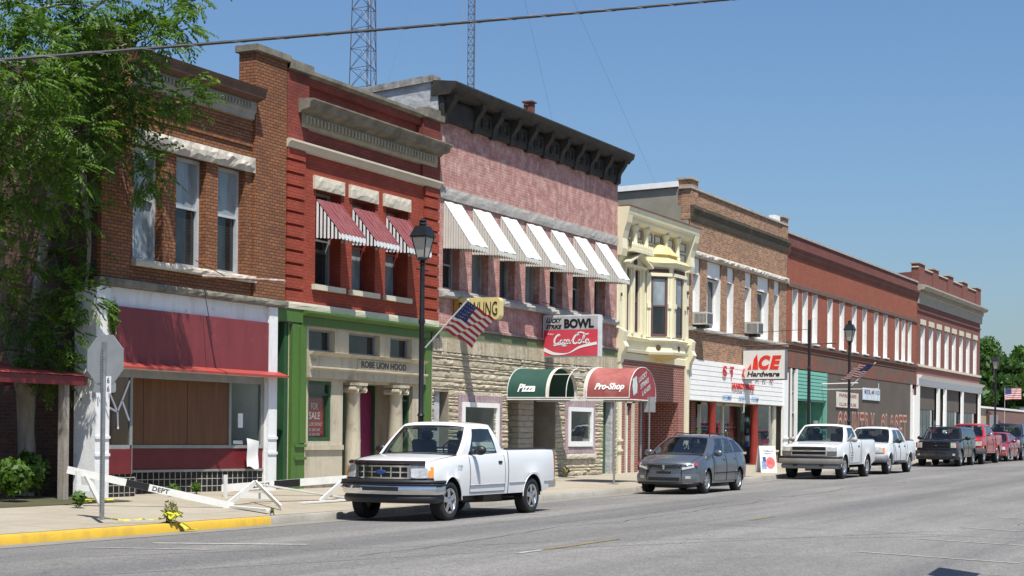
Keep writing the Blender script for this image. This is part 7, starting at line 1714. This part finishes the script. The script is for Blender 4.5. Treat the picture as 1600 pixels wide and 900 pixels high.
# ---- second white pickup
def ex_c(c):
    bar, patch, N_, G, root, L = c['bar'], c['patch'], c['N'], c['G'], c['root'], c['L']
    GRB = M('warm_grey_bumper', (.22,.21,.19), .45, metal=.3); GRL = M('silver_grille_bar', (.5,.49,.47), .3, metal=.5)
    bar('bumper', .97, .50, .68, .10, GRB, back=.40, bulge=.03); bar('bumper_pad', .97, .68, .76, .08, BLACK, back=.4); bar('valance', .93, .34, .50, .05, CLAD, back=.45, bulge=.06)
    patch('tow_slot', .38, .52, .42, .49, .07, BLACK)
    g_ = patch('grille', 0, .56, .80, 1.07, .015, GRILL); patch('grille_bar', 0, .60, .915, .955, .05, GRL, parent=g_); patch('grille_rim', 0, .60, .785, .81, .04, GRL, parent=g_); patch('grille_rim', .57, .60, .80, 1.07, .04, GRL, parent=g_)
    patch('bow_badge', 0, .11, .905, .965, .056, CHROME)
    patch('headlight', .63, .93, .93, 1.07, .03, LENS, slant=.02); patch('turn_signal', .63, .93, .79, .905, .03, M('smoked_lens', (.12,.11,.10), .15, coat=1))
    patch('headlight_divider', .62, .94, .905, .93, .035, GRB)
    q = N_(); q.tube([Vector((L/2-1.30, .55, 1.245)), Vector((L/2-1.36, -.05, 1.27))], .01, 5); q.build('wiper', BLACK, root)
    N_().box(-L/2-.10, -L/2+.02, -.92, .92, .52, .70).build('rear_bumper', GRB, root, bevel=.02)
    q = N_(); letters(q, 'M', (L/2-1.72, c['hw']-.005, .92), (-1,0,0), (0,0,1), .16, .14, 0); 
    for k_ in range(4): letters(q, 'SERVICE', (L/2-1.62, c['hw']+.001, .86-k_*.09), (-1,0,0), (0,0,1), .34, .04, 0) if k_ < 0 else q.box(L/2-1.95, L/2-1.68, c['hw']+.006, c['hw']+.008, .86-k_*.08, .885-k_*.08)
    q.build('door_lettering', M('badge_grey', (0,0,0)), root)
vehicle('pickup_truck', place(3.793, 3.02, .95, 5.24, 1.99, near=13.0, dx=-.7), 'white pickup truck with grey bumper, dark two slot grille and small lettering on its door', 'pickup truck',
    dict(base, L=5.24, W=1.99, wb=3.02, fo=.95, r=.385, nose=.14, sill=.46, prof=[(0, 1.06, .03), (.04, 1.10, .03), (.12, 1.12, .035), (.6, 1.16, .04), (1.30, 1.24, .04), (1.4, 1.25, .02), (3.0, 1.27, .0), (3.08, 1.33, .0), (5.14, 1.34, 0), (5.24, 1.33, 0)], bed=(3.14, 5.16), doors=[(1.55, 2.95)], trim=None,
    gh=dict(base=(1.30, 3.0), roof=(1.92, 2.76), yb=.89, yr=.70, z0=(1.22, 1.27), z1=(1.80, 1.80), arc=.01, crown=.05, wb=.18, side=[(.17, .86, .84)]), mirx=.45, mirz=.10, extra=ex_c, spokes=5, mirmat=M('grey_mirror', (.3,.29,.27), .4)))
# ---- white crew cab with grey cladding
def ex_d(c):
    bar, patch, N_, G, root, L = c['bar'], c['patch'], c['N'], c['G'], c['root'], c['L']
    bar('bumper', .86, .44, .70, .08, CLAD, back=.4, bulge=.08); patch('grille', 0, .48, .78, .98, .015, GRILL); patch('headlight', .52, .80, .80, .98, .03, LENS, slant=.03); patch('turn_signal', .80, .875, .80, .98, .03, AMBER, slant=.03)
    q = N_()
    for s in (1, -1): q.beam((L/2-1.75, s*.93, .42), (-L/2+1.7, s*.93, .42), .16, .04)
    q.parts('running_board', BLACK, root); N_().box(-L/2-.08, -L/2+.02, -.85, .85, .48, .66).build('rear_bumper', CLAD, root, bevel=.02)
vehicle('pickup_truck', place(4.125, 3.2, .85, 5.23, 1.82, near=13.0, dx=.7), 'white four door pickup truck with grey lower sides parked behind the lettered white pickup', 'pickup truck',
    dict(L=5.23, W=1.83, wb=3.2, fo=.85, r=.37, tw=.24, nose=.22, paint=WPAINT, sill=.42, waist=.42, tum=.06, flare=.045, clad=True, cladmat=M('silver_cladding', (.30,.31,.33), .45),
    prof=[(0, 1.0, .03), (.05, 1.03, .04), (.3, 1.08, .05), (1.2, 1.15, .05), (1.3, 1.16, .02), (3.62, 1.20, 0), (3.68, 1.24, 0), (5.1, 1.25, 0), (5.23, 1.22, 0)], bed=(3.72, 5.14), doors=[(1.50, 2.48), (2.51, 3.40)],
    gh=dict(base=(1.22, 3.62), roof=(1.95, 3.26), yb=.85, yr=.64, z0=(1.15, 1.20), z1=(1.70, 1.70), arc=.02, crown=.05, wb=.2, side=[(.13, .50, .85), (.54, .90, .85)], rails=True), mirx=.4, mirz=.08, extra=ex_d, spokes=5, rimmat=CHROME))
# ---- black SUV
def ex_e(c):
    bar, patch, N_, G, root, L = c['bar'], c['patch'], c['N'], c['G'], c['root'], c['L']
    p = c['paint']; bar('bumper', .90, .42, .70, .08, p, back=.4, bulge=.04); bar('valance', .86, .30, .42, .05, BLACK, back=.4)
    g_ = patch('grille', 0, .55, .76, 1.05, .015, GRILL); 
    for z0, z1 in ((.745, .775), (.90, .93), (1.04, 1.07)): patch('grille_bar', 0, .58, z0, z1, .045, p, parent=g_)
    for y in (0, .57): patch('grille_bar', y-.02 if y else 0, y+.02, .76, 1.06, .045, p, parent=g_)
    patch('grille_badge', 0, .03, .895, .935, .05, CHROME); patch('headlight', .62, .84, .82, 1.05, .03, LENS); patch('turn_signal', .84, .90, .82, 1.05, .03, REDL); patch('fog_light', .70, .80, .48, .56, .09, LENS)
    N_().box(-L/2-.06, -L/2+.1, -.85, .85, .42, .68).build('rear_bumper', p, root, bevel=.03)
KPAINT = carpaint('black_car_paint', (.012,.013,.017), .15)
vehicle('sport_utility_car', place(5.07, 2.76, .85, 4.54, 1.86, near=13.0), 'boxy black sport utility car with square headlights, ahead of the brown painted wall end', 'car',
    dict(L=4.54, W=1.86, wb=2.763, fo=.86, r=.37, tw=.24, nose=.10, paint=KPAINT, sill=.40, waist=.5, tum=.05, flare=.04, prof=[(0, 1.07, .02), (.04, 1.10, .03), (.3, 1.13, .04), (1.15, 1.17, .04), (1.25, 1.18, .02), (4.3, 1.22, 0), (4.54, 1.15, 0)], doors=[(1.40, 2.38), (2.41, 3.25)],
    gh=dict(base=(1.18, 4.46), roof=(1.70, 4.30), yb=.87, yr=.70, z0=(1.17, 1.22), z1=(1.72, 1.72), arc=.02, crown=.04, wb=.12, bb=.04, side=[(.08, .33, .85), (.36, .60, .85), (.65, .93, .85)], rails=True), mirx=.35, mirz=.08, extra=ex_e, spokes=5))
# ---- red pickup
def ex_f(c):
    bar, patch, N_, G, root, L = c['bar'], c['patch'], c['N'], c['G'], c['root'], c['L']
    bar('bumper', .97, .48, .74, .10, M('dark_grey_bumper', (.07,.07,.075), .5), back=.4, bulge=.04); patch('grille', 0, .52, .82, 1.10, .02, GRILL); patch('headlight', .60, .92, .86, 1.06, .03, LENS); 
    N_().box(-L/2-.10, -L/2+.02, -.92, .92, .52, .70).build('rear_bumper', CHROME, root, bevel=.02)
RPAINT = carpaint('bright_red_paint', (.40,.012,.018), .22); MPAINT = carpaint('deep_red_paint', (.26,.012,.02), .2); NPAINT = carpaint('navy_paint', (.010,.016,.035), .18)
vehicle('pickup_truck', place(5.37, 3.5, .95, 5.75, 1.9, near=12.9, dx=1.0), 'bright red pickup truck half hidden behind the black sport utility car', 'pickup truck',
    dict(base, paint=RPAINT, L=5.75, W=1.9, wb=3.5, fo=.95, r=.41, sill=.50, extra=ex_f, bed=(3.9, 5.66), doors=[(1.62, 3.15), (3.18, 3.75)], trim=None, prof=[(0, 1.10, .03), (.05, 1.16, .035), (.4, 1.22, .05), (1.38, 1.30, .05), (1.45, 1.31, .03), (3.8, 1.33, .0), (3.86, 1.38, .0), (5.6, 1.39, 0), (5.75, 1.38, 0)],
    gh=dict(base=(1.36, 3.8), roof=(2.05, 3.5), yb=.86, yr=.64, z0=(1.28, 1.33), z1=(1.85, 1.85), arc=.02, crown=.05, wb=.2, side=[(.16, .62, .85), (.66, .92, .85)]), mirmat=CHROME))
def ex_g(c):
    bar, patch, N_, G, root, L = c['bar'], c['patch'], c['N'], c['G'], c['root'], c['L']
    bar('bumper', .84, .30, .52, .05, c['paint'], back=.4, bulge=.04); patch('grille', 0, .36, .56, .70, .02, GRILL); patch('headlight', .46, .84, .60, .75, .025, LENS, slant=.04)
    N_().box(-L/2-.04, -L/2+.1, -.8, .8, .40, .64).build('rear_bumper', c['paint'], root, bevel=.03)
vehicle('sedan', place(5.80, 2.77, .95, 4.84, 1.81, near=13.0, dx=1.2), 'dark red sedan car between the bright red pickup and the navy one', 'car',
    dict(L=4.84, W=1.81, wb=2.77, fo=.95, r=.33, tw=.21, nose=.28, tail=.1, paint=MPAINT, sill=.24, waist=.55, tum=.08, flare=.02, prof=[(0, .70, .03), (.06, .75, .05), (.4, .84, .07), (1.25, .97, .06), (1.35, .99, .03), (4.0, 1.06, 0), (4.7, 1.04, .02), (4.84, .95, 0)], doors=[(1.55, 2.62), (2.65, 3.55)],
    gh=dict(base=(1.25, 4.1), roof=(2.15, 3.45), yb=.82, yr=.58, z0=(.97, 1.06), z1=(1.43, 1.43), arc=.03, crown=.04, wb=.22, side=[(.16, .48, .85), (.52, .88, .80)]), mirx=.45, mirz=.07, mirmat=MPAINT, handmat=MPAINT, extra=ex_g, spokes=7, spw=.03))
def ex_h(c):
    bar, patch, N_, G, root, L = c['bar'], c['patch'], c['N'], c['G'], c['root'], c['L']
    bar('bumper', .99, .46, .66, .10, KPAINT, back=.4, bulge=.04); g_ = patch('grille', 0, .50, .74, 1.16, .03, GRILL); patch('grille_bar', 0, .54, .93, .98, .06, CHROME, parent=g_); patch('grille_bar', .50, .55, .72, 1.18, .06, CHROME, parent=g_); patch('grille_bar', 0, .55, 1.15, 1.20, .06, CHROME, parent=g_); patch('grille_bar', 0, .03, .72, 1.18, .06, CHROME, parent=g_); patch('headlight', .62, .92, .84, 1.10, .03, LENS)
    N_().box(-L/2-.10, -L/2+.02, -.92, .92, .52, .70).build('rear_bumper', CHROME, root, bevel=.02)
vehicle('pickup_truck', place(6.12, 3.56, 1.0, 5.8, 2.02, near=12.95, dx=.9), 'dark navy pickup truck with chrome cross grille cut by the right edge of the photo', 'pickup truck',
    dict(base, paint=NPAINT, L=5.8, W=2.02, wb=3.56, fo=1.0, r=.41, sill=.48, extra=ex_h, bed=(3.9, 5.70), doors=[(1.62, 2.75), (2.78, 3.75)], trim=None, prof=[(0, 1.16, .03), (.05, 1.20, .035), (.4, 1.24, .05), (1.38, 1.30, .05), (1.45, 1.31, .03), (3.8, 1.33, .0), (3.86, 1.38, .0), (5.7, 1.39, 0), (5.8, 1.38, 0)],
    gh=dict(base=(1.36, 3.8), roof=(2.05, 3.5), yb=.92, yr=.74, z0=(1.28, 1.33), z1=(1.92, 1.92), arc=.02, crown=.05, wb=.2, side=[(.16, .55, .85), (.59, .92, .85)])))
